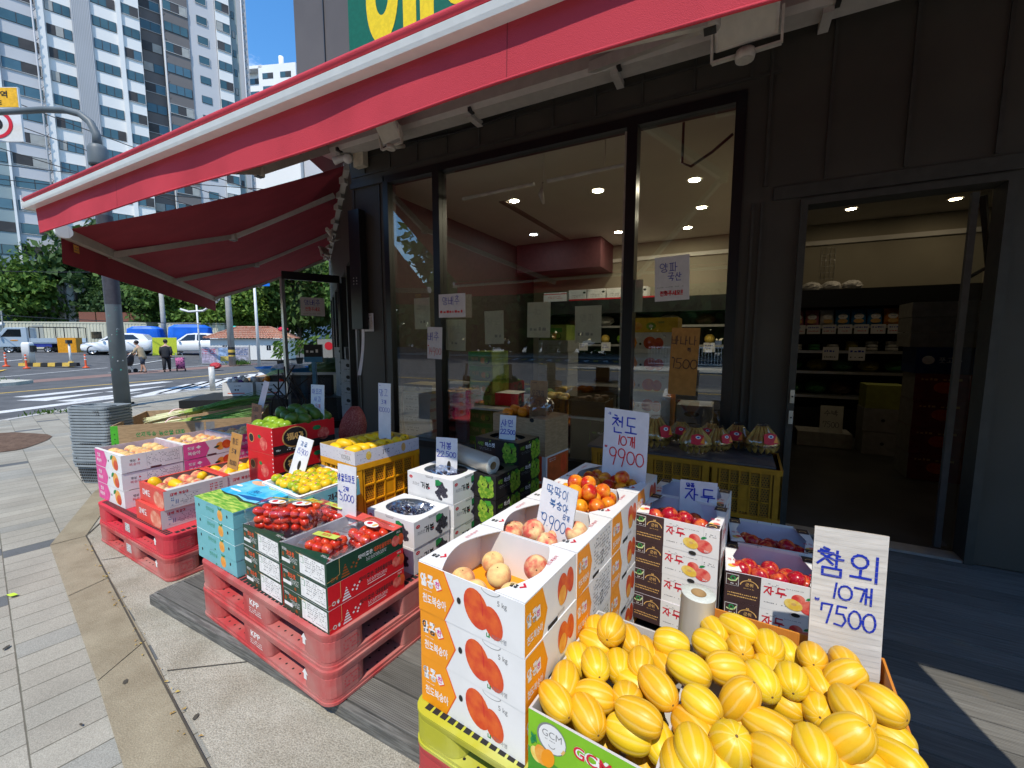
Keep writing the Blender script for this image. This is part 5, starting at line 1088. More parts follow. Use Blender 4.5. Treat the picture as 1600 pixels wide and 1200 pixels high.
# ------------------------------------------------------------------ fruit
def striped_melon_mat():
    m, n, l, p = nt("melon_skin"); p.inputs["Roughness"].default_value = .42; p.inputs["Specular IOR Level"].default_value = .45
    co = n.new("ShaderNodeTexCoord"); sx = n.new("ShaderNodeSeparateXYZ"); l.new(co.outputs["Object"], sx.inputs[0])
    def mth(op, a, b=None):
        q = n.new("ShaderNodeMath"); q.operation = op
        for i, x in enumerate((a, b)):
            if x is None: continue
            if isinstance(x, (int, float)): q.inputs[i].default_value = x
            else: l.new(x, q.inputs[i])
        return q.outputs[0]
    nz = n.new("ShaderNodeTexNoise"); nz.inputs["Scale"].default_value = 22; nz.inputs["Detail"].default_value = 4; l.new(co.outputs["Object"], nz.inputs[0])
    ang = mth('ADD', mth('ARCTAN2', sx.outputs[1], sx.outputs[0]), mth('MULTIPLY', mth('SUBTRACT', nz.outputs[0], .5), .22))
    c = mth('COSINE', mth('MULTIPLY', ang, 10.0))
    oi = n.new("ShaderNodeObjectInfo")
    rp = n.new("ShaderNodeValToRGB"); e = rp.color_ramp.elements; e[0].position = .5; e[1].position = .98; e[0].color = (0,0,0,1); e[1].color = (1,1,1,1); l.new(mth('MULTIPLY', c, -1.0), rp.inputs[0])
    n2 = n.new("ShaderNodeTexNoise"); n2.inputs["Scale"].default_value = 9; n2.inputs["Detail"].default_value = 3; n2.noise_dimensions = '4D'; l.new(co.outputs["Object"], n2.inputs["Vector"]); l.new(mth('MULTIPLY', oi.outputs["Random"], 40.0), n2.inputs["W"])
    r2 = n.new("ShaderNodeValToRGB"); e = r2.color_ramp.elements; e[0].position = .33; e[1].position = .68; e[0].color = (.70,.35,.008,1); e[1].color = (.80,.50,.02,1); l.new(n2.outputs[0], r2.inputs[0])
    hs = n.new("ShaderNodeHueSaturation"); mr = n.new("ShaderNodeMapRange"); mr.inputs["To Min"].default_value = .494; mr.inputs["To Max"].default_value = .517; l.new(oi.outputs["Random"], mr.inputs[0]); l.new(mr.outputs[0], hs.inputs["Hue"]); l.new(r2.outputs[0], hs.inputs["Color"])
    mx_ = n.new("ShaderNodeMix"); mx_.data_type = 'RGBA'; mx_.inputs["B"].default_value = (.82,.62,.20,1); l.new(mth('MULTIPLY', rp.outputs[0], .40), mx_.inputs["Factor"]); l.new(hs.outputs[0], mx_.inputs["A"])
    # fine brown scuffs
    sc_ = n.new("ShaderNodeTexNoise"); sc_.inputs["Scale"].default_value = 75; sc_.inputs["Detail"].default_value = 5; l.new(co.outputs["Object"], sc_.inputs[0])
    r3 = n.new("ShaderNodeValToRGB"); e = r3.color_ramp.elements; e[0].position = .70; e[1].position = .78; e[0].color = (0,0,0,1); e[1].color = (.55,.55,.55,1); l.new(sc_.outputs[0], r3.inputs[0])
    m3 = n.new("ShaderNodeMix"); m3.data_type = 'RGBA'; m3.inputs["B"].default_value = (.30,.17,.03,1); l.new(r3.outputs[0], m3.inputs["Factor"]); l.new(mx_.outputs["Result"], m3.inputs["A"]); l.new(m3.outputs["Result"], p.inputs["Base Color"])
    bp = n.new("ShaderNodeBump"); bp.inputs["Strength"].default_value = .12; bp.inputs["Distance"].default_value = .003; l.new(sc_.outputs[0], bp.inputs["Height"]); l.new(bp.outputs[0], p.inputs["Normal"])
    return m
MEL = striped_melon_mat(); NAVEL = mat("stem_scar", (.16,.09,.03), .8)
def blush_mat(name, base, blush, rough=.5, lo=.42, hi=.64, scale=16, fuzz=0, spec=.35, specks=None, sss=0):
    m, n, l, p = nt(name); p.inputs["Roughness"].default_value = rough; p.inputs["Specular IOR Level"].default_value = spec
    co = n.new("ShaderNodeTexCoord"); oi = n.new("ShaderNodeObjectInfo")
    a = n.new("ShaderNodeTexNoise"); a.noise_dimensions = '4D'; a.inputs["Scale"].default_value = scale; a.inputs["Detail"].default_value = 5; a.inputs["Roughness"].default_value = .55
    q = n.new("ShaderNodeMath"); q.operation = 'MULTIPLY'; q.inputs[1].default_value = 60; l.new(oi.outputs["Random"], q.inputs[0]); l.new(q.outputs[0], a.inputs["W"]); l.new(co.outputs["Object"], a.inputs["Vector"])
    rp = n.new("ShaderNodeValToRGB"); e = rp.color_ramp.elements; e[0].position = lo; e[1].position = hi; e[0].color = (*base,1); e[1].color = (*blush,1); l.new(a.outputs[0], rp.inputs[0]); last = rp.outputs[0]
    if specks:
        s_ = n.new("ShaderNodeTexVoronoi"); s_.inputs["Scale"].default_value = 130; l.new(co.outputs["Object"], s_.inputs["Vector"])
        r2 = n.new("ShaderNodeValToRGB"); e = r2.color_ramp.elements; e[0].position = .10; e[1].position = .22; e[0].color = (.6,.6,.6,1); e[1].color = (0,0,0,1); l.new(s_.outputs["Distance"], r2.inputs[0])
        mm = n.new("ShaderNodeMix"); mm.data_type = 'RGBA'; mm.inputs["B"].default_value = (*specks,1); l.new(r2.outputs[0], mm.inputs["Factor"]); l.new(last, mm.inputs["A"]); last = mm.outputs["Result"]
    l.new(last, p.inputs["Base Color"])
    if fuzz: p.inputs["Sheen Weight"].default_value = fuzz; p.inputs["Sheen Roughness"].default_value = .4
    MATS[name] = m; return m
PEACH = blush_mat("peach_skin", (.78,.56,.26), (.60,.085,.06), .75, .40, .60, 27, fuzz=.25); PEACHY = blush_mat("pale_peach_skin", (.80,.56,.22), (.66,.22,.10), .75, .46, .66, 24, fuzz=.2)
NECT = blush_mat("nectarine_skin", (.85,.32,.015), (.50,.015,.010), .30, .42, .60, 15, specks=(.80,.30,.04)); PLUMM = blush_mat("plum_skin", (.70,.16,.035), (.36,.006,.020), .26, .38, .52, 26, specks=(.75,.30,.12))
APPLEM = blush_mat("green_apple_skin", (.30,.46,.03), (.16,.30,.015), .28, .4, .65, 12); MANGOG = blush_mat("green_mango_skin", (.075,.16,.02), (.05,.10,.015), .38, .35, .7, 9, specks=(.18,.28,.06)); MANGOY = blush_mat("yellow_mango_skin", (.86,.55,.008), (.80,.42,.006), .42, .4, .65, 9)
TANG = blush_mat("tangerine_skin", (.80,.50,.012), (.30,.40,.012), .36, .50, .58, 20, specks=(.84,.58,.05)); TOM = blush_mat("tomato_skin", (.68,.035,.012), (.80,.12,.02), .2, .5, .72, 9, spec=.5); ORNG = blush_mat("orange_skin", (.78,.26,.008), (.75,.20,.006), .45, .4, .6, 60); BAN = blush_mat("banana_skin", (.60,.40,.09), (.36,.21,.05), .5, .42, .68, 14)

def fruit_mesh(name, m, rx, rz, cleft=0, dimple=.18, n=22, k=14, ribs=0, ribd=0, taper=0, stem=True, shape=2.0):
    b = MB(); rings = []
    for i in range(1, k):
        a = math.pi*i/k; sa, ca = math.sin(a), math.cos(a); row = []
        rr = abs(sa)**(2/shape)
        for j in range(n):
            t = 2*math.pi*j/n; r_ = rx*rr*(1 - ribd*max(0, math.cos(ribs*t+math.pi))**3*sa if ribs else 1)*(1+taper*ca)
            dd = abs((t+math.pi) % (2*math.pi)-math.pi); 
            if cleft: r_ *= 1-cleft*math.exp(-(dd/.22)**2)
            z = -rz*ca
            top = math.exp(-((math.pi-a)/.42)**2); z -= dimple*rz*top
            bot = math.exp(-(a/.35)**2); z += dimple*.35*rz*bot
            row.append((r_*math.cos(t), r_*math.sin(t), z))
        rings.append(row)
    b.loft(rings, m, cap0=True, cap1=True); 
    zt = rings[-1][0][2]
    for q in range(2): b.sm[-1-q] = True
    if stem: b.ball((0,0,zt-.0005), rx*.075, NAVEL, 8, 5, (1,1,.6)); b.ball((0,0,rings[0][0][2]+.0004), rx*.06, NAVEL, 8, 5, (1,1,.5))
    return b.mesh(name)
def drop(me, name, P, ax=None, spin=0, s=1.0, label="", cat="", group=None):
    o = bpy.data.objects.new(name, me); COL.objects.link(o); o.location = P; o.scale = (s, s, s)
    if ax is not None:
        q = Vector(ax).normalized().to_track_quat('Z', 'X'); o.rotation_mode = 'QUATERNION'; o.rotation_quaternion = q @ Quaternion((0,0,1), spin)
    return tag(o, label, cat, group)
rg = random.Random(77)
MELM = [fruit_mesh("melon", MEL, .0475, .067, n=60, k=20, ribs=10, ribd=.04, dimple=.07, shape=2.2), fruit_mesh("melon", MEL, .049, .061, n=60, k=20, ribs=10, ribd=.045, dimple=.09, shape=2.2, taper=.06), fruit_mesh("melon", MEL, .045, .071, n=60, k=20, ribs=10, ribd=.035, dimple=.06, shape=2.15, taper=-.08)]
M1=[
(-0.332,1.367,0.5,0.015,-1.0,0.0),(-0.339,1.204,0.485,0.476,-0.87,0.131),(-0.413,1.14,0.45,0.302,-0.953,0.0),(-0.415,1.032,0.435,0.613,-0.79,0.0),(-0.318,1.045,0.43,0.446,-0.895,0.0),(-0.317,1.124,0.45,0.985,0.158,0.074),(-0.23,1.16,0.45,0.167,-0.816,0.554),(-0.179,1.023,0.505,0.959,-0.282,0.0),(-0.203,1.014,0.43,0.996,-0.085,0.0),(-0.129,1.096,0.42,0.398,-0.917,0.0),(-0.153,1.201,0.49,0.732,-0.681,0.0),(-0.217,1.291,0.475,0.187,-0.98,0.063),(-0.285,1.288,0.44,0.329,-0.935,0.13),(-0.413,1.262,0.435,0.489,-0.863,0.13),(-0.381,1.352,0.44,0.948,-0.313,0.064),(-0.278,1.428,0.44,0.448,-0.892,0.06),(-0.222,1.402,0.435,0.403,-0.913,0.061),(-0.139,1.414,0.485,0.997,0.077,0.0),(-0.159,1.371,0.43,0.556,-0.807,0.2),(-0.229,1.24,0.43,0.947,-0.314,0.069),(-0.396,1.418,0.44,0.283,-0.959,0.0)]
M2=[
(-0.076,1.302,0.5,0.959,-0.284,0.0),(-0.032,1.164,0.515,0.881,-0.474,-0.0),(-0.026,1.459,0.49,0.933,-0.361,0.0),(-0.017,1.587,0.46,0.395,-0.912,0.114),(0.058,1.58,0.5,0.858,-0.511,0.057),(0.061,1.517,0.47,0.147,-0.922,0.359),(0.024,1.358,0.5,0.923,0.385,0.0),(0.057,1.238,0.51,0.505,0.178,0.845),(0.116,1.36,0.495,0.401,-0.914,0.061),(0.147,1.551,0.485,0.049,-0.997,0.055),(0.268,1.563,0.485,-0.086,-0.971,0.225),(0.195,1.396,0.5,-0.019,-1.0,0.0),(0.271,1.483,0.45,0.292,-0.955,0.059),(0.259,1.376,0.45,-0.075,-0.922,0.381),(0.339,1.49,0.5,0.78,0.317,0.539),(0.357,1.599,0.475,0.079,-0.971,0.226),(0.323,1.348,0.51,0.262,-0.963,0.06),(0.406,1.413,0.5,0.773,-0.631,0.06),(0.416,1.393,0.43,0.851,-0.521,0.064),(0.202,1.618,0.44,0.27,-0.956,0.114),(0.174,1.385,0.43,0.829,-0.555,0.065),(0.246,1.455,0.42,0.349,-0.935,0.061),(0.138,1.485,0.45,0.078,-0.949,0.305)]
M3=[
(-0.041,1.033,0.5,0.291,-0.954,0.072),(-0.047,1.137,0.46,0.709,-0.665,0.234),(0.04,1.08,0.51,0.147,-0.436,0.888),(0.053,1.231,0.44,0.962,-0.22,0.158),(0.13,1.196,0.49,0.941,-0.33,0.07),(0.125,1.068,0.53,0.63,-0.62,0.468),(0.216,1.155,0.51,0.132,-0.989,0.066),(0.286,1.216,0.52,0.602,-0.003,0.798),(0.394,1.265,0.47,0.684,-0.642,0.346),(0.317,1.213,0.46,0.997,0.017,0.073),(0.01,1.057,0.46,0.412,-0.899,0.15),(-0.071,1.024,0.45,0.24,-0.959,0.151),(0.066,1.082,0.45,0.836,-0.525,0.16),(0.18,1.123,0.47,0.683,0.631,0.366),(0.26,1.185,0.45,0.272,-0.952,0.139),(0.38,1.252,0.44,0.159,-0.978,0.133)]
for nm, L, lab in (("a", M1, "yellow striped melon lying in the green fronted bin"), ("b", M2, "yellow striped melon heaped in the orange lined bin by the price card"), ("c", M3, "yellow striped melon in the nearest grey lined bin")):
    for q in L:
        if nm == "a" and q[1] < 1.07: q = (q[0], max(q[1], 1.062), q[2]+(.012 if q[2] < .46 else 0), q[3], q[4]*.5, q[5])
        s_ = rg.uniform(.91,1.02) * (1.06 if nm == "c" else 1)
        drop(MELM[rg.randrange(3)], "melon", q[:3], q[3:], rg.uniform(0,6.28), s_, lab, "melon", lab.replace("yellow striped melon", "melons"))
# hidden lower layer that carries the heap
for (x0,x1,y0,y1,z) in ((-.40,-.17,1.10,1.42,.32),(.02,.42,1.45,1.64,.32),(-.02,.38,1.10,1.26,.32)):
    nx, ny = int((x1-x0)/.1)+1, int((y1-y0)/.12)+1
    for i in range(nx):
        for j in range(ny):
            lab = "yellow striped melon in the bottom layer beneath the heaped ones"
            if rg.random() < .85: drop(MELM[rg.randrange(3)], "melon", (x0+(x1-x0)*i/max(1,nx-1)+rg.uniform(-.008,.008), y0+(y1-y0)*j/max(1,ny-1)+rg.uniform(-.01,.01), z), (rg.uniform(-.4,.4),1,rg.uniform(-.1,.1)), rg.uniform(0,6), 1, lab, "melon", "melons in the bottom layers")

# ---- fruit lying in the open cartons: carton frame -> world
def inbox(N, w, d, yaw):
    x, y = at_corner(N, w, d, R(yaw)); c, s_ = math.cos(R(yaw)), math.sin(R(yaw))
    return lambda u, v_: (x+u*c-v_*s_, y+u*s_+v_*c)
PCH = fruit_mesh("peach", PEACH, .043, .040, cleft=.07, dimple=.22, n=28); PCHY = fruit_mesh("peach", PEACHY, .041, .038, cleft=.06, dimple=.2, n=28)
P = inbox(PN[0], .42, .335, -6.2)
for (u, v_, z, ax, m_, lab) in ((.005,-.005,.700,(-.1,-.2,1),PCHY,"pale yellow peach standing in the middle of the front carton"), (-.115,-.055,.672,(0,0,1),PCHY,"pale peach at the left end of the front carton"), (-.02,-.105,.683,(.2,-.3,1),PCHY,"pale peach near the front edge of the front carton"), (.09,-.055,.683,(.3,-.2,1),PCHY,"pale peach right of centre in the front carton"), (.098,.085,.715,(.35,-.75,.25),PCH,"big red blushed peach leaning on the back wall of the front carton"),(-.10,.10,.668,(0,0,1),PCHY,"pale peach in the shaded back corner of the front carton"),(.16,-.1,.668,(0,.2,1),PCHY,"pale peach tucked under the right flap of the front carton"),(-.17,-.12,.668,(0,.2,1),PCHY,"pale peach tucked under the left flap of the front carton")):
    drop(m_, "peach", (*P(u,v_), z), ax, rg.uniform(0,6), rg.uniform(.97,1.08), lab, "peach", "peaches in the front carton")
P = inbox(PN[1], .42, .335, -6.2)
for (u, v_, z, ax, lab) in ((-.045,-.035,.725,(.2,-.5,.6),"red peach with a deep cleft in the second carton"), (.04,-.075,.712,(.3,-.2,.9),"pale pink peach at the front of the second carton"), (.115,.03,.735,(-.2,-.4,.8),"red blushed peach at the right of the second carton"), (-.13,-.07,.70,(0,0,1),"flat pink peach at the left of the second carton"), (.085,-.10,.695,(.1,.3,1),"yellowish peach low in the right front of the second carton"),(-.08,.06,.69,(0,.2,1),"pink peach in the shade at the back of the second carton"),(-.16,.0,.685,(0,.2,1),"pink peach under the left flap of the second carton"),(.02,.05,.69,(.2,.2,1),"pink peach right beneath the leaning price card")):
    drop(PCH, "peach", (*P(u,v_), z), ax, rg.uniform(0,6), rg.uniform(1.0,1.12), lab, "peach", "peaches in the second carton")
NCT = fruit_mesh("nectarine", NECT, .036, .0355, cleft=.06, dimple=.2, n=26)
for bi_, N in ((2, PN[2]), (3, PN[3])):
    P = inbox(N, .42, .335, -6.2); k = 0
    spots = [(-.11,-.07,.742),(-.045,-.085,.748),(.03,-.09,.745),(.095,-.06,.748),(-.09,.005,.755),(-.02,-.01,.762),(.055,0,.765),(.118,.02,.742),(-.12,.085,.745),(-.05,.075,.76),(.03,.085,.752),(.10,.09,.742),(-.015,-.055,.795),(.05,-.035,.803),(-.055,.035,.807),(.015,.04,.815),(.083,.035,.79)]
    if bi_ == 3: spots = [(-.12,-.10,.735),(-.05,-.10,.745),(.03,-.09,.74),(.10,-.09,.74),(-.10,-.02,.742),(-.02,-.02,.755),(.05,-.02,.748),(.12,0,.735),(.085,-.05,.79),(.0,.06,.735),(-.09,.06,.735)]
    for u, v_, z in spots:
        drop(NCT, "nectarine", (*P(u+rg.uniform(-.006,.006), v_+rg.uniform(-.006,.006)), z), (rg.uniform(-1,1),rg.uniform(-1,.4),rg.uniform(-.2,1)), rg.uniform(0,6), rg.uniform(.96,1.1), "glossy orange red nectarine heaped in the third carton of the row" if bi_ == 2 else "dark red shaded nectarine below the tall white price card", "nectarine", "nectarines in the third carton" if bi_ == 2 else "nectarines in the rearmost carton")
    for i in range(4):
        for j in range(3): drop(NCT, "nectarine", (*P(-.12+.08*i, -.1+.09*j), .69), (0,0,1), rg.uniform(0,6), 1.05, "nectarine in the bottom layer of its carton", "nectarine", "nectarines in the bottom layers")
PLU = fruit_mesh("plum", PLUMM, .0365, .0365, cleft=.04, dimple=.15, n=24)
for (N, yaw, zb, lab, sp_) in (((-.02,1.957),-6,.148+.1325*3,"red plum in the open carton topping the left plum stack",[(-.11,-.07,.09),(-.045,-.045,.105),(.025,-.055,.108),(.10,-.075,.095),(-.01,-.10,.085),(-.09,.02,.07),(.05,.03,.07),(.0,.03,.075)]),
                          ((.380,1.985),1.5,.103+.1325*2,"red plum in the open carton topping the right front plum stack",[(-.12,-.06,.10),(-.05,-.07,.092),(.02,-.085,.095),(.085,-.06,.105),(-.09,.0,.085),(-.015,-.02,.078),(.06,0,.075),(.12,-.05,.085),(.0,.06,.07)]),
                          ((.395,2.287),3,.113+.1325*2,"red plum in the open carton topping the right rear plum stack",[(-.12,-.06,.09),(-.085,-.07,.105),(-.03,-.09,.09),(.06,-.075,.108),(.11,-.09,.09),(0,0,.07),(-.1,.03,.07)])):
    P = inbox(N, .368, .288, yaw)
    for u, v_, z in sp_: drop(PLU, "plum", (*P(u,v_), zb+z+.01), (rg.uniform(-.7,.7),rg.uniform(-.9,.3),rg.uniform(.2,1)), rg.uniform(0,6), rg.uniform(.96,1.12), lab, "plum", lab.replace("red plum", "red plums"))
    for i in range(4):
        for j in range(3): drop(PLU, "plum", (*P(-.12+.08*i, -.08+.08*j), zb+.038), (0,0,1), rg.uniform(0,6), 1.05, "plum in the bottom layer of an open carton", "plum", "plums in the bottom layers")
# green apples and green mangoes on the red apple carton
APM = fruit_mesh("apple", APPLEM, .042, .038, dimple=.3, n=22); MGM = fruit_mesh("mango", MANGOG, .044, .055, dimple=.04, n=22, shape=2.1)
P = inbox((-2.885,1.815), .345, .5, -4)
for u, v_, z in ((-.11,-.20,.86),(-.04,-.205,.865),(.03,-.2,.855),(.10,-.2,.85),(-.1,-.12,.875),(-.02,-.13,.88),(.06,-.13,.87),(.12,-.12,.86)):
    drop(APM, "apple", (*P(u,v_), z), (rg.uniform(-.5,.5),-.5,1), rg.uniform(0,6), rg.uniform(.95,1.08), "pale green apple at the front of the heaped red carton", "apple", "pale green apples on the red carton")
for u, v_, z in ((-.09,-.03,.925),(.0,-.04,.905),(.09,-.05,.90),(-.03,.05,.95),(.07,.04,.93),(.13,.02,.89),(-.11,.08,.90),(.02,.14,.94),(.10,.13,.915),(-.07,.16,.92),(.13,.2,.885),(.04,.22,.89),(-.1,.22,.88)):
    drop(MGM, "mango", (*P(u,v_), z), (rg.uniform(-1,1),rg.uniform(-1,1),rg.uniform(-.2,.8)), rg.uniform(0,6), rg.uniform(.95,1.08), "dark green round fruit heaped behind the pale apples", "mango", "dark green fruit on the red carton")
for i in range(4):
    for j in range(5): drop(APM, "apple", (*P(-.12+.08*i, -.2+.1*j), .80), (0,0,1), 0, 1, "apple in the bottom layer of the red carton", "apple", "apples in the bottom layer")
# yellow mangoes in two lanes
YM = fruit_mesh("mango", MANGOY, .036, .062, dimple=.03, n=20, shape=2.1, taper=-.12); P = inbox((-2.085,1.835), .41, .52, -9)
for s in (-1,1):
    for j in range(7):
        o = drop(YM, "mango", (*P(s*.1+rg.uniform(-.012,.012), -.21+j*.07), .767+rg.uniform(-.004,.008)), (s*rg.uniform(.6,1),rg.uniform(-.5,.5),rg.uniform(-.1,.45)), rg.uniform(0,6), rg.uniform(.95,1.1), f"yellow mango in the {'left' if s < 0 else 'right'} lane of the speckled carton", "mango", f"yellow mangoes in the {'left' if s < 0 else 'right'} lane")
        q = MB(); q.tube([(0,0,.060),(.004,.002,.068),(.012,.004,.074)], [.003,.0025,.002], INK, 6); q.build("stem", o)
# tangerines in the foam tray
TGM = fruit_mesh("tangerine", TANG, .032, .026, dimple=.12, n=20)
P = inbox((-2.03,1.405), .425, .37, -8); STK = ink("fruit_sticker", (.80,.45,.30))
k = 0
for i in range(6):
    for j in range(5):
        u, v_ = -.155+i*.062+(.02 if j % 2 else -.01), -.125+j*.062
        if abs(u) > .175: continue
        o = drop(TGM, "tangerine", (*P(u+rg.uniform(-.006,.006), v_+rg.uniform(-.006,.006)), .662+rg.uniform(-.004,.012)-u*.0), (rg.uniform(-.3,.3),rg.uniform(-.4,.2),1), rg.uniform(0,6), rg.uniform(.95,1.12), "yellow green tangerine with a small sticker in the foam tray", "tangerine", "tangerines in the foam tray")
        q = MB(); f = Face(q, (0,0,.0252), (1,0,0), (0,1,0), (0,0,1), .0012); f.ell(0.003,0.002,.006,.006,STK,1,n=10); f.ell(0.003,0.002,.003,.003,INKR,2,n=8); q.build("sticker", o)
# peaches in pink and red cartons
NET = mat("pink_foam_net", (.80,.55,.55), .8)
for i in range(3):
    N = Vector((-3.945,1.335))+Vector((.04,.998))*.389*i; P = inbox(N, .50, .385, -2.3)
    for a in range(4):
        for c_ in range(3):
            o = drop(PCHY, "peach", (*P(-.165+a*.108+rg.uniform(-.01,.01), -.11+c_*.11), .597+rg.uniform(-.003,.008)), (rg.uniform(-.3,.3),rg.uniform(-.5,.2),1), rg.uniform(0,6), rg.uniform(1.0,1.15), f"yellow peach in a pink foam net in the {('nearest','middle','far')[i]} pink carton", "peach", f"peaches in the {('nearest','middle','far')[i]} pink carton")
            q = MB(); nn = 14
            rings = [[(.047*math.sin(th)*math.cos(2*math.pi*t/nn)*(1+.08*(t % 2)), .047*math.sin(th)*math.sin(2*math.pi*t/nn)*(1+.08*(t % 2)), -.043*math.cos(th)+(.006 if t % 2 else 0)*(th > 1.2)) for t in range(nn)] for th in (.4,.9,1.35,1.6)]
            q.loft(rings, NET, cap0=False, cap1=False); q.build("foam_net", o)
for (N, nm) in (((-3.27,1.30),"nearer"), ((-3.245,1.688),"farther")):
    P = inbox(N, .40, .385, -4)
    for a in range(3):
        for c_ in range(4):
            y_ = rg.random() < (.3 if nm == "nearer" else .6)
            drop(PCH if not y_ else YM, "peach" if not y_ else "mango", (*P(-.115+a*.105+rg.uniform(-.012,.012), -.125+c_*.083), .45+.008+rg.uniform(0,.014)+(.006 if y_ else 0)), (rg.uniform(-1,1),rg.uniform(-.6,.6),rg.uniform(0,.6)), rg.uniform(0,6), rg.uniform(.95,1.1), f"{'yellow mango' if y_ else 'orange pink peach'} in the {nm} red fronted carton", "mango" if y_ else "peach", f"{'yellow mangoes' if y_ else 'peaches'} in the {nm} red fronted carton")

# ---- tomato punnets
CLEAR = glassmat("clear_plastic", (.97,.97,.98), ior=1.42, rough=.08, boost=.03); FILM = glassmat("plastic_film", (.95,.95,.96), ior=1.5, rough=.12, boost=.06)
TML = fruit_mesh("tomato", TOM, .0168, .0235, dimple=.08, n=12, k=8, stem=False, shape=2.2); TMR = fruit_mesh("tomato", TOM, .0205, .0195, dimple=.14, n=14, k=9, stem=False)
LBG = ink("label_lime", (.50,.58,.10)); LBW = ink("label_white", (.82,.78,.74))
def punnet(u, v_, P, z0, yaw, h, tm, lab, lbl, pile, dims=(.16,.115), count=34):
    x, y = P(u, v_); t = thing("tomato_pack", lab, "tomato pack", (x, y, z0), R(yaw), "clear packs of cherry tomatoes"); t.scale = (1.2,)*3 if lbl == "g" else (1.28,)*3; w, d = dims; r_ = random.Random(int(u*1000+v_*77+count))
    q = MB(); rr = lambda k, z: [(a, c_, z) for a, c_ in rrect(w*k, d*k, .02, 4)]
    q.loft([rr(.86,.002), rr(.94,h*.5), rr(1.0,h*.62)], CLEAR, cap1=False); q.loft([rr(1.06,h*.62), rr(1.06,h*.64)], CLEAR, cap0=False, cap1=False); q.loft([rr(1.0,h*.64), rr(.97,h*.9), rr(.86,h), rr(.5,h+.003)], CLEAR, cap0=False)
    q.build("clamshell", t)
    f = MB(); F_ = Face(f, (0,0,h+.005), (1,0,0), (0,1,0), (0,0,1))
    if lbl == 'w':
        F_.ell(.0,.01,.038,.019,LBW,1); F_.ell(-.012,.012,.012,.010,INKR,2); F_.ell(.02,.013,.008,.012,INKGOLD,2)
    else:
        F_.rect(-.06,-.012,.055,.018,LBG,1); F_.hand("토마토",-.0,-.004,.014,.002,INKR,2)
    f.build("label", t)
    n = 0
    for L in range(pile):
        zz = .018+L*.027 if tm is TML else .022+L*.032
        sx_, sy_ = (.042,.032) if tm is TML else (.039,.039)
        nx, ny = int(w*.86/sx_), int(d*.86/sy_)
        for i in range(nx):
            for j in range(ny):
                if n >= count: break
                a, c_ = (i-(nx-1)/2)*sx_+r_.uniform(-.004,.004), (j-(ny-1)/2)*sy_+r_.uniform(-.004,.004)
                o = bpy.data.objects.new("tomato", tm); COL.objects.link(o); o.parent = t; o.location = (a, c_, min(zz+r_.uniform(-.003,.003), h-.014)); o.rotation_euler = (r_.uniform(-.5,.5)+1.57*(tm is TML), r_.uniform(-.5,.5), r_.uniform(0,6)); n += 1
        n = n
P = inbox((-1.752,1.105), .337, .40, -5.5)
punnet(-.075,-.085,P,.565,12,.095,TML,"clear pack of long red tomatoes with white label, front left","w",3,(.185,.14),60); punnet(.06,-.035,P,.575,20,.09,TML,"clear pack of long red tomatoes on the left stack, overlapping the other white labelled one","w",3,(.185,.14),60)
punnet(.07,.145,P,.535,-5,.075,TML,"clear lime labelled tomato pack at the back of the left stack","g",2,(.15,.11),44); punnet(-.09,.12,P,.535,-5,.075,TML,"clear lime labelled tomato pack behind the left white labelled one","g",2,(.15,.11),44)
P = inbox((-1.402,1.068), .337, .40, -5.5)
punnet(-.05,-.055,P,.515,5,.075,TMR,"clear lime labelled pack of round red tomatoes in the right carton","g",2,(.17,.14),32); punnet(.045,.105,P,.515,-12,.08,TMR,"clear pack of round red tomatoes with white label in the right carton","w",2,(.17,.14),32)

# ---- wrapped grapes
GRB = mat("grape_skin", (.012,.010,.025), .35, col2=(.05,.045,.09), scale=60, objvar=.1); MUSB = mat("muscat_skin", (.16,.26,.04), .35, col2=(.25,.36,.07), scale=50)
FILMB = glassmat("blue_white_film", (.80,.86,.97), ior=1.6, rough=.18, boost=.16)
def bunch(P3, m, film, lab, grp, s=1.0, seed=1):
    t = thing("grape_bunch", lab, "grapes", P3, group=grp); r_ = random.Random(seed); q = MB()
    for _ in range(48):
        a, rr_ = r_.uniform(0,6.28), r_.random()**.5; q.ball((.095*s*rr_*math.cos(a), .065*s*rr_*math.sin(a), r_.uniform(0,.045)*(1-rr_*.5)), .0125*s, m, 9, 6)
    q.build("berries", t)
    q = MB(); nn = 26; rings = []
    for i in range(9):
        th = .15+i*.17; row = []
        for j in range(nn):
            ph = 2*math.pi*j/nn; wv_ = 1+r_.uniform(-.10,.10); row.append((.115*s*math.sin(th)*math.cos(ph)*wv_, .082*s*math.sin(th)*math.sin(ph)*wv_, .065*math.cos(th)*wv_+.008))
        rings.append(row)
    q.loft(rings, film, cap0=True, cap1=False, smooth=False); q.build("wrapper", t)
P = inbox((-1.388,1.572), .355, .268, -5)
bunch((*P(-.03,-.01),.528), GRB, FILMB, "film wrapped black grapes in the front white carton", None, 1.05, 3); bunch((*P(.07,.06),.518), GRB, FILMB, "film wrapped black grapes at the back of the front white carton", None, .85, 4)
P = inbox((-1.345,1.853), .355, .268, -5); bunch((*P(0,-.005),.668), GRB, FILMB, "film wrapped black grapes in the rear white carton with a price card", None, 1.05, 5)
P = inbox((-1.17,2.02), .36, .25, -6); bunch((*P(-.03,-.03),.655), MUSB, FILMB, "film wrapped green grapes under the clear roll", None, 1.1, 6)
P = inbox((-1.20,2.365), .36, .25, -8); bunch((*P(0,0),.765), MUSB, FILMB, "film wrapped green grapes in the rear black carton", None, 1.1, 7)
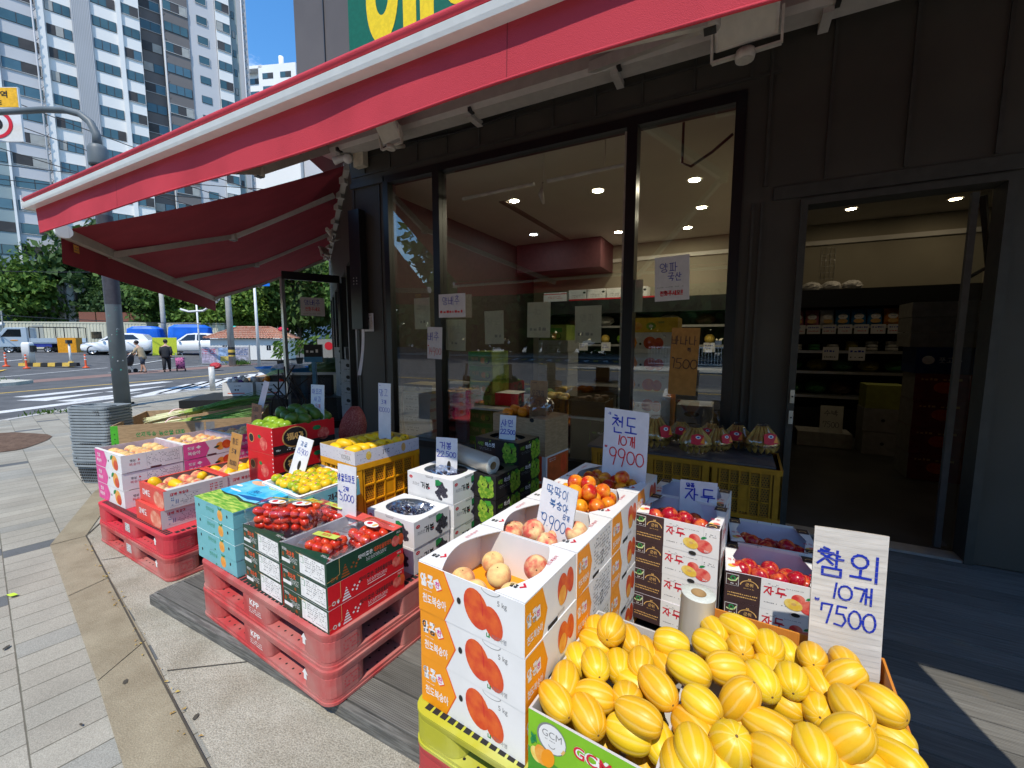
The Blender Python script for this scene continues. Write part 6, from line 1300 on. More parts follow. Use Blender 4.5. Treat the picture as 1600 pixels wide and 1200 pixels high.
# ---- clear film rolls
ROLL = glassmat("roll_film", (.88,.86,.78), ior=1.5, rough=.22, boost=.10); ROLLW = mat("roll_side", (.70,.74,.68), .5, var=.06, scale=120, transl=.2); CORE = mat("roll_core", (.30,.19,.08), .8)
FILMD = mat("rolled_film", (.50,.45,.36), .18, col2=(.66,.62,.54), scale=6, transl=.25, spec=.6, stretch=(1,1,.2))
def film_roll(lab, loc, rot, L, r_, ri):
    t = thing("film_roll", lab, "plastic roll", loc); t.rotation_euler = rot
    q = MB(); q.lathe([(r_,0),(r_*1.01,L*.3),(r_,L*.8),(r_,L)], FILMD, 30, cap0=True, cap1=False); q.build("wound_film", t)
    q = MB(); q.lathe([(r_,L),(r_*.98,L+.002),(ri,L+.002)], ROLLW, 30, cap0=False, cap1=False); q.build("roll_end", t)
    q = MB(); q.lathe([(ri,L+.003),(ri*.9,L+.003),(ri*.9,.0)], CORE, 24, cap0=False, cap1=True); q.build("core", t)
film_roll("clear plastic bag roll standing upright between the melon bins and plum cartons", (-.085,1.655,.305), (R(1),R(2),0), .245, .060, .027)
film_roll("clear plastic bag roll lying across the black grape cartons", (-1.66,2.18,.80), (R(0),R(90+4),R(-14)), .46, .055, .024)

# ---- bananas in bags
def banana_bunch(x, y, rz, s, lab, seed, z=.667):
    t = thing("banana_bag", lab, "bananas", (x, y, z), rz, "bagged bananas on the grey board"); r_ = random.Random(seed)
    q = MB()
    for k in range(7):
        a = (k-3)*.42; pts = []
        for i in range(9):
            u = i/8; rr_ = .012+.082*math.sin(math.pi*(.08+.62*u)); pts.append((rr_*math.sin(a)*s, -rr_*math.cos(a)*s*.9+.02, (.185-.165*u**.85)*s))
        q.tube(pts, [r__*s for r__ in (.006,.010,.015,.018,.0195,.0195,.018,.013,.006)], BAN, 9)
    q.build("bananas", t)
    q = MB(); nn = 20; rings = []
    for i in range(10):
        u = i/9; zz = .004+.20*s*u; rr_ = (.105*math.sin(min(1,u*1.6+.42)*math.pi*.5)*(1-.72*max(0,u-.45)/.55))*s; rings.append([(rr_*1.0*math.cos(2*math.pi*j/nn)*(1+r_.uniform(-.09,.09)), rr_*.85*math.sin(2*math.pi*j/nn)*(1+r_.uniform(-.09,.09)), zz+r_.uniform(-.004,.004)) for j in range(nn)])
    q.loft(rings, FILM, cap0=True, cap1=True, smooth=True); q.build("bag", t)
    q = MB(); f = Face(q, (-.045*s, -.098*s, .085*s), (1,0,0), (0,.35,1), (0,-1,.35), .001); f.poly([(0,.01),(.04*s,0),(.09*s,.01),(.085*s,.065*s),(.045*s,.078*s),(.005*s,.065*s)], INKR, 1); f.ell(.048*s,.052*s,.017*s,.011*s,INKW,2,n=16); f.ell(.048*s,.052*s,.009*s,.006*s,NAVY,3,n=12); f.poly([(.06*s,.015*s),(.088*s,.012*s),(.084*s,.06*s)], ORG, 1.5)
    q.build("label", t)
for (x, y, rz, s, lab) in ((-.225,3.29,.25,1.05,"bagged bananas with red label at the front of the grey board"),(-.075,3.44,.7,.95,"bagged bananas right behind the front bag"),(.045,3.58,-.1,1.0,"bagged bananas second from the right on the board"),(.205,3.50,.5,1.12,"bagged bananas at the right end of the board"),(-.36,3.62,.1,.9,"bagged bananas at the back by the grey carton"),(-.51,3.33,.9,1.25,"largest bagged bananas partly behind the tall price card"),(-.14,3.66,-.3,.9,"bagged bananas at the back middle of the board")):
    banana_bunch(x, y, rz, s, lab, int(abs(x)*1000))
# oranges and bag on the brown carton
P = inbox((-1.20,2.80), .5, .33, -10)
ORM = fruit_mesh("orange", ORNG, .043, .042, dimple=.06, n=20)
for u, v_, z in ((-.12,-.03,.93),(-.07,.05,.925),(-.19,.04,.92),(-.15,-.1,.915),(-.04,-.05,.925)): drop(ORM, "orange", (*P(u,v_), z), (.2,.1,1), 0, 1, "orange heaped at the left of the plain brown carton", "orange", "oranges on the brown carton")
def crumple(name, c, r_, m, lab, cat, seed, sq=(1,1,1), grp=None):
    q = MB(); rr = random.Random(seed); nn = 22; rings = []
    for i in range(1,12):
        a = math.pi*i/12; rings.append([(r_*sq[0]*math.sin(a)*math.cos(2*math.pi*j/nn)*(1+rr.uniform(-.13,.13)), r_*sq[1]*math.sin(a)*math.sin(2*math.pi*j/nn)*(1+rr.uniform(-.13,.13)), -r_*sq[2]*math.cos(a)*(1+rr.uniform(-.08,.08))) for j in range(nn)])
    q.loft(rings, m, smooth=False); return tag(q.build(name, loc=c), lab, cat, grp)
crumple("plastic_bag", (*P(.10,-.02), .985), .115, glassmat("hazy_film", (.86,.80,.76), ior=1.5, rough=.2, boost=.08), "crumpled clear plastic bag on the plain brown carton", "plastic bag", 3, (1,.8,.75))
# red onion net
ONI = mat("onion_net", (.33,.06,.05), .8, col2=(.52,.20,.15), scale=70, mixlo=.45, mixhi=.55, bump=.6, bscale=160)
t = thing("onion_sack", "dark red net sack of onions slumped against the shop corner", "onion sack", (-3.02,2.62,.18)); t.scale = (.72,.72,.66)
q = MB(); rr = random.Random(6); nn = 20; rings = []
for i in range(14):
    u = i/13; zz = .55+.55*u; rad = .02+.15*math.sin(math.pi*min(1,u*.85+.12))**.7; rings.append([(rad*math.cos(2*math.pi*j/nn)*(1+rr.uniform(-.06,.06))+.10*u, rad*.85*math.sin(2*math.pi*j/nn)*(1+rr.uniform(-.06,.06)), zz) for j in range(nn)])
q.loft(rings, ONI); q.build("sack", t)
q = MB()
for k in range(26):
    a = 2*math.pi*k/26; q.tube([((.02+.152*math.sin(math.pi*min(1,u*.85+.12))**.7)*math.cos(a+u*1.1)+.10*u, (.02+.152*math.sin(math.pi*min(1,u*.85+.12))**.7)*.86*math.sin(a+u*1.1), .55+.55*u) for u in (i/9 for i in range(10))], .0035, mat("net_red",(.45,.07,.06),.6), 4)
q.build("netting", t)
b = MB(); carton(b,.5,.42,.54,KRAFT,KRAFTD); b.poly([(-.25,-.21,.539),(.25,-.21,.539),(.25,.21,.539),(-.25,.21,.539)],KRAFT); tag(b.build("carton", loc=(-2.97,2.62,.002), rz=R(-5)), "brown carton carrying the red onion sack", "carton")
# spring onions and green net in the brown box
ONW = mat("onion_white", (.62,.62,.36), .4, var=.1); ONG = mat("onion_green", (.09,.24,.04), .4, col2=(.19,.40,.08), scale=30, stretch=(4,4,4)); ONM = mat("onion_mid", (.30,.42,.08), .4, var=.1)
ox = lambda u, v_, z: (FL.x+ux.x*u+uy.x*v_, FL.y+ux.y*u+uy.y*v_, .30+z)
FL = Vector((-5.70,1.87)); ya = R(52.8); ux = Vector((math.cos(ya), math.sin(ya))); uy = Vector((-ux.y, ux.x))
def leeks(lab, n, u0, v0, z0, u1, v1, z1, seed):
    t = thing("spring_onion_bundle", lab, "spring onions", ox((u0+u1)/2, (v0+v1)/2, z0)); r_ = random.Random(seed); qs = [MB(), MB(), MB()]; base = Vector(t.location)
    for k in range(n):
        a = Vector(ox(u0+r_.uniform(-.04,.04), v0+r_.uniform(-.10,.10), z0+r_.uniform(0,.08))); e = Vector(ox(u1+r_.uniform(-.15,.12), v1+r_.uniform(-.16,.16), z1+r_.uniform(-.05,.10))); md = a.lerp(e,.5)+Vector((0,0,r_.uniform(.0,.05)))
        def B(t_): return (a*(1-t_)**2+md*2*t_*(1-t_)+e*t_**2)-base
        qs[0].tube([B(i*.3/3) for i in range(4)], .011, ONW, 7); qs[1].tube([B(.3+i*.07) for i in range(3)], [.011,.012,.012], ONM, 7)
        for l_ in range(2):
            off = Vector((r_.uniform(-.05,.05),r_.uniform(-.05,.05),r_.uniform(-.02,.06))); qs[2].tube([B(.43+.57*i/7)+off*(i/7)**1.5 for i in range(8)], [.009,.010,.010,.009,.008,.006,.004,.002], ONG, 6, flat=.6)
        for _ in range(5): p0 = B(0); qs[0].tube([p0, p0-Vector((ux.x,ux.y,0))*.03+Vector((r_.uniform(-.02,.02),r_.uniform(-.02,.02),r_.uniform(-.02,.01)))], .0015, ONW, 4)
    for q, nm in zip(qs, ("white_stem","pale_stem","leaves")): q.build(nm, t)
    q = MB(); c = Vector(ox(u0+(u1-u0)*.22, v0+(v1-v0)*.22, z0+.05))-base; q.lathe([(.10,-.012),(.105,0),(.10,.012)], NET, 20, c=c, ax='x', cap0=False, cap1=False); q.build("band", t)
leeks("big bundle of spring onions lying across the brown box", 19, .18, .55, .22, 1.32, .62, .42, 3); leeks("lower bundle of spring onions at the front of the brown box", 14, .25, .25, .17, 1.28, .22, .27, 4)
crumple("green_net_bag", ox(.85,.35,.235), .2, mat("teal_net",(.01,.30,.20),.7,var=.2,scale=60), "teal green net bag folded under the spring onions", "net bag", 8, (1.2,.6,.28)); 

# ------------------------------------------------------------------ handwritten price cards
CARD = mat("card_white", (.72,.71,.72), .65, var=.03, scale=20); CARDC = mat("card_corrugated", (.62,.61,.59), .7, var=.10, scale=26, stretch=(.2,1,1)); CARDB = mat("card_brown", (.47,.23,.06), .8, var=.08, scale=20); CARDK = mat("card_kraft", (.33,.20,.10), .8, var=.1, scale=20); PAPER = mat("paper_back", (.78,.77,.66), .8, var=.03, transl=.15)
BLUE = ink("marker_blue", (.012,.035,.42)); REDM = ink("marker_red", (.68,.02,.03)); PENB = ink("marker_dark", (.03,.03,.05)); FAINT = ink("marker_faint", (.42,.42,.40))
def card(name, lab, TL, yaw, w, h, m, draw, lean=0, roll=0, th=.004, cat="price card", group=None, curve=0, slot=None):
    b = MB(); n = 8
    def pt(u, v_, t):
        k = (u/w-.5)*2; bow = curve*(1-k*k) + (-.012*(v_/h-.5)**2 if curve else 0); return (u, t+bow, v_-h)
    for t, s_ in ((0,1),(th,-1)):
        for i in range(n):
            for j in range(n): q = [pt(w*i/n,h*j/n,t), pt(w*(i+1)/n,h*j/n,t), pt(w*(i+1)/n,h*(j+1)/n,t), pt(w*i/n,h*(j+1)/n,t)]; b.poly(q if s_ > 0 else q[::-1], m)
    edge = [(0,0),(w,0),(w,h),(0,h)]
    for (a, c) in zip(edge, edge[1:]+edge[:1]):
        for i in range(n):
            p, q = (a[0]+(c[0]-a[0])*i/n, a[1]+(c[1]-a[1])*i/n), (a[0]+(c[0]-a[0])*(i+1)/n, a[1]+(c[1]-a[1])*(i+1)/n)
            b.poly([pt(*q,0), pt(*p,0), pt(*p,th), pt(*q,th)], CORR if th > .003 else m)
    class FC(Face):
        def p(s, u, v_, l=1): x, y, z = pt(u, v_, -.0006*l-.0006); return Vector((x, y, z))
    f = FC(b, (0,0,-h), (1,0,0), (0,0,1), (0,-1,0), .0006); draw(f)
    if slot: f.poly([(slot[0]+.013*math.cos(a)*(1), slot[1]+.03*math.sin(a)) for a in (k*.45 for k in range(14))], HOLE, 1)
    o = b.build(name, loc=TL); o.rotation_euler = (R(lean), R(roll), R(yaw)); return tag(o, lab, cat, group)
def d_chamoe(f):
    f.hand("참외",.105,.40,.085,.0075,BLUE,2,seed=2,sx=1.0); f.stroke([(.02,.485),(.075,.468)],.006,BLUE,2); f.stroke([(.022,.470),(.065,.452)],.006,BLUE,2)
    f.hand("10개",.115,.325,.052,.006,BLUE,2,seed=3,sx=1.0); f.hand("7500",.108,.235,.066,.006,BLUE,2,seed=4,sx=.7); f.hand("₩",.02,.298,.018,.003,BLUE,2)
    for k in range(30): f.rect(.004,.012+k*.0185,.194,.0126+k*.0185,FAINT,.6)
card("price_card", "tall white corrugated card with blue writing standing in the orange lined melon bin", (.268,1.692,.872), 4, .198, .56, CARDC, d_chamoe, lean=-4, curve=.004, th=.006)
def d_cheondo(f):
    f.hand("천도",.128,.365,.085,.007,BLUE,2,seed=3,sx=.85); f.stroke([(.055,.44),(.10,.425)],.006,BLUE,2); f.hand("10개",.14,.300,.052,.006,REDM,2,seed=5,sx=.95); f.hand("9900",.145,.205,.075,.006,REDM,2,seed=6,sx=.85); f.hand("₩",.02,.265,.02,.004,REDM,2); f.hand("-맛",.02,.455,.014,.002,BLUE,2,al='l')
card("price_card", "tall white card with blue and red writing standing in the rearmost nectarine carton", (-.615,2.265,1.128), -17, .26, .49, CARD, d_cheondo, lean=-3, curve=.004)
def d_ttak(f):
    f.hand("딱딱이",.09,.212,.040,.0028,NAVY,2,seed=3,sx=.95); f.hand("복숭아",.105,.166,.033,.0028,NAVY,2,seed=4); f.hand("8개",.15,.138,.020,.0025,NAVY,2,seed=8); f.hand("9.900",.09,.082,.048,.0032,NAVY,2,seed=5,sx=.8); f.hand("₩",.025,.115,.014,.003,NAVY,2); f.rect(0,.128,.187,.1286,FAINT,1)
card("price_card", "white creased card with blue writing leaning in the second peach carton", (-.69,1.60,.918), -20, .187, .27, CARD, d_ttak, lean=-10, roll=3, curve=.006)
card("price_card", "low white card with two blue letters behind the left plum stack", (-.215,2.25,.79), 6, .172, .2, CARD, lambda f: (f.hand("자두",.10,.100,.062,.0065,BLUE,2,seed=4,sx=1.1), f.hand("달콤",.05,.168,.018,.0045,BLUE,2)), lean=-4)
card("price_card", "small white card with blue price in the rear black grape carton", (-1.385,2.46,.992), 4, .118, .205, CARD, lambda f: (f.hand("샤인",.058,.13,.045,.0045,BLUE,2,seed=3), f.hand("22.500",.064,.078,.032,.0045,BLUE,2,seed=4,sx=.8), f.hand("₩",.014,.115,.012,.003,BLUE,2)), lean=-8, curve=.008)
card("price_card", "white card with blue price and a slot hole in the rear white grape carton", (-1.585,2.02,.908), 10, .142, .235, CARD, lambda f: (f.hand("거봉",.065,.165,.042,.004,BLUE,2,seed=3,sx=.9), f.hand("22.500",.072,.118,.033,.0035,BLUE,2,seed=4,sx=.9), f.hand("₩",.012,.15,.012,.003,BLUE,2)), lean=-4, curve=.006, slot=(.085,.065))
card("price_card", "tall narrow white card with faint blue writing in the yellow mango carton", (-2.305,2.27,1.182), -2, .125, .43, CARD, lambda f: (f.hand("망고",.06,.335,.05,.0025,BLUE,2,seed=3,sx=.85), f.hand("3개",.06,.28,.028,.003,BLUE,2,seed=4), f.hand("10000",.062,.22,.036,.0025,BLUE,2,seed=5,sx=.85), f.hand("*",.02,.405,.012,.004,BLUE,2)), lean=-2)
card("price_card", "white card with blue writing standing behind the tomato cartons", (-1.788,1.462,.863), -3, .142, .30, CARD, lambda f: (f.hand("방울토마토",.07,.215,.036,.0032,BLUE,2,seed=3,sx=.7), f.hand("2팩",.07,.165,.024,.0026,BLUE,2,seed=4), f.hand("5,000",.075,.115,.04,.0034,BLUE,2,seed=5,sx=.8), f.hand("₩",.016,.15,.012,.004,BLUE,2)), lean=-3)
card("price_card", "white leaning card with a slot hole stuck in the tangerine tray", (-2.42,1.70,.893), 4, .125, .25, CARD, lambda f: (f.hand("감귤",.06,.195,.028,.0022,NAVY,2,seed=3), f.hand("15,900",.065,.145,.034,.002,BLUE,2,seed=4,sx=.7)), lean=-14, roll=10, slot=(.065,.075))
card("price_card", "white card with blue and red writing behind the green apples", (-3.01,2.24,1.138), 5, .142, .30, CARD, lambda f: (f.hand("아오리",.07,.225,.042,.003,BLUE,2,seed=3,sx=.8), f.hand("사과",.075,.165,.04,.003,BLUE,2,seed=4,sx=.9), f.hand("5개",.08,.115,.03,.003,REDM,2,seed=5), f.hand("*",.02,.28,.01,.003,BLUE,2)), lean=-4)
card("price_card", "orange cardboard price card stuck in the rear red fronted peach carton", (-3.17,1.70,.838), 8, .105, .26, CARDB, lambda f: (f.hand("황도",.05,.18,.04,.0026,PENB,2,seed=3,sx=.7), f.hand("5개",.05,.115,.03,.003,PENB,2,seed=4,sx=.8), f.hand("10,000",.055,.03,.034,.0026,PENB,2,seed=5,sx=.5)), lean=-6, roll=9)
card("price_card", "small brown cardboard card beside the spring onions", (-3.76,2.2,.938), 0, .14, .19, CARDK, lambda f: (f.hand("대파",.07,.125,.04,.003,PENB,2,seed=3), f.hand("1단",.07,.055,.036,.003,PENB,2,seed=4)), lean=-3, roll=4)
card("price_card", "white blank sliver of card leaning behind the small brown card", (-3.66,2.26,1.138), 20, .055, .26, CARD, lambda f: None, lean=-4, roll=16)
card("price_card", "brown cardboard card with dark writing in the plain brown carton", (-1.40,2.97,1.183), -8, .155, .34, CARDK, lambda f: (f.hand("오렌지",.078,.215,.05,.003,PENB,2,seed=3,sx=.75), f.hand("5개",.075,.145,.045,.003,PENB,2,seed=4,sx=.9), f.fake(.02,.315,.06,.33,1,PENB,2,3)), lean=-3)
# paper notes on the shop window
def note(lab, x0, z1, x1, z0, draw, m=CARD, y=3.797, yaw=0, roll=0, g=None): return card("window_note", lab, (x0, y, z1), yaw, x1-x0, z1-z0, m, draw, th=.0012, roll=roll, cat="paper note", group=g)
note("white paper note with blue and red writing high on the right window pane", -.645, 2.188, -.37, 1.82, lambda f: (f.hand("양파",.12,.24,.075,.0055,BLUE,2,seed=3,sx=.95), f.hand("국산",.165,.165,.065,.0055,BLUE,2,seed=4,sx=.85), f.fake(.02,.105,.25,.125,1,FAINT,2,3), f.hand("전화주세요!!",.135,.045,.036,.0065,REDM,2,seed=5,sx=.85)), y=3.838, roll=-2)
note("white paper note with blue and red writing beside the left mullion", -2.90, 1.985, -2.55, 1.735, lambda f: (f.hand("양배추",.17,.135,.085,.005,BLUE,2,seed=3,sx=.85), f.fake(.02,.035,.33,.09,1,REDM,2,5,1)), y=3.782)
note("white paper note with a red price taped over the left mullion", -3.06, 1.637, -2.855, 1.285, lambda f: (f.hand("배추",.09,.205,.085,.005,BLUE,2,seed=3,sx=.9), f.hand("14900",.11,.05,.075,.004,REDM,2,seed=4,sx=.65), f.hand("₩",.02,.13,.02,.005,REDM,2)), y=3.778, roll=2)
note("brown cardboard price card hung on the right window pane", -.483, 1.598, -.262, 1.03, lambda f: (f.hand("바나나",.11,.425,.075,.005,PENB,2,seed=3,sx=.85), f.hand("특",.15,.365,.035,.004,PENB,2,seed=4), f.hand("1500",.12,.225,.085,.0055,PENB,2,seed=5,sx=.85), f.hand("₩",.025,.30,.02,.004,PENB,2)), m=CARDB, y=3.836, roll=1.5)
k = 0
for (x0, z1, x1, z0, lab) in ((-3.317,1.966,-3.09,1.615,"yellowish paper hung inside the narrow left pane"),(-2.86,1.72,-2.60,1.38,"yellowish paper inside the middle pane right under the blue red note"),(-2.364,1.792,-2.135,1.448,"yellowish paper inside the middle pane, second from left"),(-1.859,1.864,-1.61,1.518,"yellowish paper inside the middle pane, highest of them"),(-1.36,1.809,-1.105,1.465,"yellowish paper inside the middle pane, rightmost"),(-.86,2.02,-.74,1.74,"yellowish paper inside the right pane against the mullion")):
    note(lab, x0, z1, x1, z0, lambda f: (f.hand(["무우","배추","당근","무","양파","귤"][k],.5*(x1-x0),.20,.07,.002,FAINT,1,seed=k,maxw=.15), f.fake(.03,.05,x1-x0-.03,.12,1,FAINT,1,k,.7)), m=PAPER, y=3.862, roll=(-1,1.5,-1,.5,-.5,0)[k]); k += 1
note("small printed white notice on the dark corner pillar", -4.07, 1.815, -3.915, 1.595, lambda f: (f.fake(.03,.19,.13,.205,1,PENB,2,3), f.poly([(.07,.165),(.09,.165),(.08,.145)],PENB,2), f.fake(.02,.03,.14,.135,6,FAINT,2,4,.9)), y=3.812)
card("window_note", "white paper note with blue and red writing on the open glass door", (-6.07,4.40,2.16), 67, .36, .29, CARD, lambda f: (f.hand("양배추",.18,.17,.08,.006,BLUE,2,seed=3,sx=.95), f.hand("전화주세요",.18,.08,.055,.006,REDM,2,seed=4,sx=.75), f.fake(.03,.02,.33,.05,1,FAINT,2,3)), th=.0012, cat="paper note")
b = MB(); b.loft([[(-4.0+.03*math.sin(u*2.2)*0, 3.70-.09*u*u, 1.62-.55*u), (-3.96+.0*u, 3.705-.08*u*u, 1.62-.55*u)] for u in (i/8 for i in range(9))], CARD, closed=False, cap0=False, cap1=False); tag(b.build("paper_strip"), "curled white paper strip hanging under the black box", "paper strip")

# ------------------------------------------------------------------ inside the shop
LEDGE = mat("ledge_white", (.50,.49,.46), .5); DSH = mat("shelf_black", (.012,.013,.014), .45); KIWI = mat("carton_green", (.13,.20,.03), .5, col2=(.26,.34,.06), scale=6); GREYC = mat("carton_grey", (.30,.31,.32), .6, var=.06); LPINK = mat("carton_pink_stripe", (.55,.30,.28), .6)
b = MB(); b.box(-3.0,3.96,.715,-.86,4.16,.738,LEDGE); b.box(-3.0,3.96,.0,-2.97,4.16,.715,DSH); b.box(-.9,3.96,0,-.87,4.16,.715,DSH); tag(b.build("window_ledge"), "white ledge running inside behind the middle window pane", "ledge")
def ibox(w, d, h, m, deco=None, side=None, top=None):
    q = MB(); q.box(-w/2,-d/2,0,w/2,d/2,h,m); F = sides(q,w,d,h)
    if side: F['right'].rect(0,0,d,h,side,1); F['left'].rect(0,0,d,h,side,1)
    if top: F['top'].rect(0,0,w,d,top,1)
    if deco: deco(F)
    return q.mesh("carton")
def pile(me, x, y, z, h, n, lab, grp, rz=0, name="carton", jit=.008, cat="carton"):
    r_ = random.Random(int(x*100+y*10)); names = ["lowest"] + ["inner"]*(n-2) + ["top"] if n > 1 else ["only"]
    for k in range(n):
        o = bpy.data.objects.new(name, me); COL.objects.link(o); o.location = (x+r_.uniform(-jit,jit), y+r_.uniform(-jit,jit), z+k*h+.001*k); o.rotation_euler = (0,0,rz+r_.uniform(-.02,.02))
        tag(o, lab if n == 1 else (lab + (", top box" if k == n-1 else ", lowest box" if k == 0 else ", box within the stack")), cat, grp)
def kdeco(F):
    f = F['front']; f.text("키위",.04,.05,.05,INKGOLD,2,bold=.02); f.ell(.2,.06,.035,.035,PFO,2); f.ell(.255,.055,.035,.035,INK,2); f.ell(.25,.06,.03,.03,PMUS,3); f.rect(.0,.11,.3,.16,MGRN2,1)
pile(ibox(.32,.40,.165,KIWI,kdeco), -2.63, 4.40, .01, .168, 8, "green kiwi carton stacked inside the middle window", "green kiwi cartons inside the window")
pile(ibox(.36,.4,.2,KIWI,kdeco), -2.05, 5.2, 1.48, .2, 1, "single green carton high behind the middle window papers", None)
pile(ibox(.40,.4,.145,GREYC,lambda F: F['front'].fake(.1,.03,.3,.1,2,INKG,2,3)), -2.05, 5.2, .01, .147, 10, "grey carton stacked beneath the single green one", "grey cartons beneath the green one")
pile(ibox(.40,.36,.155,GREYC), -3.02, 4.36, .01, .158, 6, "plain grey carton stacked inside left of the green kiwi cartons", "plain grey cartons inside the window")
pile(ibox(.44,.36,.132,WHITEG,lambda F: (F['right'].rect(0,.03,.36,.07,LPINK,2), F['front'].fake(.05,.03,.25,.1,2,INKG,2,3))), -3.58, 4.36, .01, .134, 6, "white and pink striped carton inside the narrow left pane", "white and pink striped cartons inside")
pile(ibox(.46,.36,.11,mat("carton_straw",(.45,.36,.16),.7),lambda F: F['front'].ell(.23,.05,.04,.03,INK,2)), -3.57, 4.36, .815, .11, 1, "straw coloured carton on top of the pink striped ones", None)
def pdeco(F):
    f = F['front']; f.poly([(0,0),(.07,0),(.11,.1),(.07,.2),(0,.2)],ORG,1); f.ell(.23,.1,.06,.06,PFR,2); f.ell(.31,.095,.045,.055,PFR,1.5); f.ell(.14,.09,.012,.012,HOLE,2); f.text("5kg",.35,.16,.018,INKG,2)
pile(ibox(.44,.36,.2,WHITE,pdeco,ORG), -.74, 4.42, .35, .202, 6, "white peach carton stacked inside the right window", "white peach cartons inside the window")
pile(ibox(.40,.34,.33,DSH), -.74, 4.42, .01, .33, 1, "black base crate under the inside peach cartons", None)
def ydeco(F):
    f = F['front']; f.ell(.26,.06,.045,.035,PMUS,2); f.ell(.26,.06,.02,.015,INKW,3); f.ell(.13,.06,.05,.04,PFO,2); f.text("KIWI",.33,.085,.018,INKGR,2,bold=.02)
pile(ibox(.5,.36,.14,mat("carton_yellow",(.75,.48,.03),.5),ydeco), -.73, 4.42, 1.565, .14, 1, "yellow fruit carton on top of the inside peach stack", None)
def gdeco(F):
    f = F['front']; f.poly([(.13+.05*math.cos(a)*1.3,.38+.025*math.sin(a)) for a in (k*.45 for k in range(14))],HOLE,1); f.rect(.09,.29,.17,.30,HOLE,1); f.ell(.08,.14,.02,.02,INKG,1); f.fake(.12,.10,.24,.16,2,INKG,1,4)
pile(ibox(.30,.36,.46,GREYC,gdeco), -.30, 4.30, .44, .46, 1, "tall grey carton with a dark hand hole inside the right window", None)
pile(ibox(.34,.36,.43,DSH), -.30, 4.30, .01, .43, 1, "black crate under the grey hand hole carton", None)
pile(MU, -1.12, 4.34, .01, .14, 5, "black green grape carton inside under the window ledge", "black grape cartons under the ledge")
def produce_crate(x, y, z, m2, lab, seed):
    t = thing("produce_crate", lab, "crate", (x, y, z)); q = MB(); carton(q,.34,.30,.15,DSH,DSH,t=.008); q.build("crate", t); r_ = random.Random(seed); 
    for k in range(14):
        q = MB() if k == 0 else q
        q.ball((r_.uniform(-.13,.13), r_.uniform(-.11,.11), .14+r_.uniform(0,.03)), .04, m2, 9, 6, (1,1,.9))
    o = q.build("produce", t); o['kind'] = 'stuff'
produce_crate(-1.62,4.12,.745,PFY,"black crate of yellow fruit on the window ledge",3); produce_crate(-1.25,4.12,.745,mat("brown_veg",(.10,.06,.035),.7),"black crate of brown vegetables on the window ledge",4); produce_crate(-1.95,4.35,.745,mat("green_veg",(.07,.16,.02),.6),"black crate of green vegetables behind the ledge",5)
b = MB(); b.box(-2.1,4.3,.0,-1.0,4.7,.735,DSH); tag(b.build("counter"), "black counter carrying crates inside the middle window", "counter")
pile(ibox(.3,.3,.14,TRED,None,None,WHITE), -2.28, 4.35, .745, .14, 1, "red carton inside beside the green kiwi cartons", None)
# wall chillers
def chiller(lab, x0, x1, y0, y1, h, shelves):
    t = thing("open_chiller", lab, "chiller", ((x0+x1)/2, y1, 0)); ox_, oy_ = (x0+x1)/2, y1
    q = MB(); q.box(x0-ox_,-.06,0,x1-ox_,0,h,DSH); q.box(x0-ox_,y0-oy_,0,x0-ox_+.05,-.06,h,DSH); q.box(x1-ox_-.05,y0-oy_,0,x1-ox_,-.06,h,DSH); q.box(x0-ox_+.05,y0-oy_-.05,h-.26,x1-ox_-.05,-.06,h,DSH); q.box(x0-ox_+.05,y0-oy_,0,x1-ox_-.05,-.06,.42,DSH); q.build("cabinet", t)
    for z in shelves: q = MB(); q.box(x0-ox_+.05,y0-oy_+.02,z-.02,x1-ox_-.05,-.06,z,mat("shelf_metal",(.20,.21,.21),.4)); q.box(x0-ox_+.05,y0-oy_+.01,z-.035,x1-ox_-.05,y0-oy_+.02,z+.005,SIL); q.build("shelf", t)
chiller("black open chiller with snack bags along the back wall by the doorway", .45, 3.0, 8.05, 8.78, 2.25, (.62,1.0,1.32,1.70)); chiller("black open chiller along the back wall behind the middle window", -3.6, .12, 8.05, 8.78, 2.25, (.62,1.0,1.4,1.75))
FB = {"pink": mat("bag_pink",(.50,.16,.22),.35), "white": mat("bag_white",(.62,.60,.57),.35), "blue": mat("bag_blue",(.03,.22,.48),.3), "orange": mat("bag_orange",(.62,.20,.02),.35), "olive": mat("bag_olive",(.28,.24,.05),.35), "green": mat("bag_green",(.05,.22,.07),.35)}
def snack(x, y, z, w, h, c, lab, k):
    q = MB(); n = 8; rows = []
    for i in range(n+1):
        v_ = i/n; bulge = .055*math.sin(math.pi*v_)**.6+.003; row = []
        for j in range(12):
            a = 2*math.pi*j/12; row.append((w/2*math.cos(a)*(1-.06*math.sin(math.pi*v_)), bulge*math.sin(a), h*v_))
        rows.append(row)
    q.loft(rows, FB[c], smooth=True); f = Face(q, (-w/2,-.058,0), (1,0,0), (0,0,1), (0,-1,0), .001); f.ell(w/2,h*.52,w*.3,h*.17,LBW,1); f.ell(w/2,h*.25,w*.32,h*.13,INKGOLD,1); f.fake(w*.3,h*.48,w*.7,h*.56,1,NAVY,2,k)
    tag(q.build("snack_bag", loc=(x,y,z), rot=(R(-8),0,R(random.Random(k).uniform(-8,8)))), lab, "snack bag")
for k, (c, lab) in enumerate((("pink","pink snack bag first on the upper chiller shelf"),("pink","pink snack bag second on the upper chiller shelf"),("white","white snack bag on the upper chiller shelf"),("blue","narrow blue snack bag beside the white one on the upper shelf"),("blue","blue snack bag in the middle of the upper chiller shelf"),("blue","blue snack bag left of the orange one on the upper shelf"),("orange","orange topped snack bag on the upper chiller shelf"),("olive","olive snack bag right of the orange one on the upper shelf"),("olive","olive snack bag last on the upper chiller shelf"))):
    snack(.86+k*.195, 8.22, 1.705, .19, .26, c, lab, k)
r_ = random.Random(5)
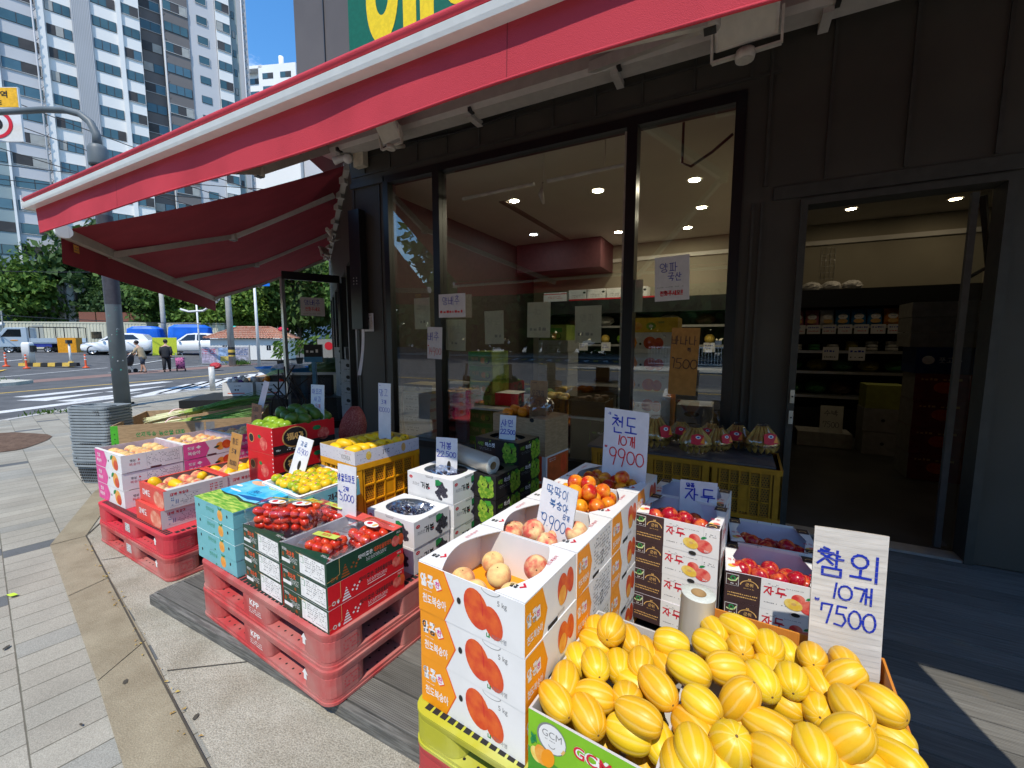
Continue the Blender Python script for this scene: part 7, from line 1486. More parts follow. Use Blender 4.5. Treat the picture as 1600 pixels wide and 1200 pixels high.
for k in range(9):
    q = MB(); q.box(-.085,0,-.11,.085,.004,.03,CARD); f = Face(q,(-.085,0,-.11),(1,0,0),(0,0,1),(0,-1,0),.001); f.fake(.015,.08,.155,.12,1,BLUE,1,k,.95); f.fake(.02,.03,.15,.06,1,REDM,1,k+20,.8)
    tag(q.build("shelf_tag", loc=(.87+k*.195,8.045,1.69)), "white price tag with blue writing along the upper chiller shelf", "price tag", "white price tags on the upper chiller shelf")
for k, (x, z, lab) in enumerate(((1.30,1.30,"white price tag on the middle chiller shelf, left one"),(1.62,1.30,"white price tag on the middle chiller shelf, right one"))):
    q = MB(); q.box(-.10,0,-.12,.10,.004,.08,CARD); f = Face(q,(-.1,0,-.12),(1,0,0),(0,0,1),(0,-1,0),.001); f.fake(.02,.11,.18,.17,1,BLUE,1,k+4,.95); f.fake(.02,.03,.18,.07,1,PENB,1,k+9,.8); tag(q.build("shelf_tag", loc=(x,8.04,z)), lab, "price tag")
for k in range(8):
    c = ("white","green","white","olive","white","white","olive","white")[k]
    q = MB(); [q.lathe([(.075,j*.05),(.08,j*.05+.03),(.072,j*.05+.045)], FB[c], 14) for j in range(3 if k > 2 else 2)]; tag(q.build("food_tub", loc=(.88+k*.24,8.3,1.325)), f"stack of {('white','dark green','olive')[['white','green','olive'].index(c)]} tubs on the second chiller shelf", "food tubs", "tubs on the second chiller shelf")
for k in range(6): crumple("vegetable_bag", (.85+k*.33,8.35,1.09), .12, FB["green"] if k % 2 == 0 else FB["olive"], "bagged green vegetables on the lower chiller shelves" if k % 2 == 0 else "bagged brown vegetables on the lower chiller shelves", "vegetable bag", k, (1.1,.8,.75), "bagged vegetables on the lower shelves")
for k in range(6): crumple("vegetable_bag", (.85+k*.33,8.35,.73), .13, FB["green"] if k < 2 else MATS["brown_veg"], "dark vegetable bag on the lowest chiller shelf", "vegetable bag", k+9, (1.1,.8,.8), "vegetable bags on the lowest shelf")
for k in range(4): crumple("packet", (.78+k*.26,8.4,2.33), .12, FB["white"], "white packet piled on top of the chiller by the doorway", "packet", k+3, (1.1,.9,.7), "white packets on top of the chiller")
for k in range(10): q = MB(); q.ball((0,0,.085), .085, MATS["print_muscat"] if k % 3 else PFY, 14, 9); tag(q.build("melon", loc=(-3.2+k*.31,8.25,1.42)), "round melon in a row on the far chiller shelf behind the window papers", "melon", "round melons on the far shelf")
for k in range(7): q = MB(); q.box(-.09,0,-.1,.09,.004,.06,CARD); f = Face(q,(-.09,0,-.1),(1,0,0),(0,0,1),(0,-1,0),.001); f.fake(.02,.05,.16,.13,2,BLUE,1,k,.9); tag(q.build("shelf_tag", loc=(-3.1+k*.45,8.04,1.38)), "small white price tag on the far chiller shelf behind the window papers", "price tag", "white price tags on the far shelf")
for k in range(5): crumple("vegetable_bag", (-2.9+k*.6,8.35,1.86), .13, FB["white"] if k % 2 else MATS["brown_veg"], "packed produce on the top far chiller shelf", "vegetable bag", k+30, (1.3,.8,.7), "packed produce on the far top shelf")
def wdeco(F): F['front'].rect(0,.0,.5,.03,INKR,1); F['front'].fake(.06,.06,.3,.12,2,INKG,2,3); F['front'].ell(.32,.15,.03,.02,INK,2)
pile(ibox(.5,.3,.18,WHITE,lambda F: (F['front'].rect(0,.14,.5,.155,INKR,1), F['front'].fake(.1,.05,.4,.11,2,INKR,2,3))), -3.3, 8.3, 2.262, .18, 1, "white red striped carton on top of the far chiller, leftmost", None)
for k in range(4): pile(ibox(.36,.3,.21,WHITE,wdeco), -2.82+k*.385, 8.3, 2.262, .2, 1, f"white carton on top of the far chiller, {('first','second','third','fourth')[k]} after the red striped one", None)
pile(ibox(.62,.4,.2,mat("foam_box",(.33,.32,.29),.7)), 1.15, 7.3, .01, .2, 1, "white foam box on the shop floor inside the doorway", None)
card("price_card", "faint price card standing on the white foam box inside", (1.10,7.2,.58), 0, .26, .38, PAPER, lambda f: (f.hand("수박",.13,.24,.08,.005,PENB,1,seed=2), f.hand("7500",.13,.08,.08,.005,PENB,1,seed=3,sx=.7)), lean=-5)
pile(ibox(.40,.36,.30,mat("carton_dull",(.24,.235,.22),.7,var=.1),lambda F: F['front'].ell(.2,.15,.02,.02,HOLE,2), None), 1.72, 7.1, .01, .302, 2, "pale carton of the farthest stack inside the doorway", "pale cartons inside the doorway"); pile(ibox(.40,.36,.3,mat("carton_lime",(.25,.27,.05),.6)), 1.72, 7.1, .615, .3, 1, "lime green carton on the farthest stack inside the doorway", None)
REDC = mat("carton_dark_red", (.22,.03,.03), .55, var=.1)
pile(ibox(.46,.4,.28,REDC,lambda F: (F['front'].ell(.23,.14,.08,.06,PFR,1), F['front'].fake(.05,.2,.4,.25,1,INKGOLD,1,3)),MATS["carton_dull"]), 1.93, 6.1, .01, .283, 4, "dark red carton stacked inside the doorway", "dark red cartons inside the doorway")
pile(ibox(.5,.4,.27,mat("carton_navy",(.012,.04,.16),.5),lambda F: (F['front'].ell(.1,.14,.05,.045,LBW,1), F['front'].text("풋고추",.18,.11,.06,INKW,1,bold=.0))), 1.93, 6.1, 1.145, .27, 1, "dark blue carton with pale lettering on the red stack inside", None)
pile(ibox(.56,.42,.15,MATS["carton_dull"],lambda F: F['front'].fake(.1,.04,.45,.1,1,INKG,2,3)), 1.90, 6.1, 1.42, .155, 3, "long pale carton on top of the dark blue one inside", "long pale cartons inside")
pile(ibox(.36,.36,.27,MATS["carton_dull"],lambda F: F['front'].fake(.06,.06,.3,.2,4,INKG,2,6,.6)), 2.35, 5.5, .01, .272, 4, "pale printed carton beside the dark red stack inside", "pale printed cartons inside")
b = MB()
for k in range(5): b.box(-.09+k*.037,-.11,0,-.058+k*.037,.11,.74,CRYD)
tag(b.build("crate_bundle", loc=(1.93,4.75,.01)), "bundle of yellow crate panels on end inside the doorway", "crate bundle")
b = MB(); b.lathe([(.17,0),(.2,.1),(.2,.42),(.215,.44)],DSH,20,cap1=False); tag(b.build("waste_bin", loc=(.62,7.3,.01)), "black round bin inside the doorway", "bin")
b = MB(); b.beam((3.0,8.2,2.4),(2.75,7.9,3.35),.06,.06,DSH); b.tube([(2.95,7.9,3.38),(3.0,7.8,3.0),(2.95,7.9,2.5),(2.7,8.0,2.3)],.025,DSH,7); tag(b.build("black_duct"), "black pipe curving down beside the chiller inside", "pipe")
q = MB(); q.tube([(.0,0,0),(0,0,.5)],.003,SIL,5); [q.tube([(x,0,0),(x,0,.5)],.003,SIL,5) for x in (.06,.12,.18)]; [q.tube([(0,0,z),(.18,0,z)],.003,SIL,5) for z in (.0,.1,.2,.3,.4,.5)]; tag(q.build("wire_rack", loc=(1.2,8.78,2.5)), "small wire grid rack on the back wall above the chiller", "wire rack")

# ------------------------------------------------------------------ the street beyond
def at(x, y): return (x, y, terrain(x))
CONC = mat("concrete_pole", (.36,.35,.32), .85, var=.08, scale=5); STEEL = mat("painted_steel", (.13,.15,.155), .5, var=.08, scale=3); WHT = mat("white_paint", (.72,.72,.70), .45, var=.03); RUB = mat("rubber", (.018,.018,.018), .7)
# street lamp pole with traffic sign arm
lp = thing("sign_pole", "thick grey green steel pole with curved arm and worn stickers", "pole", (-12.62,4.41,-.06)); 
q = MB(); q.lathe([(.15,0),(.143,2.2),(.136,4.6),(.13,5.6)], STEEL, 20); q.lathe([(.17,5.35),(.18,5.4),(.18,5.7),(.15,5.78),(.12,5.8)], STEEL, 20); q.build("pole", lp)
q = MB(); q.lathe([(.26,.0),(.26,.03),(.2,.035)], STEEL, 16); [q.box(.19*math.cos(a)-.02,.19*math.sin(a)-.02,.03,.19*math.cos(a)+.02,.19*math.sin(a)+.02,.08,RUB) for a in (0,1.57,3.14,4.71)]; q.build("base_plate", lp)
q = MB(); ad_ = Vector((-.93,-.37,0)); pts = [Vector((0,0,5.75)), Vector((0,0,6.02)), ad_*.12+Vector((0,0,6.28)), ad_*.35+Vector((0,0,6.46)), ad_*.7+Vector((0,0,6.56)), ad_*1.2+Vector((0,0,6.6)), ad_*3.9+Vector((0,0,6.62))]
q.tube(pts, [.085,.08,.075,.07,.068,.065,.06], STEEL, 12); q.build("arm", lp)
q = MB(); r_ = random.Random(4); TEALST = mat("sticker_remnant",(.10,.42,.33),.7)
for k in range(26):
    a, z = r_.uniform(-2.6,.6)-.4, r_.uniform(.7,2.6); rr = .151-.004*z; s_ = r_.uniform(.01,.05)
    q.poly([(rr*math.cos(a+u*s_/rr), rr*math.sin(a+u*s_/rr), z+v_*s_) for u, v_ in ((-.5,-.4),(.4,-.5),(.6,.3),(-.2,.5))], TEALST if k % 3 else WHT)
q.build("stickers", lp)
q = MB(); q.loft([[(.146*math.cos(a),.146*math.sin(a),z) for a in (i*math.pi/10 for i in range(20))] for z in (2.35,4.3)], mat("pole_wrap",(.055,.052,.06),.6), cap0=False, cap1=False, smooth=True); q.build("wrap", lp)
ts = thing("traffic_sign", "speed limit sign with yellow top panel hanging from the pole arm", "traffic sign", (-15.5,3.62,6.09)); ts.rotation_euler = (0,0,R(28)); ts.scale.z = .77
q = MB(); q.box(-.62,-.02,-.0,.62,.02,1.55,WHT); f = Face(q,(-.62,-.021,0),(1,0,0),(0,0,1),(0,-1,0),.004); f.rect(.02,.0+.98,1.22,1.53,mat("sign_amber",(.85,.45,.005),.4),1); f.text("보호구역",.62,1.24,.2,INK,2,al='c',bold=.02); f.text("ZONE",.62,1.05,.12,INK,2,al='c',bold=.02); f.ring(.62,.5,.42,.09,INKR,2,n=40); f.text("30",.62,.36,.29,INK,2,al='c',bold=.03); q.build("panel", ts, bevel=.01)
q = MB(); q.tube([(0,.06,1.6),(0,.06,.1)],.03,STEEL,8); q.build("hanger", ts)
# trees
BARK = mat("bark", (.07,.055,.04), .9, var=.25, scale=6); 
def leafmat(nm, c1, c2, sc_=.55): return mat(nm, c1, .62, col2=c2, scale=sc_, mixlo=.36, mixhi=.64, transl=.30, objvar=.16, detail=7, spec=.25)
LF = [leafmat("leaf_green", (.042,.09,.018), (.115,.205,.036)), leafmat("leaf_dark", (.03,.068,.022), (.085,.16,.04)), leafmat("leaf_light", (.065,.135,.02), (.17,.28,.042))]
def crown_mesh(seed, m, n_cl, per, leaf_s, flat=.8):
    r_ = random.Random(seed); b = MB()
    for _ in range(n_cl):
        while True:
            c = Vector((r_.uniform(-1,1), r_.uniform(-1,1), r_.uniform(-1,1)))
            if .25 < c.length < 1: break
        c = c.normalized()*(c.length**.45)*r_.uniform(.72,1.0); c.z *= flat; rad = r_.uniform(.14,.28)
        for _ in range(per):
            d = Vector((r_.gauss(0,1),r_.gauss(0,1),r_.gauss(0,.55)))*rad*.6; p = c+d; s_ = leaf_s*r_.uniform(.6,1.3)
            nrm = (Vector((r_.gauss(0,.6),r_.gauss(0,.6),r_.gauss(.7,.5)))+d*1.5).normalized(); u = nrm.orthogonal().normalized(); u = Quaternion(nrm, r_.uniform(0,6.28)) @ u; w = nrm.cross(u)
            b.poly([p-u*s_, p-w*s_*.55+nrm*s_*.1, p+u*s_, p+w*s_*.55+nrm*s_*.1], m)
    return b.mesh("crown")
CRM = [crown_mesh(1, LF[0], 130, 60, .070), crown_mesh(2, LF[1], 130, 60, .070), crown_mesh(3, LF[2], 120, 56, .070), crown_mesh(4, LF[0], 130, 60, .066, .9)]
def trunk_mesh(seed):
    r_ = random.Random(seed); b = MB(); b.tube([(0,0,-.1),(.02,.01,.25),(r_.uniform(-.05,.05),0,.6),(r_.uniform(-.08,.08),.04,.95)],[.05,.04,.032,.015],BARK,9)
    for k in range(6):
        a = k*1.05+r_.uniform(-.3,.3); z = r_.uniform(.35,.7); b.tube([(0,0,z),(.14*math.cos(a),.14*math.sin(a),z+.14),(.32*math.cos(a),.32*math.sin(a),z+.30)],[.022,.015,.005],BARK,6)
    return b.mesh("trunk")
TRM = [trunk_mesh(k) for k in range(3)]
def tree(x, y, h, r, k, lab, grp=None, base=.30, zg=None):
    z0 = terrain(x) if zg is None else zg; t = thing("broadleaf_tree", lab, "tree", (x, y, z0), group=grp); r_ = random.Random(int(x*13+y*7))
    o = bpy.data.objects.new("trunk", TRM[k % 3]); COL.objects.link(o); o.parent = t; o.scale = (h*.45,h*.45,h*.8)
    o = bpy.data.objects.new("crown", CRM[k % 4]); COL.objects.link(o); o.parent = t; o.location = (0,0,h*(base+(1-base)*.5)); o.scale = (r*r_.uniform(.92,1.1), r*r_.uniform(.92,1.1), h*(1-base)*.58); o.rotation_euler = (0,0,r_.uniform(0,6.28))
G1 = "trees behind the car park"
for x, y, h, r, k, lab in ((-84,17,19.5,6.5,1,"tall dark tree at the far left edge of the tree row"),(-82,24,19,6.2,0,"tall tree second from the left behind the truck"),(-73,25,16.5,6,1,"dark tree above the left end of the pale container"),(-74,32,17,6.5,2,"lighter green tree behind the container"),(-66,27,14.5,5.2,0,"green tree rising over the middle of the container"),(-66,35,15,6,3,"green tree behind the lamp pole"),(-59,28,12.5,5,2,"light green tree right of the lamp pole"),(-58,34,14,5.5,0,"green tree behind the white cars"),(-52,30,11.5,4.8,3,"green tree above the blue tarpaulins"),(-52,37,13,5.5,1,"dark green tree behind the tiled house, left"),(-46,33,12,4.8,0,"green tree over the tiled roof"),(-45,40,14,5.5,2,"light green tree behind the tiled house"),(-39,37,12.5,4.8,3,"green tree behind the glass door"),(-36,43,14,5.5,1,"dark tree seen through the glass door"),(-92,30,21,7,0,"tallest tree behind the far left of the row"),(-30,44,13,5,2,"light green tree at the right end of the row"),(-90,12,18,6.5,3,"green tree beyond the dark sheds"),(-76,19,12,4.6,3,"lower green tree just behind the dark sheds"),(-63,24,9.5,4.2,1,"low dark tree close behind the container"),(-56,25,8.5,4,3,"low green tree behind the blue tarpaulins"),(-49,27,8,3.6,2,"low light green tree between the cars and house")):
    tree(x, y, h, r, k, lab, G1, .12)
# hedge of shrubs hiding the feet of the trees
b = MB(); r_ = random.Random(31)
for k in range(2600):
    u = r_.random(); x = -95+64*u; y = 17+24*u+r_.uniform(-1.5,3.5); z = .2+r_.random()**1.4*4.6; s_ = r_.uniform(.22,.45); nrm = Vector((r_.gauss(0,1),r_.gauss(-.3,1),r_.gauss(.6,.6))).normalized(); uu = nrm.orthogonal().normalized(); w = nrm.cross(uu); p = Vector((x,y,z))
    b.poly([p-uu*s_, p-w*s_*.6, p+uu*s_, p+w*s_*.6], LF[k % 2])
tag(b.build("undergrowth"), "dense green undergrowth below the tree row", "undergrowth", kind='stuff')
# trees and street across the road behind the viewer, seen mirrored in the shop windows
for x, y, h, r, k, lab in ((-18,-34,17,9,0,"street tree across the road mirrored in the left pane"),(-10,-35,18,9.5,1,"street tree across the road mirrored in the middle pane"),(-3,-34,17,9,0,"street tree across the road mirrored beside the mullion"),(4,-35,18,9.5,3,"street tree across the road mirrored in the right pane"),(12,-34,17,9,1,"street tree across the road further right"),(-27,-34,18,9.5,3,"street tree across the road far left"),(20,-35,18,9.5,0,"street tree across the road far right")):
    tree(x, y, h, r, k, lab, "street trees across the road", .06, -.1)
b = MB(); r_ = random.Random(33)
for k in range(3200):
    x = -50+92*r_.random(); y = -38+r_.uniform(-1,1.5); z = r_.random()*7; s_ = r_.uniform(.6,1.1); nrm = Vector((r_.gauss(0,1),r_.gauss(.3,1),r_.gauss(.6,.6))).normalized(); uu = nrm.orthogonal().normalized(); w = nrm.cross(uu); p = Vector((x,y,z))
    b.poly([p-uu*s_, p-w*s_*.6, p+uu*s_, p+w*s_*.6], LF[1])
tag(b.build("hedge"), "dark hedge across the road behind the viewer", "hedge", kind='stuff')
sheet("far_pavement", [(-60,-60),(40,-60),(40,-27),(-60,-27)], -.06, KERB, .1, KERB)
sheet("street_island", [(-8.2,-14.2),(30,-13.2),(30,-19),(-3,-19)], -.05, ISL, .1, KERB)
b = MB()
for k in range(14): x = -18+k*.75; b.poly([(x,-24.5,-.135),(x+.37,-24.5,-.135),(x+1.1,-22,-.135),(x+.73,-22,-.135)], YP if k % 2 else WP)
bar((-20,-6.2),(20,-6.2),.16,.16,YP); bar((-8.7,-14.2),(-3.2,-19.6),.2,.2,YP); bar((-8.7,-14.0),(30,-12.7),.2,.2,YP); bar((-8.7,-14.4),(-14,-22),.14,.14,YP); bar((-40,-26.5),(30,-26.5),.16,.16,YP)
tag(b.build("road_hatching"), kind='structure')
def railing(lab, x0, x1, y, h=1.0):
    t = thing("white_railing", lab, "railing", (x0, y, -.06)); q = MB(); L = x1-x0
    for k in range(int(L/.16)): q.beam((k*.16,0,.12),(k*.16,0,h),.035,.035,WHT,up=(1,0,0))
    q.build("balusters", t); q = MB(); q.beam((0,0,.14),(L,0,.14),.06,.06,WHT); q.beam((0,0,h-.06),(L,0,h-.06),.06,.06,WHT); q.build("rails", t)
railing("white street railing across the road mirrored in the right pane", -4.5, 12, -18.2, 1.15)
# utility poles, lamp posts, bollard
def simple_pole(name, lab, x, y, r0, r1, h, m, extra=None, zg=None):
    t = thing(name, lab, "pole", (x, y, terrain(x) if zg is None else zg)); q = MB(); q.lathe([(r0,0),(r1,h)], m, 12); q.build("pole", t)
    if extra: extra(t)
    return t
def ex_u(t):
    q = MB(); [q.loft([[(.185*math.cos(a),.185*math.sin(a),z) for a in (i*.524 for i in range(12))] for z in (z0,z0+.16)], m, cap0=False, cap1=False) for z0, m in ((.2,YP),(.36,RUB),(.52,YP),(.68,RUB),(.84,YP),(1.0,RUB))]; q.build("warning_bands", t)
    q = MB(); q.tube([(-.1,-.05,4.6),(-.6,-.3,3.9),(-1.4,-.7,3.35),(-2.2,-1.1,3.3),(-2.7,-1.3,3.45)],.06,WHT,8); q.build("guard_pipe", t)
simple_pole("utility_pole", "weathered concrete utility pole with striped foot by the house", -27.2, 14.9, .19, .13, 7.2, CONC, ex_u)
def ex_w(t):
    q = MB(); q.box(.10,-.03,4.6,.85,.0,5.35,mat("sign_blue",(.01,.16,.62),.4)); f = Face(q,(.10,-.031,4.6),(1,0,0),(0,0,1),(0,-1,0),.003); f.fake(.08,.12,.66,.6,2,INKW,1,3,1); q.build("sign_plate", t)
wp = simple_pole("lamp_post", "slim white lamp post with a small blue street sign", -24.0, 14.6, .085, .06, 5.6, WHT, ex_w); wp.rotation_euler = (0,0,R(30))
simple_pole("bollard", "short white steel bollard at the kerb", -14.1, 7.1, .075, .075, .72, mat("bollard_steel",(.6,.6,.58),.4), zg=-.06)
simple_pole("concrete_pole", "pale concrete pole behind the white cars", -46, 19.5, .22, .16, 5.8, CONC)
simple_pole("thin_post", "thin white post beside the banner fence", -32.0, 15.5, .05, .05, 4.3, WHT)
q = MB(); q.tube([(0,0,-.1),(0,0,3.3)],.05,STEEL,8); q.lathe([(.1,0),(.17,.05),(.1,.28)],WHT,12,c=(-.12,0,2.1)); q.tube([(0,0,2.2),(-.2,0,2.2)],.02,STEEL,6); tag(q.build("camera_post", loc=at(-52,11.2)), "thin post with a small white camera behind the truck cab", "pole")
# cars
GLD = mat("car_glass", (.012,.016,.02), .06, spec=.8, var=.02); CWHITE = mat("car_white", (.78,.78,.77), .22, var=.01, coat=.6); CBLUE = mat("truck_pale_blue", (.42,.50,.56), .3, var=.02, coat=.3); RIMM = mat("alloy", (.5,.5,.5), .35, metal=.7); LAMPW = mat("headlamp", (.55,.57,.58), .12, spec=.8); DPL = mat("dark_plastic", (.015,.015,.016), .5)
def wheel(root, x, y, r_, w=.2):
    q = MB(); q.lathe([(r_*.72,-w/2),(r_*.95,-w/2),(r_,-w*.3),(r_,w*.3),(r_*.95,w/2),(r_*.72,w/2)], RUB, 24, ax='y', cap0=False, cap1=False); o = q.build("wheel", root, loc=(x,y,r_))
    q = MB(); q.lathe([(r_*.72,-w*.46),(r_*.68,-w*.35),(.05,-w*.42),(.0,-w*.45)], RIMM, 24, ax='y', cap0=False, cap1=False); q.lathe([(.0,w*.45),(.05,w*.42),(r_*.68,w*.35),(r_*.72,w*.46)], RIMM, 24, ax='y', cap0=False, cap1=False)
    for k in range(5):
        a = k*1.2566
        for s_ in (-1,1): q.box(-.0,0,0,0,0,0,DPL) if False else q.poly([(r_*.25*math.cos(a-.3),s_*w*.44,r_*.25*math.sin(a-.3)),(r_*.62*math.cos(a-.25),s_*w*.44,r_*.62*math.sin(a-.25)),(r_*.62*math.cos(a+.25),s_*w*.44,r_*.62*math.sin(a+.25)),(r_*.25*math.cos(a+.3),s_*w*.44,r_*.25*math.sin(a+.3))], DPL)
    q.build("rim", o)
def car(lab, x, y, rz, L, W, H, suv):
    t = thing("parked_car", lab, "car", at(x, y), rz)
    # body stations from nose (x=0) to tail: x, z_low, z_shoulder, half width low, half width shoulder
    st = [(-.0,.36,.60,.62,.60),(.08,.26,.72,.74,.70),(.35,.20,.80,.84,.80),(.9,.19,.88 if suv else .84,.87,.84),(1.35,.19,.97 if suv else .93,.88,.86),(2.2,.19,1.0 if suv else .97,.88,.87),(3.2,.19,1.02,.88,.86),(3.75,.22,1.02,.86,.83),(4.0,.30,.98,.80,.76),(4.06,.42,.85,.72,.66)]
    kx = L/4.06; kw = W/1.76; q = MB(); rings = []
    for sx_, z0, z1, a, c in st:
        sx_ *= kx; a *= kw; c *= kw; zm = (z0+z1)/2
        rings.append([(sx_,-a*.92,z0),(sx_,-a,z0+.12),(sx_,-a*1.01,zm),(sx_,-c,z1-.06),(sx_,-c*.9,z1),(sx_,0,z1+.02),(sx_,c*.9,z1),(sx_,c,z1-.06),(sx_,a*1.01,zm),(sx_,a,z0+.12),(sx_,a*.92,z0)])
    q.loft(rings, CWHITE); q.build("body", t, bevel=0)
    q = MB(); h0 = 1.0*H/1.5; top = [(1.05*kx,.93),(1.75*kx,H-.08),(2.2*kx,H-.01),(3.0*kx,H-.01),(3.55*kx,H-.10),(3.88*kx,1.0)]
    rr = []
    for sx_, z in top: rr.append([(sx_,-.80*kw,.90),(sx_,-(.80-.20*(z-.9)/.6)*kw,z),(sx_,(.80-.20*(z-.9)/.6)*kw,z),(sx_,.80*kw,.90)])
    q.loft(rr, CWHITE, smooth=False); q.build("cabin", t, bevel=.04)
    for s_ in (-1,1):
        q = MB()
        for pts in ([(1.32*kx,.99),(1.82*kx,H-.14),(2.30*kx,H-.11),(2.30*kx,1.02)],[(2.40*kx,1.02),(2.40*kx,H-.11),(2.98*kx,H-.12),(3.35*kx,1.05)]):
            o_ = [(a, s_*((.80-.20*(z-.9)/.6)*kw+.006), z) for a, z in pts]; q.poly(o_ if s_ < 0 else o_[::-1], GLD)
        q.build("side_window", t)
        q = MB(); q.ball((1.35*kx, s_*(.94*kw), 1.02), .11, CWHITE, 10, 7, (.8,1,.75)); q.build("mirror", t)
        q = MB(); q.poly([(.04*kx,s_*.40*kw,.66),(.05*kx,s_*.66*kw,.68),(.34*kx,s_*.79*kw,.84),(.2*kx,s_*.5*kw,.77)] if s_ < 0 else [(.2*kx,s_*.5*kw,.77),(.34*kx,s_*.79*kw,.84),(.05*kx,s_*.66*kw,.68),(.04*kx,s_*.40*kw,.66)], LAMPW); q.loft([[(.03*kx,s_*.40*kw,.655),(.04*kx,s_*.66*kw,.675),(.33*kx,s_*.805*kw,.845),(.2*kx,s_*.5*kw,.775)],[(.06*kx,s_*.40*kw,.60),(.06*kx,s_*.66*kw,.60),(.33*kx,s_*.80*kw,.76),(.2*kx,s_*.5*kw,.70)]], LAMPW, smooth=False); q.build("headlight", t)
        for fx in (.72,3.22): wheel(t, fx*kx, s_*.76*kw, .33 if suv else .31)
        q = MB(); [q.lathe([(.40,-.02),(.40,.02)], DPL, 20, c=(fx*kx, s_*.70*kw, .33), ax='y') for fx in (.72,3.22)]; q.build("wheel_arch", t)
    q = MB(); q.poly([(1.10*kx,-.68*kw,.98),(1.74*kx,-.56*kw,H-.10),(1.74*kx,.56*kw,H-.10),(1.10*kx,.68*kw,.98)][::-1], GLD); q.v = [(a-.02, c, z+.012) for a, c, z in q.v]; q.build("windscreen", t)
    q = MB(); q.box(-.012,-.5*kw,.27,.05,.5*kw,.50,DPL); q.box(-.02,-.24,.36,-.012,.24,.46,WHT); q.build("grille", t)
    return t
cd_ = Vector((-41.3,12.6)); car("white hatchback parked nose left beside the lamp pole", -40.6, 12.4, R(52), 4.0, 1.72, 1.50, False); car("white sport utility car parked by the blue tarpaulins", -39.2, 16.4, R(48), 4.2, 1.80, 1.60, True)
# truck
tk = thing("pickup_truck", "pale blue flatbed truck with a dark metal frame over its bed", "truck", at(-50.1,10.5), R(58)); 
q = MB(); pf = [(-.02,.45),(-.04,.95),(.12,1.15),(.62,1.86),(.75,1.93),(1.75,1.95),(1.80,1.88),(1.82,.45)]
q.loft([[(a,-.85,z) for a, z in pf],[(a,.85,z) for a, z in pf]], CBLUE, smooth=False); q.build("cab", tk, bevel=.03)
q = MB(); q.poly([(.13,-.72,1.18),(.13,.72,1.18),(.60,.70,1.84),(.60,-.70,1.84)], GLD); q.v = [(a-.03,c,z+.02) for a, c, z in q.v]; q.build("windscreen", tk)
for s_ in (-1,1):
    q = MB(); o_ = [(.42,s_*.853,1.22),(.82,s_*.853,1.80),(1.50,s_*.853,1.80),(1.50,s_*.853,1.22)]; q.poly(o_ if s_ < 0 else o_[::-1], GLD); q.build("side_window", tk)
    q = MB(); q.box(.35,s_*.98-.05,1.15,.42,s_*.98+.05,1.42,DPL); q.build("mirror", tk)
    q = MB(); q.box(1.9,s_*.85-.015,.78,4.75,s_*.85+.015,1.12,CBLUE); q.build("bed_side", tk)
    q = MB(); q.box(2.0,s_*.80-.01,.42,3.1,s_*.80+.01,.74,mat("side_banner",(.03,.05,.30),.5)); q.build("side_panel", tk)
    for fx, rr in ((.75,.31),(2.85,.25),(4.0,.29)): wheel(tk, fx, s_*.72, rr, .19)
q = MB(); q.box(1.85,-.84,.70,4.75,.84,.79,CBLUE); q.build("bed", tk)
q = MB(); [q.beam((x,s_*.84,.79),(x,s_*.84,1.98),.05,.05,DPL,up=(1,0,0)) for x in (1.95,3.4,4.7) for s_ in (-1,1)]; [q.beam((1.95,s_*.84,1.98),(4.7,s_*.84,1.98),.05,.05,DPL) for s_ in (-1,1)]; [q.beam((x,-.84,1.98),(x,.84,1.98),.05,.05,DPL) for x in (1.95,3.4,4.7)]; q.build("bed_frame", tk)
q = MB(); q.box(-.06,-.80,.42,.0,.80,.62,CBLUE); q.box(-.07,-.7,.72,-.04,-.4,.88,LAMPW); q.box(-.07,.4,.72,-.04,.7,.88,LAMPW); q.build("bumper", tk)
q = MB(); q.ball((1.1,-.856,.95),.16,mat("orange_decal",(.6,.25,.05),.5),12,6,(1.4,.02,.4)); q.build("decal", tk)
# motorbike in front of the truck
t = thing("motorbike", "dark delivery motorbike parked in front of the truck", "motorbike", at(-51.6,8.2), R(60))
for x in (0,1.25): q = MB(); q.lathe([(.20,-.04),(.29,-.05),(.30,0),(.29,.05),(.20,.04)],RUB,18,c=(x,0,.30),ax='y',cap0=False,cap1=False); q.build("wheel", t)
q = MB(); q.tube([(0,0,.3),(.2,0,.9)],.04,DPL,7); q.tube([(.2,-.3,1.0),(.2,.3,1.0)],.02,DPL,6); q.box(.35,-.14,.42,.95,.14,.74,DPL); q.box(.7,-.15,.74,1.3,.15,.86,DPL); q.ball((.45,0,.82),.2,mat("green_bodywork",(.01,.22,.15),.4),10,7,(1.1,.7,.6)); q.build("frame", t)
q = MB(); q.box(1.0,-.3,.90,1.6,.3,1.3,mat("green_box",(.015,.30,.18),.5)); q.build("cargo_box", t)
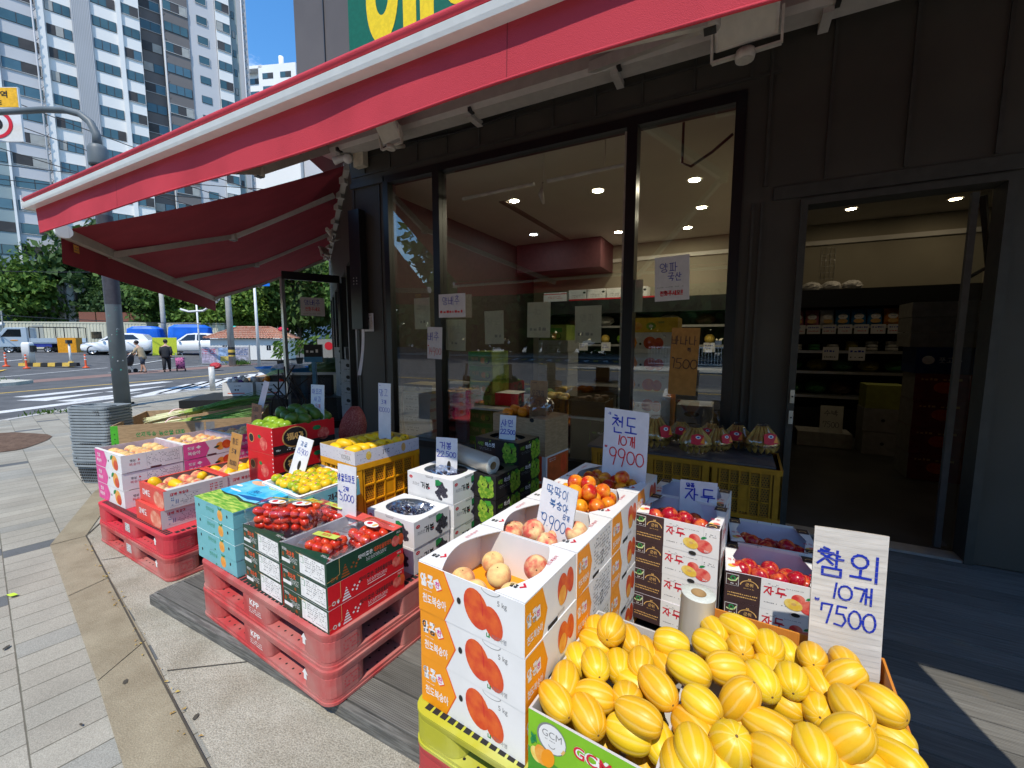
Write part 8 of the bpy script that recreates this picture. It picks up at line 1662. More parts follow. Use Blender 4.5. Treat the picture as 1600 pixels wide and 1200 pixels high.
# container, sheds, fence
CONT = mat("container_cream", (.56,.53,.40), .5, var=.05, scale=.6); CONTG = mat("container_grey", (.36,.36,.31), .5, var=.05)
def container(lab, x, y, rz, L, W, H, m, m2, ribs=True):
    t = thing("shipping_container", lab, "container", at(x, y), rz); q = MB(); q.box(0,0,.12,L,W,H,m); n = int(L/.28)
    if ribs: [q.box(.1+k*.28,-.035,.25,.1+k*.28+.14,0.0,H-.15,m) for k in range(n-1)]; [q.box(L,.08+k*.28,.25,L+.035,.08+k*.28+.14,H-.15,m2) for k in range(int(W/.28))]
    q.box(-.02,-.05,H-.12,L+.04,.06,H+.02,m); q.box(-.02,-.05,.1,L+.04,.06,.25,m); q.box(L-.02,-.05,.1,L+.05,W+.05,H+.02,m2); q.build("shell", t)
    q = MB(); q.box(L*.2,-.045,.3,L*.2+.9,-.036,H-.3,m2); q.build("door", t); q = MB(); q.box(L*.6,-.045,1.1,L*.6+.9,-.036,1.8,GLD); q.build("window", t); return t
container("long cream shipping container behind the truck", -63.5, 13.6, R(40), 12.2, 2.5, 2.75, CONT, CONTG); container("second pale container end on behind the white cars", -52.0, 21.6, R(40), 6.0, 2.6, 2.7, CONT, CONTG)
q = MB(); [q.box(k*1.55,0,2.72,k*1.55+1.45,.1,3.9,mat("rust_panel",(.16,.06,.04),.8)) for k in range(4)]; tag(q.build("rusty_fence", loc=at(-61.5,18.6), rz=R(40)), "rusty brown panel fence above the cream container", "fence")
sh = thing("market_shed", "dark open shed with pale front at the far left", "shed", at(-74,4.5), R(42)); q = MB(); q.box(0,0,0,12,.2,2.6,mat("shed_dark",(.035,.045,.04),.8)); q.box(0,-3,2.6,12,.3,2.75,mat("shed_roof",(.06,.10,.085),.7)); q.build("shelter", sh)
q = MB(); q.box(2.2,-3.0,0,5.4,-2.85,2.5,mat("shed_white",(.55,.55,.52),.7)); q.build("front_panel", sh); q = MB(); [q.box(5.5+k*1.6,-3.2,0,6.7+k*1.6,-2.4,.9,m) for k, m in enumerate((mat("crate_green",(.02,.25,.15),.5),mat("crate_brownish",(.2,.08,.04),.6),mat("crate_blue",(.03,.15,.25),.5)))]; q.build("goods", sh)
BT = mat("blue_tarp", (.01,.13,.62), .45, var=.1, scale=1.2)
for x, y, w, h, lab in ((-46.4,18.3,2.6,2.15,"bright blue tarpaulin heap behind the hatchback"),(-43.0,20.2,3.2,2.3,"wider blue tarpaulin cover behind the sport utility car")):
    q = MB(); r_ = random.Random(int(x)); nn = 16; q.loft([[(w*k*math.copysign(abs(math.cos(a))**.5,math.cos(a))/2+r_.uniform(-.05,.05), w*.5*k*math.copysign(abs(math.sin(a))**.5,math.sin(a))/2, z) for a in (2*math.pi*j/nn for j in range(nn))] for k, z in ((1.05,0),(1.0,h*.6),(.96,h*.9),(.7,h),(.2,h*1.02))], BT, smooth=False); tag(q.build("tarpaulin", loc=at(x,y), rz=R(45)), lab, "tarpaulin")
q = MB(); carton(q,1.1,.9,1.15,mat("orange_bin",(.72,.30,.01),.5),HOLE); tag(q.build("skip_bin", loc=at(-46.2,13.3), rz=R(50)), "orange bin standing between the truck and hatchback", "bin")
q = MB(); q.box(-.7,0,.25,.7,.03,1.5,mat("lime_board",(.42,.48,.02),.5)); tag(q.build("lime_board", loc=at(-35.6,15.0), rot=(R(-8),0,R(50))), "lime green board standing behind the walking woman", "board")
# house with a tiled roof
hs = thing("tiled_house", "small white house with an orange tiled hip roof", "house", at(-33.1,19.9), R(38)); hs.scale = (.6,.6,.62); HWALL = mat("house_white", (.72,.71,.67), .8, var=.03); TILE = mat("roof_tile", (.36,.13,.075), .75, col2=(.40,.25,.18), scale=6, bump=.2)
q = MB(); q.box(-4.2,-2.2,0,4.2,2.2,2.55,HWALL); q.build("wall", hs)
q = MB(); n = 26
for (a, c, d1, d2) in ((( -4.7,-2.7),(4.7,-2.7),(-2.0,0),(2.0,0)),((4.7,-2.7),(4.7,2.7),(2.0,0),(2.0,0)),((4.7,2.7),(-4.7,2.7),(2.0,0),(-2.0,0)),((-4.7,2.7),(-4.7,-2.7),(-2.0,0),(-2.0,0))):
    for k in range(n):
        for s_ in range(6):
            u0, u1 = k/n, (k+1)/n; v0, v1 = s_/6, (s_+1)/6; L_ = lambda u, v_: (a[0]*(1-u)*(1-v_)+c[0]*u*(1-v_)+(d1[0]*(1-u)+d2[0]*u)*v_, a[1]*(1-u)*(1-v_)+c[1]*u*(1-v_)+(d1[1]*(1-u)+d2[1]*u)*v_, 2.55+1.35*v_)
            p = [Vector(L_(u0,v0)), Vector(L_(u1,v0)), Vector(L_(u1,v1)), Vector(L_(u0,v1))]; m_ = (p[0]+p[1])/2+Vector((0,0,.09)); m2 = (p[2]+p[3])/2+Vector((0,0,.09)); lift = Vector((0,0,.04*(1)))
            q.poly([p[0]+lift, m_+lift, m2, p[3]], TILE); q.poly([m_+lift, p[1]+lift, p[2], m2], TILE)
q.tube([(-2.0,0,3.98),(2.0,0,3.98)],.12,TILE,8); [q.tube([(sx_*4.7,sy_*2.7,2.66),(sx_*2.0,0,3.98)],.11,TILE,8) for sx_ in (-1,1) for sy_ in (-1,1)]; q.build("roof", hs)
for x in (-2.6,2.4): q = MB(); q.box(x-.25,-2.215,1.15,x+.25,-2.201,1.75,DPL); o = q.build("window", hs); q = MB(); q.box(x-.2,-2.222,1.2,x+.2,-2.216,1.7,GLD); q.box(x-.015,-2.228,1.2,x+.015,-2.222,1.7,WHT); q.build("pane", o)
q = MB(); [q.poly([(-4.2+k*.35,-2.23,2.55),(-4.2+k*.35+.35,-2.23,2.55),(-4.2+k*.35+.175,-2.23,2.38)], HWALL) for k in range(24)]; q.build("eave_trim", hs)
for x, y, z, m, lab in ((-30.6,20.6,2.05,mat("red_bag",(.60,.02,.06),.4),"bundle of red bags on the tiled roof"),(-34.6,19.2,2.15,mat("turquoise_bag",(.02,.50,.42),.4),"turquoise bundle on the tiled roof")): crumple("roof_bundle", (x,y,z+.2), .32, m, lab, "bundle", int(-x), (1.5,.9,.55))
# banner fence and planter greens
bn = thing("banner_fence", "low fence board with printed banners by the utility pole", "banner", at(-30.3,14.7), R(52)); q = MB(); q.box(0,0,.08,2.7,.03,1.15,mat("banner_grey",(.45,.45,.47),.6)); f = Face(q,(0,-.0,.08),(1,0,0),(0,0,1),(0,-1,0),.004); f.rect(.05,.05,.85,1.0,mat("banner_lilac",(.42,.36,.45),.6,var=.3,scale=7),1); f.rect(.95,.05,1.75,1.0,mat("banner_blue",(.30,.42,.60),.6,var=.3,scale=5),1); f.rect(1.05,.12,1.65,.45,mat("banner_gold",(.55,.42,.10),.6,var=.3,scale=8),2); f.rect(1.85,.05,2.62,1.0,mat("banner_mixed",(.36,.36,.42),.6,var=.3,scale=6),1); f.fake(.1,.6,.8,.95,3,INKR,2,3); f.fake(1.9,.5,2.6,.95,4,NAVY,2,4); q.build("board", bn); q = MB(); [q.beam((x,.03,0),(x,.03,1.3),.06,.06,SIL,up=(1,0,0)) for x in (0,1.35,2.7)]; q.build("frame", bn)
def plant(x, y, h, lab, seed, zg=None, m=None):
    t = thing("potted_plant", lab, "plant", (x, y, terrain(x) if zg is None else zg), group="potted plants past the side awning"); r_ = random.Random(seed); q = MB(); q.lathe([(.16,0),(.22,.38),(.24,.4)],WHT if seed % 2 else RUB,14); q.build("pot", t); q = MB()
    for k in range(90):
        a = r_.uniform(0,6.28); rr = r_.random()**.5*h*.42; z = .4+h*r_.uniform(.15,1); s_ = r_.uniform(.07,.16); p = Vector((rr*math.cos(a),rr*math.sin(a),z)); nrm = Vector((r_.gauss(0,1),r_.gauss(0,1),r_.gauss(.6,.5))).normalized(); u = nrm.orthogonal(); w = nrm.cross(u); q.poly([p-u*s_,p-w*s_*.45,p+u*s_,p+w*s_*.45], m or LF[2])
    q.build("leaves", t); q = MB(); [q.tube([(0,0,.35),(r_.uniform(-.1,.1),r_.uniform(-.1,.1),.4+h*.7)],.018,BARK,5) for _ in range(4)]; q.build("stem", t)
for k, (x, y, h, lab) in enumerate(((-22.0,14.6,1.0,"leafy potted plant left of the white lamp post"),(-18.5,14.5,1.3,"tall potted plant beside the white lamp post"),(-19.0,16.2,.9,"small leafy potted plant in front of the house"),(-16.2,14.4,1.1,"potted plant close behind the glass door"),(-24.5,17.5,1.1,"potted plant at the foot of the house wall"),(-15.0,16,1.2,"bushy potted plant seen through the glass door"))): plant(x, y, h, lab, k, -.06)
# barrier island
mi_ = thing("barrier_kerb", "yellow and black striped kerb of the parking barrier", "kerb", (-34.6,7.9,terrain(-34.2)-.02), R(34))
for k in range(8): q = MB(); q.loft([[(k*.36,-.12,0),(k*.36+.36,-.12,0),(k*.36+.36,.12,0),(k*.36,.12,0)],[(k*.36,-.09,.2),(k*.36+.36,-.09,.2),(k*.36+.36,.09,.2),(k*.36,.09,.2)]], YP if k % 2 == 0 else RUB, smooth=False); q.build("segment", mi_)
bg_ = thing("parking_barrier", "white parking barrier cabinet on the striped kerb", "barrier", at(-34.6,8.25), R(34)); q = MB(); q.loft([[(x,y,z) for x, y in rrect(.42,.34,.06)] for z in (.1,1.15)] + [[(x,y,1.28) for x, y in rrect(.36,.28,.08)]], WHT, smooth=True); q.build("cabinet", bg_); q = MB(); q.box(.21,-.12,.75,.34,.12,1.1,DPL); q.build("arm_motor", bg_)
q = MB(); q.lathe([(.055,0),(.05,1.35)],WHT,10); q.lathe([(.13,0),(.11,.3)],YP,10); q.box(-.15,-.1,1.3,.15,.1,1.5,DPL); tag(q.build("camera_pole", loc=at(-33.0,9.45)), "white post with a dark camera box at the striped kerb end", "post")
CONE = mat("delineator_orange", (.70,.09,.02), .5)
for x, y, lab in ((-34.4,7.35,"orange delineator post left of the barrier cabinet, rear one"),(-33.0,7.75,"orange delineator post in front of the barrier cabinet"),(-32.0,9.75,"orange delineator post at the right end of the striped kerb")):
    t = thing("delineator_post", lab, "delineator", at(x,y), group="orange delineator posts"); q = MB(); q.lathe([(.15,0),(.14,.05),(.06,.08),(.045,.14),(.04,.74),(.03,.76)],CONE,12); q.build("post", t); q = MB(); [q.lathe([(.0455,z),(.0455,z+.06)],LBW,12,cap0=False,cap1=False) for z in (.45,.6)]; q.build("reflector", t)
# people
SKIN = mat("skin", (.52,.30,.20), .55, var=.05); HAIR = mat("hair_dark", (.02,.015,.013), .6)
def skin_fig(name, parent, pts, edges, m, sub=2, root=0):
    me = bpy.data.meshes.new(name); me.from_pydata([p[:3] for p in pts], edges, []); o = bpy.data.objects.new(name, me); COL.objects.link(o); o.parent = parent; me.materials.append(m)
    sk = o.modifiers.new("skin", 'SKIN'); 
    for i, p in enumerate(pts): me.skin_vertices[0].data[i].radius = (p[3], p[4] if len(p) > 4 else p[3])
    me.skin_vertices[0].data[root].use_root = True
    ss = o.modifiers.new("sub", 'SUBSURF'); ss.levels = ss.render_levels = sub
    return o
def blob(name, parent, rings, m, n=14):
    q = MB(); q.loft([[(cx+rx*math.cos(2*math.pi*k/n), cy_+ry*math.sin(2*math.pi*k/n), z) for k in range(n)] for cx, cy_, z, rx, ry in rings], m); return q.build(name, parent)
def hands_feet(b_pts, b_e, hand_i, d):
    i = len(b_pts); h = b_pts[hand_i]
    for k in range(4): b_pts.append((h[0]+d[0]*.07+.0*k, h[1]+(k-1.5)*.017, h[2]+d[2]*.07, .009)); b_e.append((hand_i, i+k)); b_pts.append((h[0]+d[0]*.10, h[1]+(k-1.5)*.018, h[2]+d[2]*.12, .008)); b_e.append((i+k, i+4)) if False else None
def person(lab, x, y, rz, H, pose, top, bottom, bare_leg, hat):
    t = thing("person", lab, "person", at(x, y), R(rz)); k = H/1.6
    lean = pose['lean']; hip = .82
    def S3(p): return (p[0]*k, p[1]*k, p[2]*k, *(r_*k for r_ in p[3:]))
    sh = hip+.50; lx = math.sin(lean)*.5; shz = hip+math.cos(lean)*.48
    pts = [(0,0,hip,.13,.10),(lx*.5,0,hip+.24,.12,.10),(lx,0,shz,.12,.09),(lx+.05,0,shz+.10,.05),(lx+.09,0,shz+.17,.06)]; ed = [(0,1),(1,2),(2,3),(3,4)]
    for s_, st_ in ((-1,pose['stride']),(1,-pose['stride'])):
        i = len(pts); pts += [(0,s_*.085,hip-.06,.085),(st_*.5+.03,s_*.085,.44,.062),(st_,s_*.085,.09,.040),(st_+.13,s_*.09,.035,.036)]; ed += [(0,i),(i,i+1),(i+1,i+2),(i+2,i+3)]
        i = len(pts); e_, h_ = pose['arm'][0 if s_ < 0 else 1]; pts += [(lx,s_*.19,shz-.02,.05),(lx+e_[0],s_*.23,shz+e_[1],.040),(lx+h_[0],s_*.21,shz+h_[1],.030),(lx+h_[0]+.05,s_*.205,shz+h_[1]-.03,.026)]; ed += [(2,i),(i,i+1),(i+1,i+2),(i+2,i+3)]
        j = i+3
        for f_ in range(4): pts += [(lx+h_[0]+.10,s_*.205+(f_-1.5)*.02,shz+h_[1]-.05,.010),(lx+h_[0]+.12,s_*.205+(f_-1.5)*.021,shz+h_[1]-.085,.008)]; a = len(pts)-2; ed += [(j,a),(a,a+1)]
        pts.append((lx+h_[0]+.06,s_*.205-s_*.04,shz+h_[1]-.05,.010)); ed.append((j,len(pts)-1))
    skin_fig("body", t, [S3(p) for p in pts], ed, SKIN, 2)
    hx, hz = (lx+.12)*k, (shz+.26)*k
    q = MB(); q.ball((hx,0,hz), .098*k, SKIN, 16, 12, (1,.82,1.18)); q.ball((hx+.10*k,0,hz-.015*k), .018*k, SKIN, 8, 6); [q.ball((hx-.005*k,s_*.082*k,hz-.01*k),.022*k,SKIN,8,6,(.6,.4,1)) for s_ in (-1,1)]; [q.ball((hx+.087*k,s_*.034*k,hz+.015*k),.011*k,HAIR,8,6) for s_ in (-1,1)]; q.ball((hx+.088*k,0,hz-.055*k),.016*k,mat("lips",(.42,.14,.12),.5),8,6,(.4,1.3,.4)); q.build("head", t)
    q = MB(); q.ball((hx-.022*k,0,hz+.035*k), .108*k, HAIR, 16, 10, (1,.9,1.0)); q.build("hair", t)
    if hat: q = MB(); q.lathe([(.105*k,0),(.10*k,.05),(.06*k,.09),(0,.1)],hat,16,c=(hx-.01,0,hz+.05*k)); q.lathe([(.17*k,-.005),(.1*k,.004)],hat,16,c=(hx+.03,0,hz+.055*k)); q.build("hat", t)
    blob("top", t, [(0,0,(hip-.10)*k,.165*k,.185*k),(0,0,hip*k,.155*k,.18*k),(lx*.5*k,0,(hip+.25)*k,.145*k,.185*k),(lx*k,0,(shz-.03)*k,.14*k,.215*k),((lx+.03)*k,0,(shz+.06)*k,.085*k,.11*k),((lx+.05)*k,0,(shz+.09)*k,.06*k,.065*k)], top)
    for s_ in (-1,1):
        e_, h_ = pose['arm'][0 if s_ < 0 else 1]; q = MB(); q.tube([(lx*k,s_*.17*k,(shz-.0)*k),((lx+e_[0])*k,s_*.232*k,(shz+e_[1])*k),((lx+e_[0]+(h_[0]-e_[0])*.75)*k,s_*.215*k,(shz+e_[1]+(h_[1]-e_[1])*.75)*k)],[.078*k,.062*k,.05*k],top,10); q.build("sleeve", t)
        st_ = pose['stride']*(1 if s_ < 0 else -1); zb = .44 if bare_leg else .12; q = MB(); q.tube([(0,s_*.08*k,(hip+.0)*k),((st_*.5+.03)*k,s_*.085*k,.46*k),(((st_*.5+.03) if bare_leg else st_)*k,s_*.085*k,zb*k)],[.11*k,.085*k,.075*k if bare_leg else .06*k],bottom,10); q.build("trouser_leg", t)
        q = MB(); q.ball(((st_+.06)*k,s_*.088*k,.045*k),.05*k,DPL,10,7,(2.1,.85,.9)); q.build("shoe", t)
    return t
pz = dict(lean=.28, stride=.16, arm=(((.10,-.24),(.32,-.30)),((.10,-.24),(.32,-.30))))
person("woman in a tan top and dark shorts pushing a dark stroller", -25.8, 9.95, 215, 1.52, pz, mat("tan_top",(.36,.28,.17),.8), mat("dark_shorts",(.04,.05,.07),.8), True, None)
pz2 = dict(lean=.12, stride=.22, arm=(((-.06,-.26),(-.12,-.48)),((-.02,-.27),(.05,-.5))))
person("woman in a loose black coat pulling a pink shopping trolley", -25.4, 10.75, 150, 1.55, pz2, mat("black_coat",(.015,.016,.02),.8), mat("black_trousers",(.02,.02,.022),.8), False, None)
q = MB(); q.loft([[(x*1.0,y,z) for x, y in rrect(w,w*1.15,.1)] for w, z in ((.62,.55),(.50,.85),(.36,1.2))], mat("coat_tail",(.015,.016,.02),.8), smooth=True)
st_ = thing("stroller", "dark stroller pushed ahead of the woman in tan", "stroller", at(-26.35,9.45), R(215)); q = MB(); q.loft([[(x+dx,y,z) for x, y in rrect(w,.46,.1)] for w, z, dx in ((.4,.35,0),(.62,.55,.02),(.66,.8,.02),(.5,1.0,.1),(.2,1.08,.16))], mat("stroller_cloth",(.035,.035,.04),.8), smooth=True); q.build("seat", st_)
q = MB(); [q.tube([(-.45,s_*.22,.98),(-.25,s_*.22,.75),(.3,s_*.2,.1)],.014,SIL,6) for s_ in (-1,1)]; [q.tube([(.25,s_*.22,.6),(-.28,s_*.22,.1)],.014,SIL,6) for s_ in (-1,1)]; q.tube([(-.45,-.22,.98),(-.45,.22,.98)],.016,DPL,6); q.build("frame", st_)
for x in (-.28,.3):
    for s_ in (-1,1): q = MB(); q.lathe([(.06,-.02),(.1,-.02),(.1,.02),(.06,.02)],RUB,14,c=(x,s_*.22,.1),ax='y'); q.build("wheel", st_)
ct = thing("shopping_trolley", "pink patterned shopping trolley bag behind the woman in black", "trolley", at(-24.95,11.15), R(150)); q = MB(); q.loft([[(x+dx,y,z) for x, y in rrect(.28,.36,.07)] for z, dx in ((.14,0),(.4,-.05),(.72,-.12))], mat("pink_pattern",(.50,.12,.28),.7,col2=(.08,.03,.07),scale=14,mixlo=.5,mixhi=.54), smooth=True); q.build("bag", ct); q = MB(); [q.tube([(.12,s_*.15,.05),(-.1,s_*.15,.6),(-.3,s_*.12,.95)],.012,SIL,6) for s_ in (-1,1)]; q.tube([(-.3,-.12,.95),(-.3,.12,.95)],.012,SIL,6); q.build("frame", ct)
for s_ in (-1,1): q = MB(); q.lathe([(.03,-.02),(.075,-.02),(.075,.02),(.03,.02)],RUB,14,c=(.1,s_*.17,.075),ax='y'); q.build("wheel", ct)
crumple("parcel", (-24.0,12.3,.12), .28, mat("red_parcel",(.45,.03,.04),.6), "red parcel lying on the road right of the woman in black", "parcel", 5, (1.2,.8,.6))
# wires
WIRE = mat("wire_black", (.012,.012,.013), .6)
for k, (a, c, sag_) in enumerate((((-52,-6,23.5),(-20,17,8.2),.9),((-52,-6,22.2),(-20,17,7.4),1.0),((-52,-7,19.6),(-20,17,6.8),1.0),((-46,2,12.4),(-19,18,9.6),.5),((-46,2,11.7),(-19,18,9.0),.6),((-60,4,7.6),(-27,15,5.8),.7),((-60,4,4.6),(-27.2,14.9,2.4),.4))):
    a, c = Vector(a), Vector(c); q = MB(); q.tube([a.lerp(c, i/16)-Vector((0,0,sag_*4*(i/16)*(1-i/16))) for i in range(17)], .022, WIRE, 5)
    tag(q.build("overhead_wire"), f"black overhead wire across the street, {('highest','second','third','fourth','fifth','low one before the trees','lowest before the sheds')[k]}", "wire")
# ------------------------------------------------------------------ goods and stall past the side awning
def white_box(lab, x, y, z, rz, m2, seed):
    t = thing("produce_box", lab, "produce box", (x, y, z), R(rz)); q = MB(); carton(q,.5,.36,.24,WHITE,KRAFTD); F = sides(q,.5,.36,.24); F['front'].fake(.12,.08,.3,.14,1,INK,1,seed); F['front'].rect(.08,.04,.36,.055,ORD,1); F['front'].fake(.2,.16,.3,.2,1,INKG,1,seed+1); q.build("carton", t); r_ = random.Random(seed); q = MB(); [q.ball((r_.uniform(-.2,.2),r_.uniform(-.13,.13),.23+r_.uniform(0,.06)),.055,m2[k % len(m2)],9,6) for k in range(16)]; o = q.build("produce", t); o['kind'] = 'stuff'
VEGP = [mat("eggplant",(.10,.03,.16),.4), FB["white"], mat("garlic",(.62,.55,.42),.6)]
white_box("white carton of purple and white vegetables on the far stall", -7.85, 4.45, .50, 35, VEGP, 2); white_box("white carton of small tomatoes on the far stall", -7.45, 4.80, .50, 35, [TOM, TOM, ORNG], 3)
b = MB(); b.box(-.6,-.5,0,3.8,.6,.44,DSH); tag(b.build("stall_table", loc=(-7.9,4.3,.05), rz=R(37)), "dark low stall table past the side awning", "table")
b = MB(); b.box(-.55,-.3,0,.55,.35,.36,DSH); b.poly([(-.5,-.301,.03),(.5,-.301,.03),(.5,-.301,.3),(-.5,-.301,.3)],mat("bin_dark",(.03,.032,.04),.5)); tag(b.build("black_tub", loc=(-7.15,5.25,.49), rz=R(36)), "black tub standing on the far stall table", "tub")
b = MB(); nn = 18; r_ = random.Random(12); b.loft([[(rr*math.cos(2*math.pi*k/nn)*(1+r_.uniform(-.08,.08)), rr*.75*math.sin(2*math.pi*k/nn)*(1+r_.uniform(-.08,.08)), z+r_.uniform(-.01,.01)) for k in range(nn)] for rr, z in ((.42,0),(.62,.12),(.72,.22),(.6,.14),(.2,.10))], mat("blue_sheet",(.01,.24,.62),.4), smooth=False); tag(b.build("blue_sheet", loc=(-9.4,6.4,.62), rz=R(30)), "bright blue plastic sheet bowl of vegetables on the far stall", "plastic sheet")
crumple("vegetable_heap", (-9.4,6.4,.80), .38, mat("pale_root",(.60,.42,.32),.7,var=.2,scale=20), "pale root vegetables heaped in the blue sheet", "vegetables", 4, (1.2,.8,.35)); crumple("cabbage_heap", (-8.9,5.9,.68), .3, mat("cabbage",(.38,.46,.14),.6,var=.25,scale=20), "pale green cabbages left of the bollard", "cabbages", 6, (1.3,.8,.5)); crumple("leafy_heap", (-8.2,6.6,.85), .42, LF[1], "dark leafy greens heaped behind the black tub", "greens", 7, (1.4,.8,.55))
b = MB(); b.box(-1.2,-.6,0,1.6,.7,.6,mat("kraft_stall",(.33,.22,.12),.8)); tag(b.build("stall_box", loc=(-10.0,7.3,-.05), rz=R(36)), "brown box stand under the blue sheet", "stand")
t = thing("card_reader", "blue card stand in front of the side door", "stand", (-5.75,4.35,.0)); q = MB(); q.beam((0,0,0),(0,0,1.15),.09,.05,mat("stand_blue",(.10,.28,.42),.4),up=(1,0,0)); q.build("post", t); q = MB(); q.box(-.13,-.03,1.15,.13,.03,1.42,DPL); f = Face(q,(-.13,-.031,1.15),(1,0,0),(0,0,1),(0,-1,0),.002); f.rect(.0,.0,.26,.08,mat("screen_blue",(.05,.25,.45),.3),1); f.fake(.03,.12,.23,.22,1,INKW,1,3); q.build("screen", t); t.rotation_euler = (0,0,R(40))
t = thing("menu_board", "grey board with red round logos past the black tub", "board", (-10.6,8.7,.5), R(35)); q = MB(); q.box(-.45,0,.15,.45,.03,1.0,GREYC); f = Face(q,(-.45,-.001,.15),(1,0,0),(0,0,1),(0,-1,0),.003); f.ell(.32,.65,.12,.12,INKR,1); f.ell(.62,.3,.14,.14,INKR,1); f.ell(.62,.3,.07,.07,GREYC,2); f.ell(.2,.25,.05,.05,PENB,1); q.build("panel", t); q = MB(); [q.tube([(x,.02,0),(x,.02,.3)],.02,DPL,6) for x in (-.3,.3)]; q.build("leg", t)
pile(ibox(.42,.34,.19,GREYC,lambda F: (F['front'].ell(.21,.10,.06,.03,HOLE,1), F['front'].fake(.1,.02,.3,.05,1,INK,1,3))), -5.55, 5.0, .01, .192, 6, "grey carton stacked behind the open glass door", "grey cartons behind the glass door", R(-10)); pile(ibox(.42,.34,.19,GREYC,lambda F: F['front'].ell(.21,.12,.05,.025,HOLE,1)), -6.1, 5.35, .01, .192, 7, "grey carton of the taller stack behind the glass door", "taller grey stack behind the glass door", R(-14))
b = MB(); [b.tube([(r_.uniform(-.2,.2),r_.uniform(-.15,.15),0),(r_.uniform(-.25,.25),r_.uniform(-.2,.2),.5),(r_.uniform(-.3,.3),r_.uniform(-.25,.25),r_.uniform(.7,1.0))],.010,mat("dark_root",(.05,.035,.028),.9),6) for _ in range(11)]; tag(b.build("dried_roots", loc=(-5.55,3.75,.15)), "dark bundle of dried roots standing by the glass door", "roots")
tag((lambda q: (q.lathe([(.17,0),(.19,.15),(.2,.5)],DSH,16), q.build("root_bucket", loc=(-5.55,3.75,-.04)))[1])(MB()), "black bucket holding the dried roots", "bucket")
# unseen crates added right of the melons to cast shade on the deck
o_ = crate(.36,.28,.30,CRY)
for k in range(7):
    o = bpy.data.objects.new("plastic_crate", o_); COL.objects.link(o); o.location = (.935,1.235,.004+k*.302); tag(o, "unseen yellow crate added right of the melons to shade the deck", "crate", "unseen yellow crates added to shade the deck")

# ------------------------------------------------------------------ apartment towers
TW = mat("tower_white", (.78,.77,.75), .8, var=.02, scale=.2); TG = mat("tower_grey", (.42,.42,.43), .8, var=.03, scale=.2); TDK = mat("tower_dark", (.15,.14,.14), .8, var=.04, scale=.2); TT = mat("tower_teal", (.24,.31,.33), .8, var=.04, scale=.2); TLG = mat("tower_light_grey", (.52,.52,.54), .8, var=.02, scale=.2)
WGL = mat("tower_glass", (.05,.105,.125), .12, col2=(.085,.165,.195), scale=.25, spec=.7, objvar=.3); WDK = mat("tower_dark_opening", (.05,.045,.045), .5, var=.3, scale=.4); WFR = mat("tower_frame", (.5,.5,.5), .5); WCU = mat("tower_curtain", (.36,.36,.34), .6, var=.1, scale=1)
P0 = Vector((-68,36.5,0)); te = Vector((.36,.933,0)).normalized(); tn = Vector((te.y,-te.x,0))
tw = thing("apartment_tower", "tall white and grey apartment tower with rows of dark windows", "apartment building", (-68,36.5,0)); tw.rotation_euler = (0,0,math.atan2(te.y,te.x))
# local frame: x along the facade, -y out of it
FLH, ZT, NF = 2.6, 0.9, 24
bays = [(-30.5,-19.6,TT,0,'w2'),(-19.4,-16.1,TLG,.15,'w2'),(-15.5,-13.2,TW,.1,'w3'),(-13.2,-11.5,TG,.6,None),(-11.5,-9.1,TW,.35,'w3'),(-8.65,-6.9,TW,.5,'w2'),(-6.9,-4.6,TDK,-1.3,'w2'),(-4.5,-1.75,TDK,.25,'w3'),(-1.75,1.4,TLG,.1,'s'),(1.45,3.15,TW,.35,'w2'),(3.15,4.1,TT,-.2,'s'),(4.1,5.3,TG,.2,None)]
q = MB()
for x0, x1, m, out, kd in bays: q.box(x0,-out,0,x1,9,NF*FLH+1,m)
for x0, x1, out in ((-19.6,-19.4,.5),(-16.1,-15.5,.5),(-9.1,-8.65,.75),(-4.62,-4.4,.1)): q.box(x0,-out,0,x1,.5,NF*FLH+1,TW)
for k in range(11): q.box(-13.1+k*.15,-.63,0,-13.05+k*.15,-.6,NF*FLH,TLG)
q.build("wall", tw)
def wmesh(w, h, kind, seed):
    r_ = random.Random(seed); f = MB(); f.box(-w/2,-.06,0,w/2,.0,h,WDK); white = r_.random() < .22
    if white: [f.box(*c_, WFR) for c_ in ((-w/2-.06,-.1,-.06,w/2+.06,-.06,0),(-w/2-.06,-.1,h,w/2+.06,-.06,h+.06),(-w/2-.06,-.1,0,-w/2,-.06,h),(w/2,-.1,0,w/2+.06,-.06,h))]
    g = MB(); n = {'w2':2,'w3':3,'s':1}[kind]
    for i in range(n):
        m = WGL if r_.random() < .68 else (WDK if r_.random() < .6 else WCU); a = -w/2+w*i/n+.04; g.box(a,-.075,.04,a+w/n-.08,-.062,h-.04,m)
    return f.mesh("window"), g.mesh("pane")
WM = {}
wins = []
for x0, x1, m, out, kd in bays:
    if not kd: continue
    subs = [(x0,x1)] if x1-x0 < 5 else [(x0+(x1-x0)*i/4, x0+(x1-x0)*(i+1)/4) for i in range(4)]
    for a, c in subs:
        w = (c-a)*(.92 if kd != 's' else .38); h = 1.14 if kd != 's' else .95
        key = (round(w,1), kd); WM.setdefault(key, [wmesh(w, h, kd, int(w*100)+s_) for s_ in range(5)])
        for fl in range(NF): wins.append(((a+c)/2, out, ZT+fl*FLH, key, w, h, fl, kd))
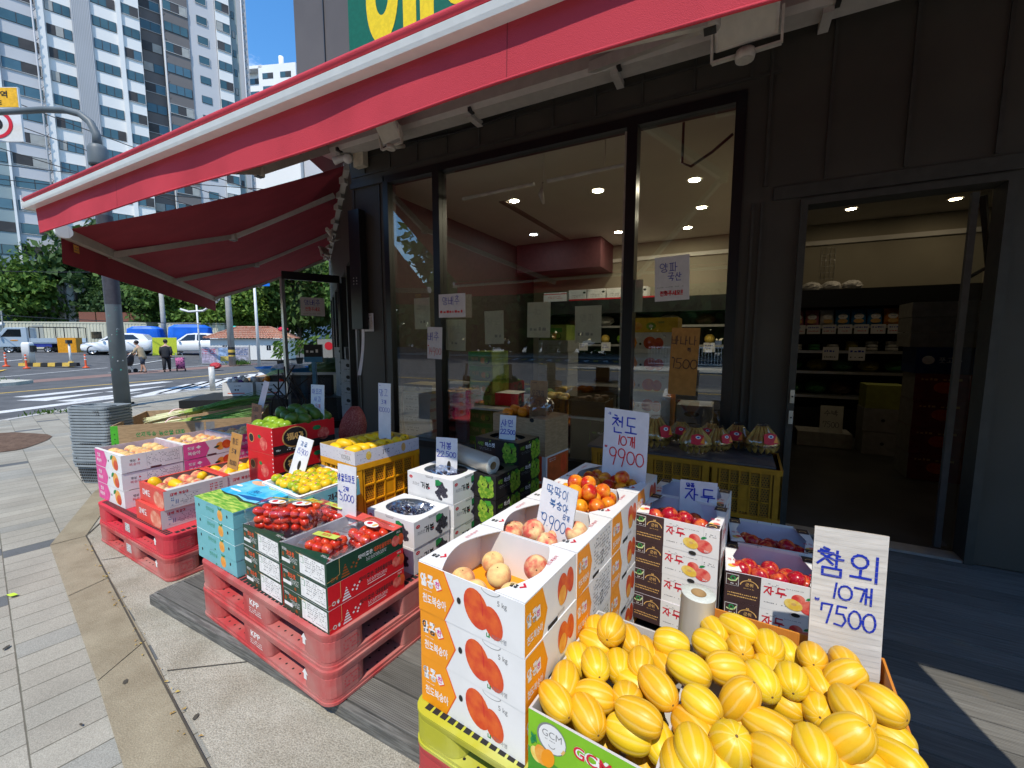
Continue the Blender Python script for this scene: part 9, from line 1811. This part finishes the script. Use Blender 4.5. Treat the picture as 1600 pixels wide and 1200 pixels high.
vis = sorted([w for w in wins if -21 < w[0] < 5 and 5 <= w[6] <= 16], key=lambda w: (w[6]-10)**2*.6+(-w[0]*.1))[:100]; vset = set(map(id, vis)); r_ = random.Random(8); rest = MB()
for w in wins:
    f, g = WM[w[3]][r_.randrange(5)]
    if id(w) in vset:
        o = bpy.data.objects.new("window", f); COL.objects.link(o); o.parent = tw; o.location = (w[0],-w[1],w[2]); p = bpy.data.objects.new("pane", g); COL.objects.link(p); p.parent = o
    else:
        for me in (f, g):
            off = len(rest.v); rest.v += [(v.co.x+w[0], v.co.y-w[1], v.co.z+w[2]) for v in me.vertices]; ml = [rest.mi(m_) for m_ in me.materials]
            for p in me.polygons: rest.f.append([i+off for i in p.vertices]); rest.m.append(ml[p.material_index]); rest.sm.append(False)
o = rest.build("window", tw); o['kind'] = 'stuff'
q = MB(); 
for x, out in ((-4.51,.12),(-16.4,.6),(4.7,.22)):
    q.tube([(x,-out-.12,0),(x,-out-.12,NF*FLH)],.09,TLG,6)
    for k in range(60): z = k*1.05; q.tube([(x,-out-.12,z),(x+.3,-out-.12,z+.45),(x+.05,-out-.12,z+.6)],.03,TDK,4)
q.build("drain_pipe", tw)
t2 = thing("apartment_block", "farther white apartment block with stepped roof beyond the tower", "apartment building", (-100,61,0)); t2.rotation_euler = (0,0,math.radians(20)); q = MB(); q.box(-5,0,0,5,12,60,TW); q.box(5.2,-1.5,0,14,12,60.5,TW); q.box(14.2,-.5,0,24,12,59.5,TLG); q.box(-8,-1.5,60,6,12,60.6,TW); q.lathe([(.5,60),(.5,63.5)],TW,10,c=(9,1,0)); q.build("wall", t2)
for bx in (-3.2,0,3.2,7.4,11.6,16,20.5):
    for fl in range(19,23):
        o = bpy.data.objects.new("window", WM[list(WM)[0]][fl % 5][0]); COL.objects.link(o); o.parent = t2; o.location = (bx, -.0 if bx < 5 else -1.5 if bx < 14 else -.5, fl*2.65-.6); p = bpy.data.objects.new("pane", WM[list(WM)[0]][fl % 5][1]); COL.objects.link(p); p.parent = o

_c = [o for o in bpy.data.objects if o.name.startswith("lettering")]
for o in _c: bpy.data.objects.remove(o)
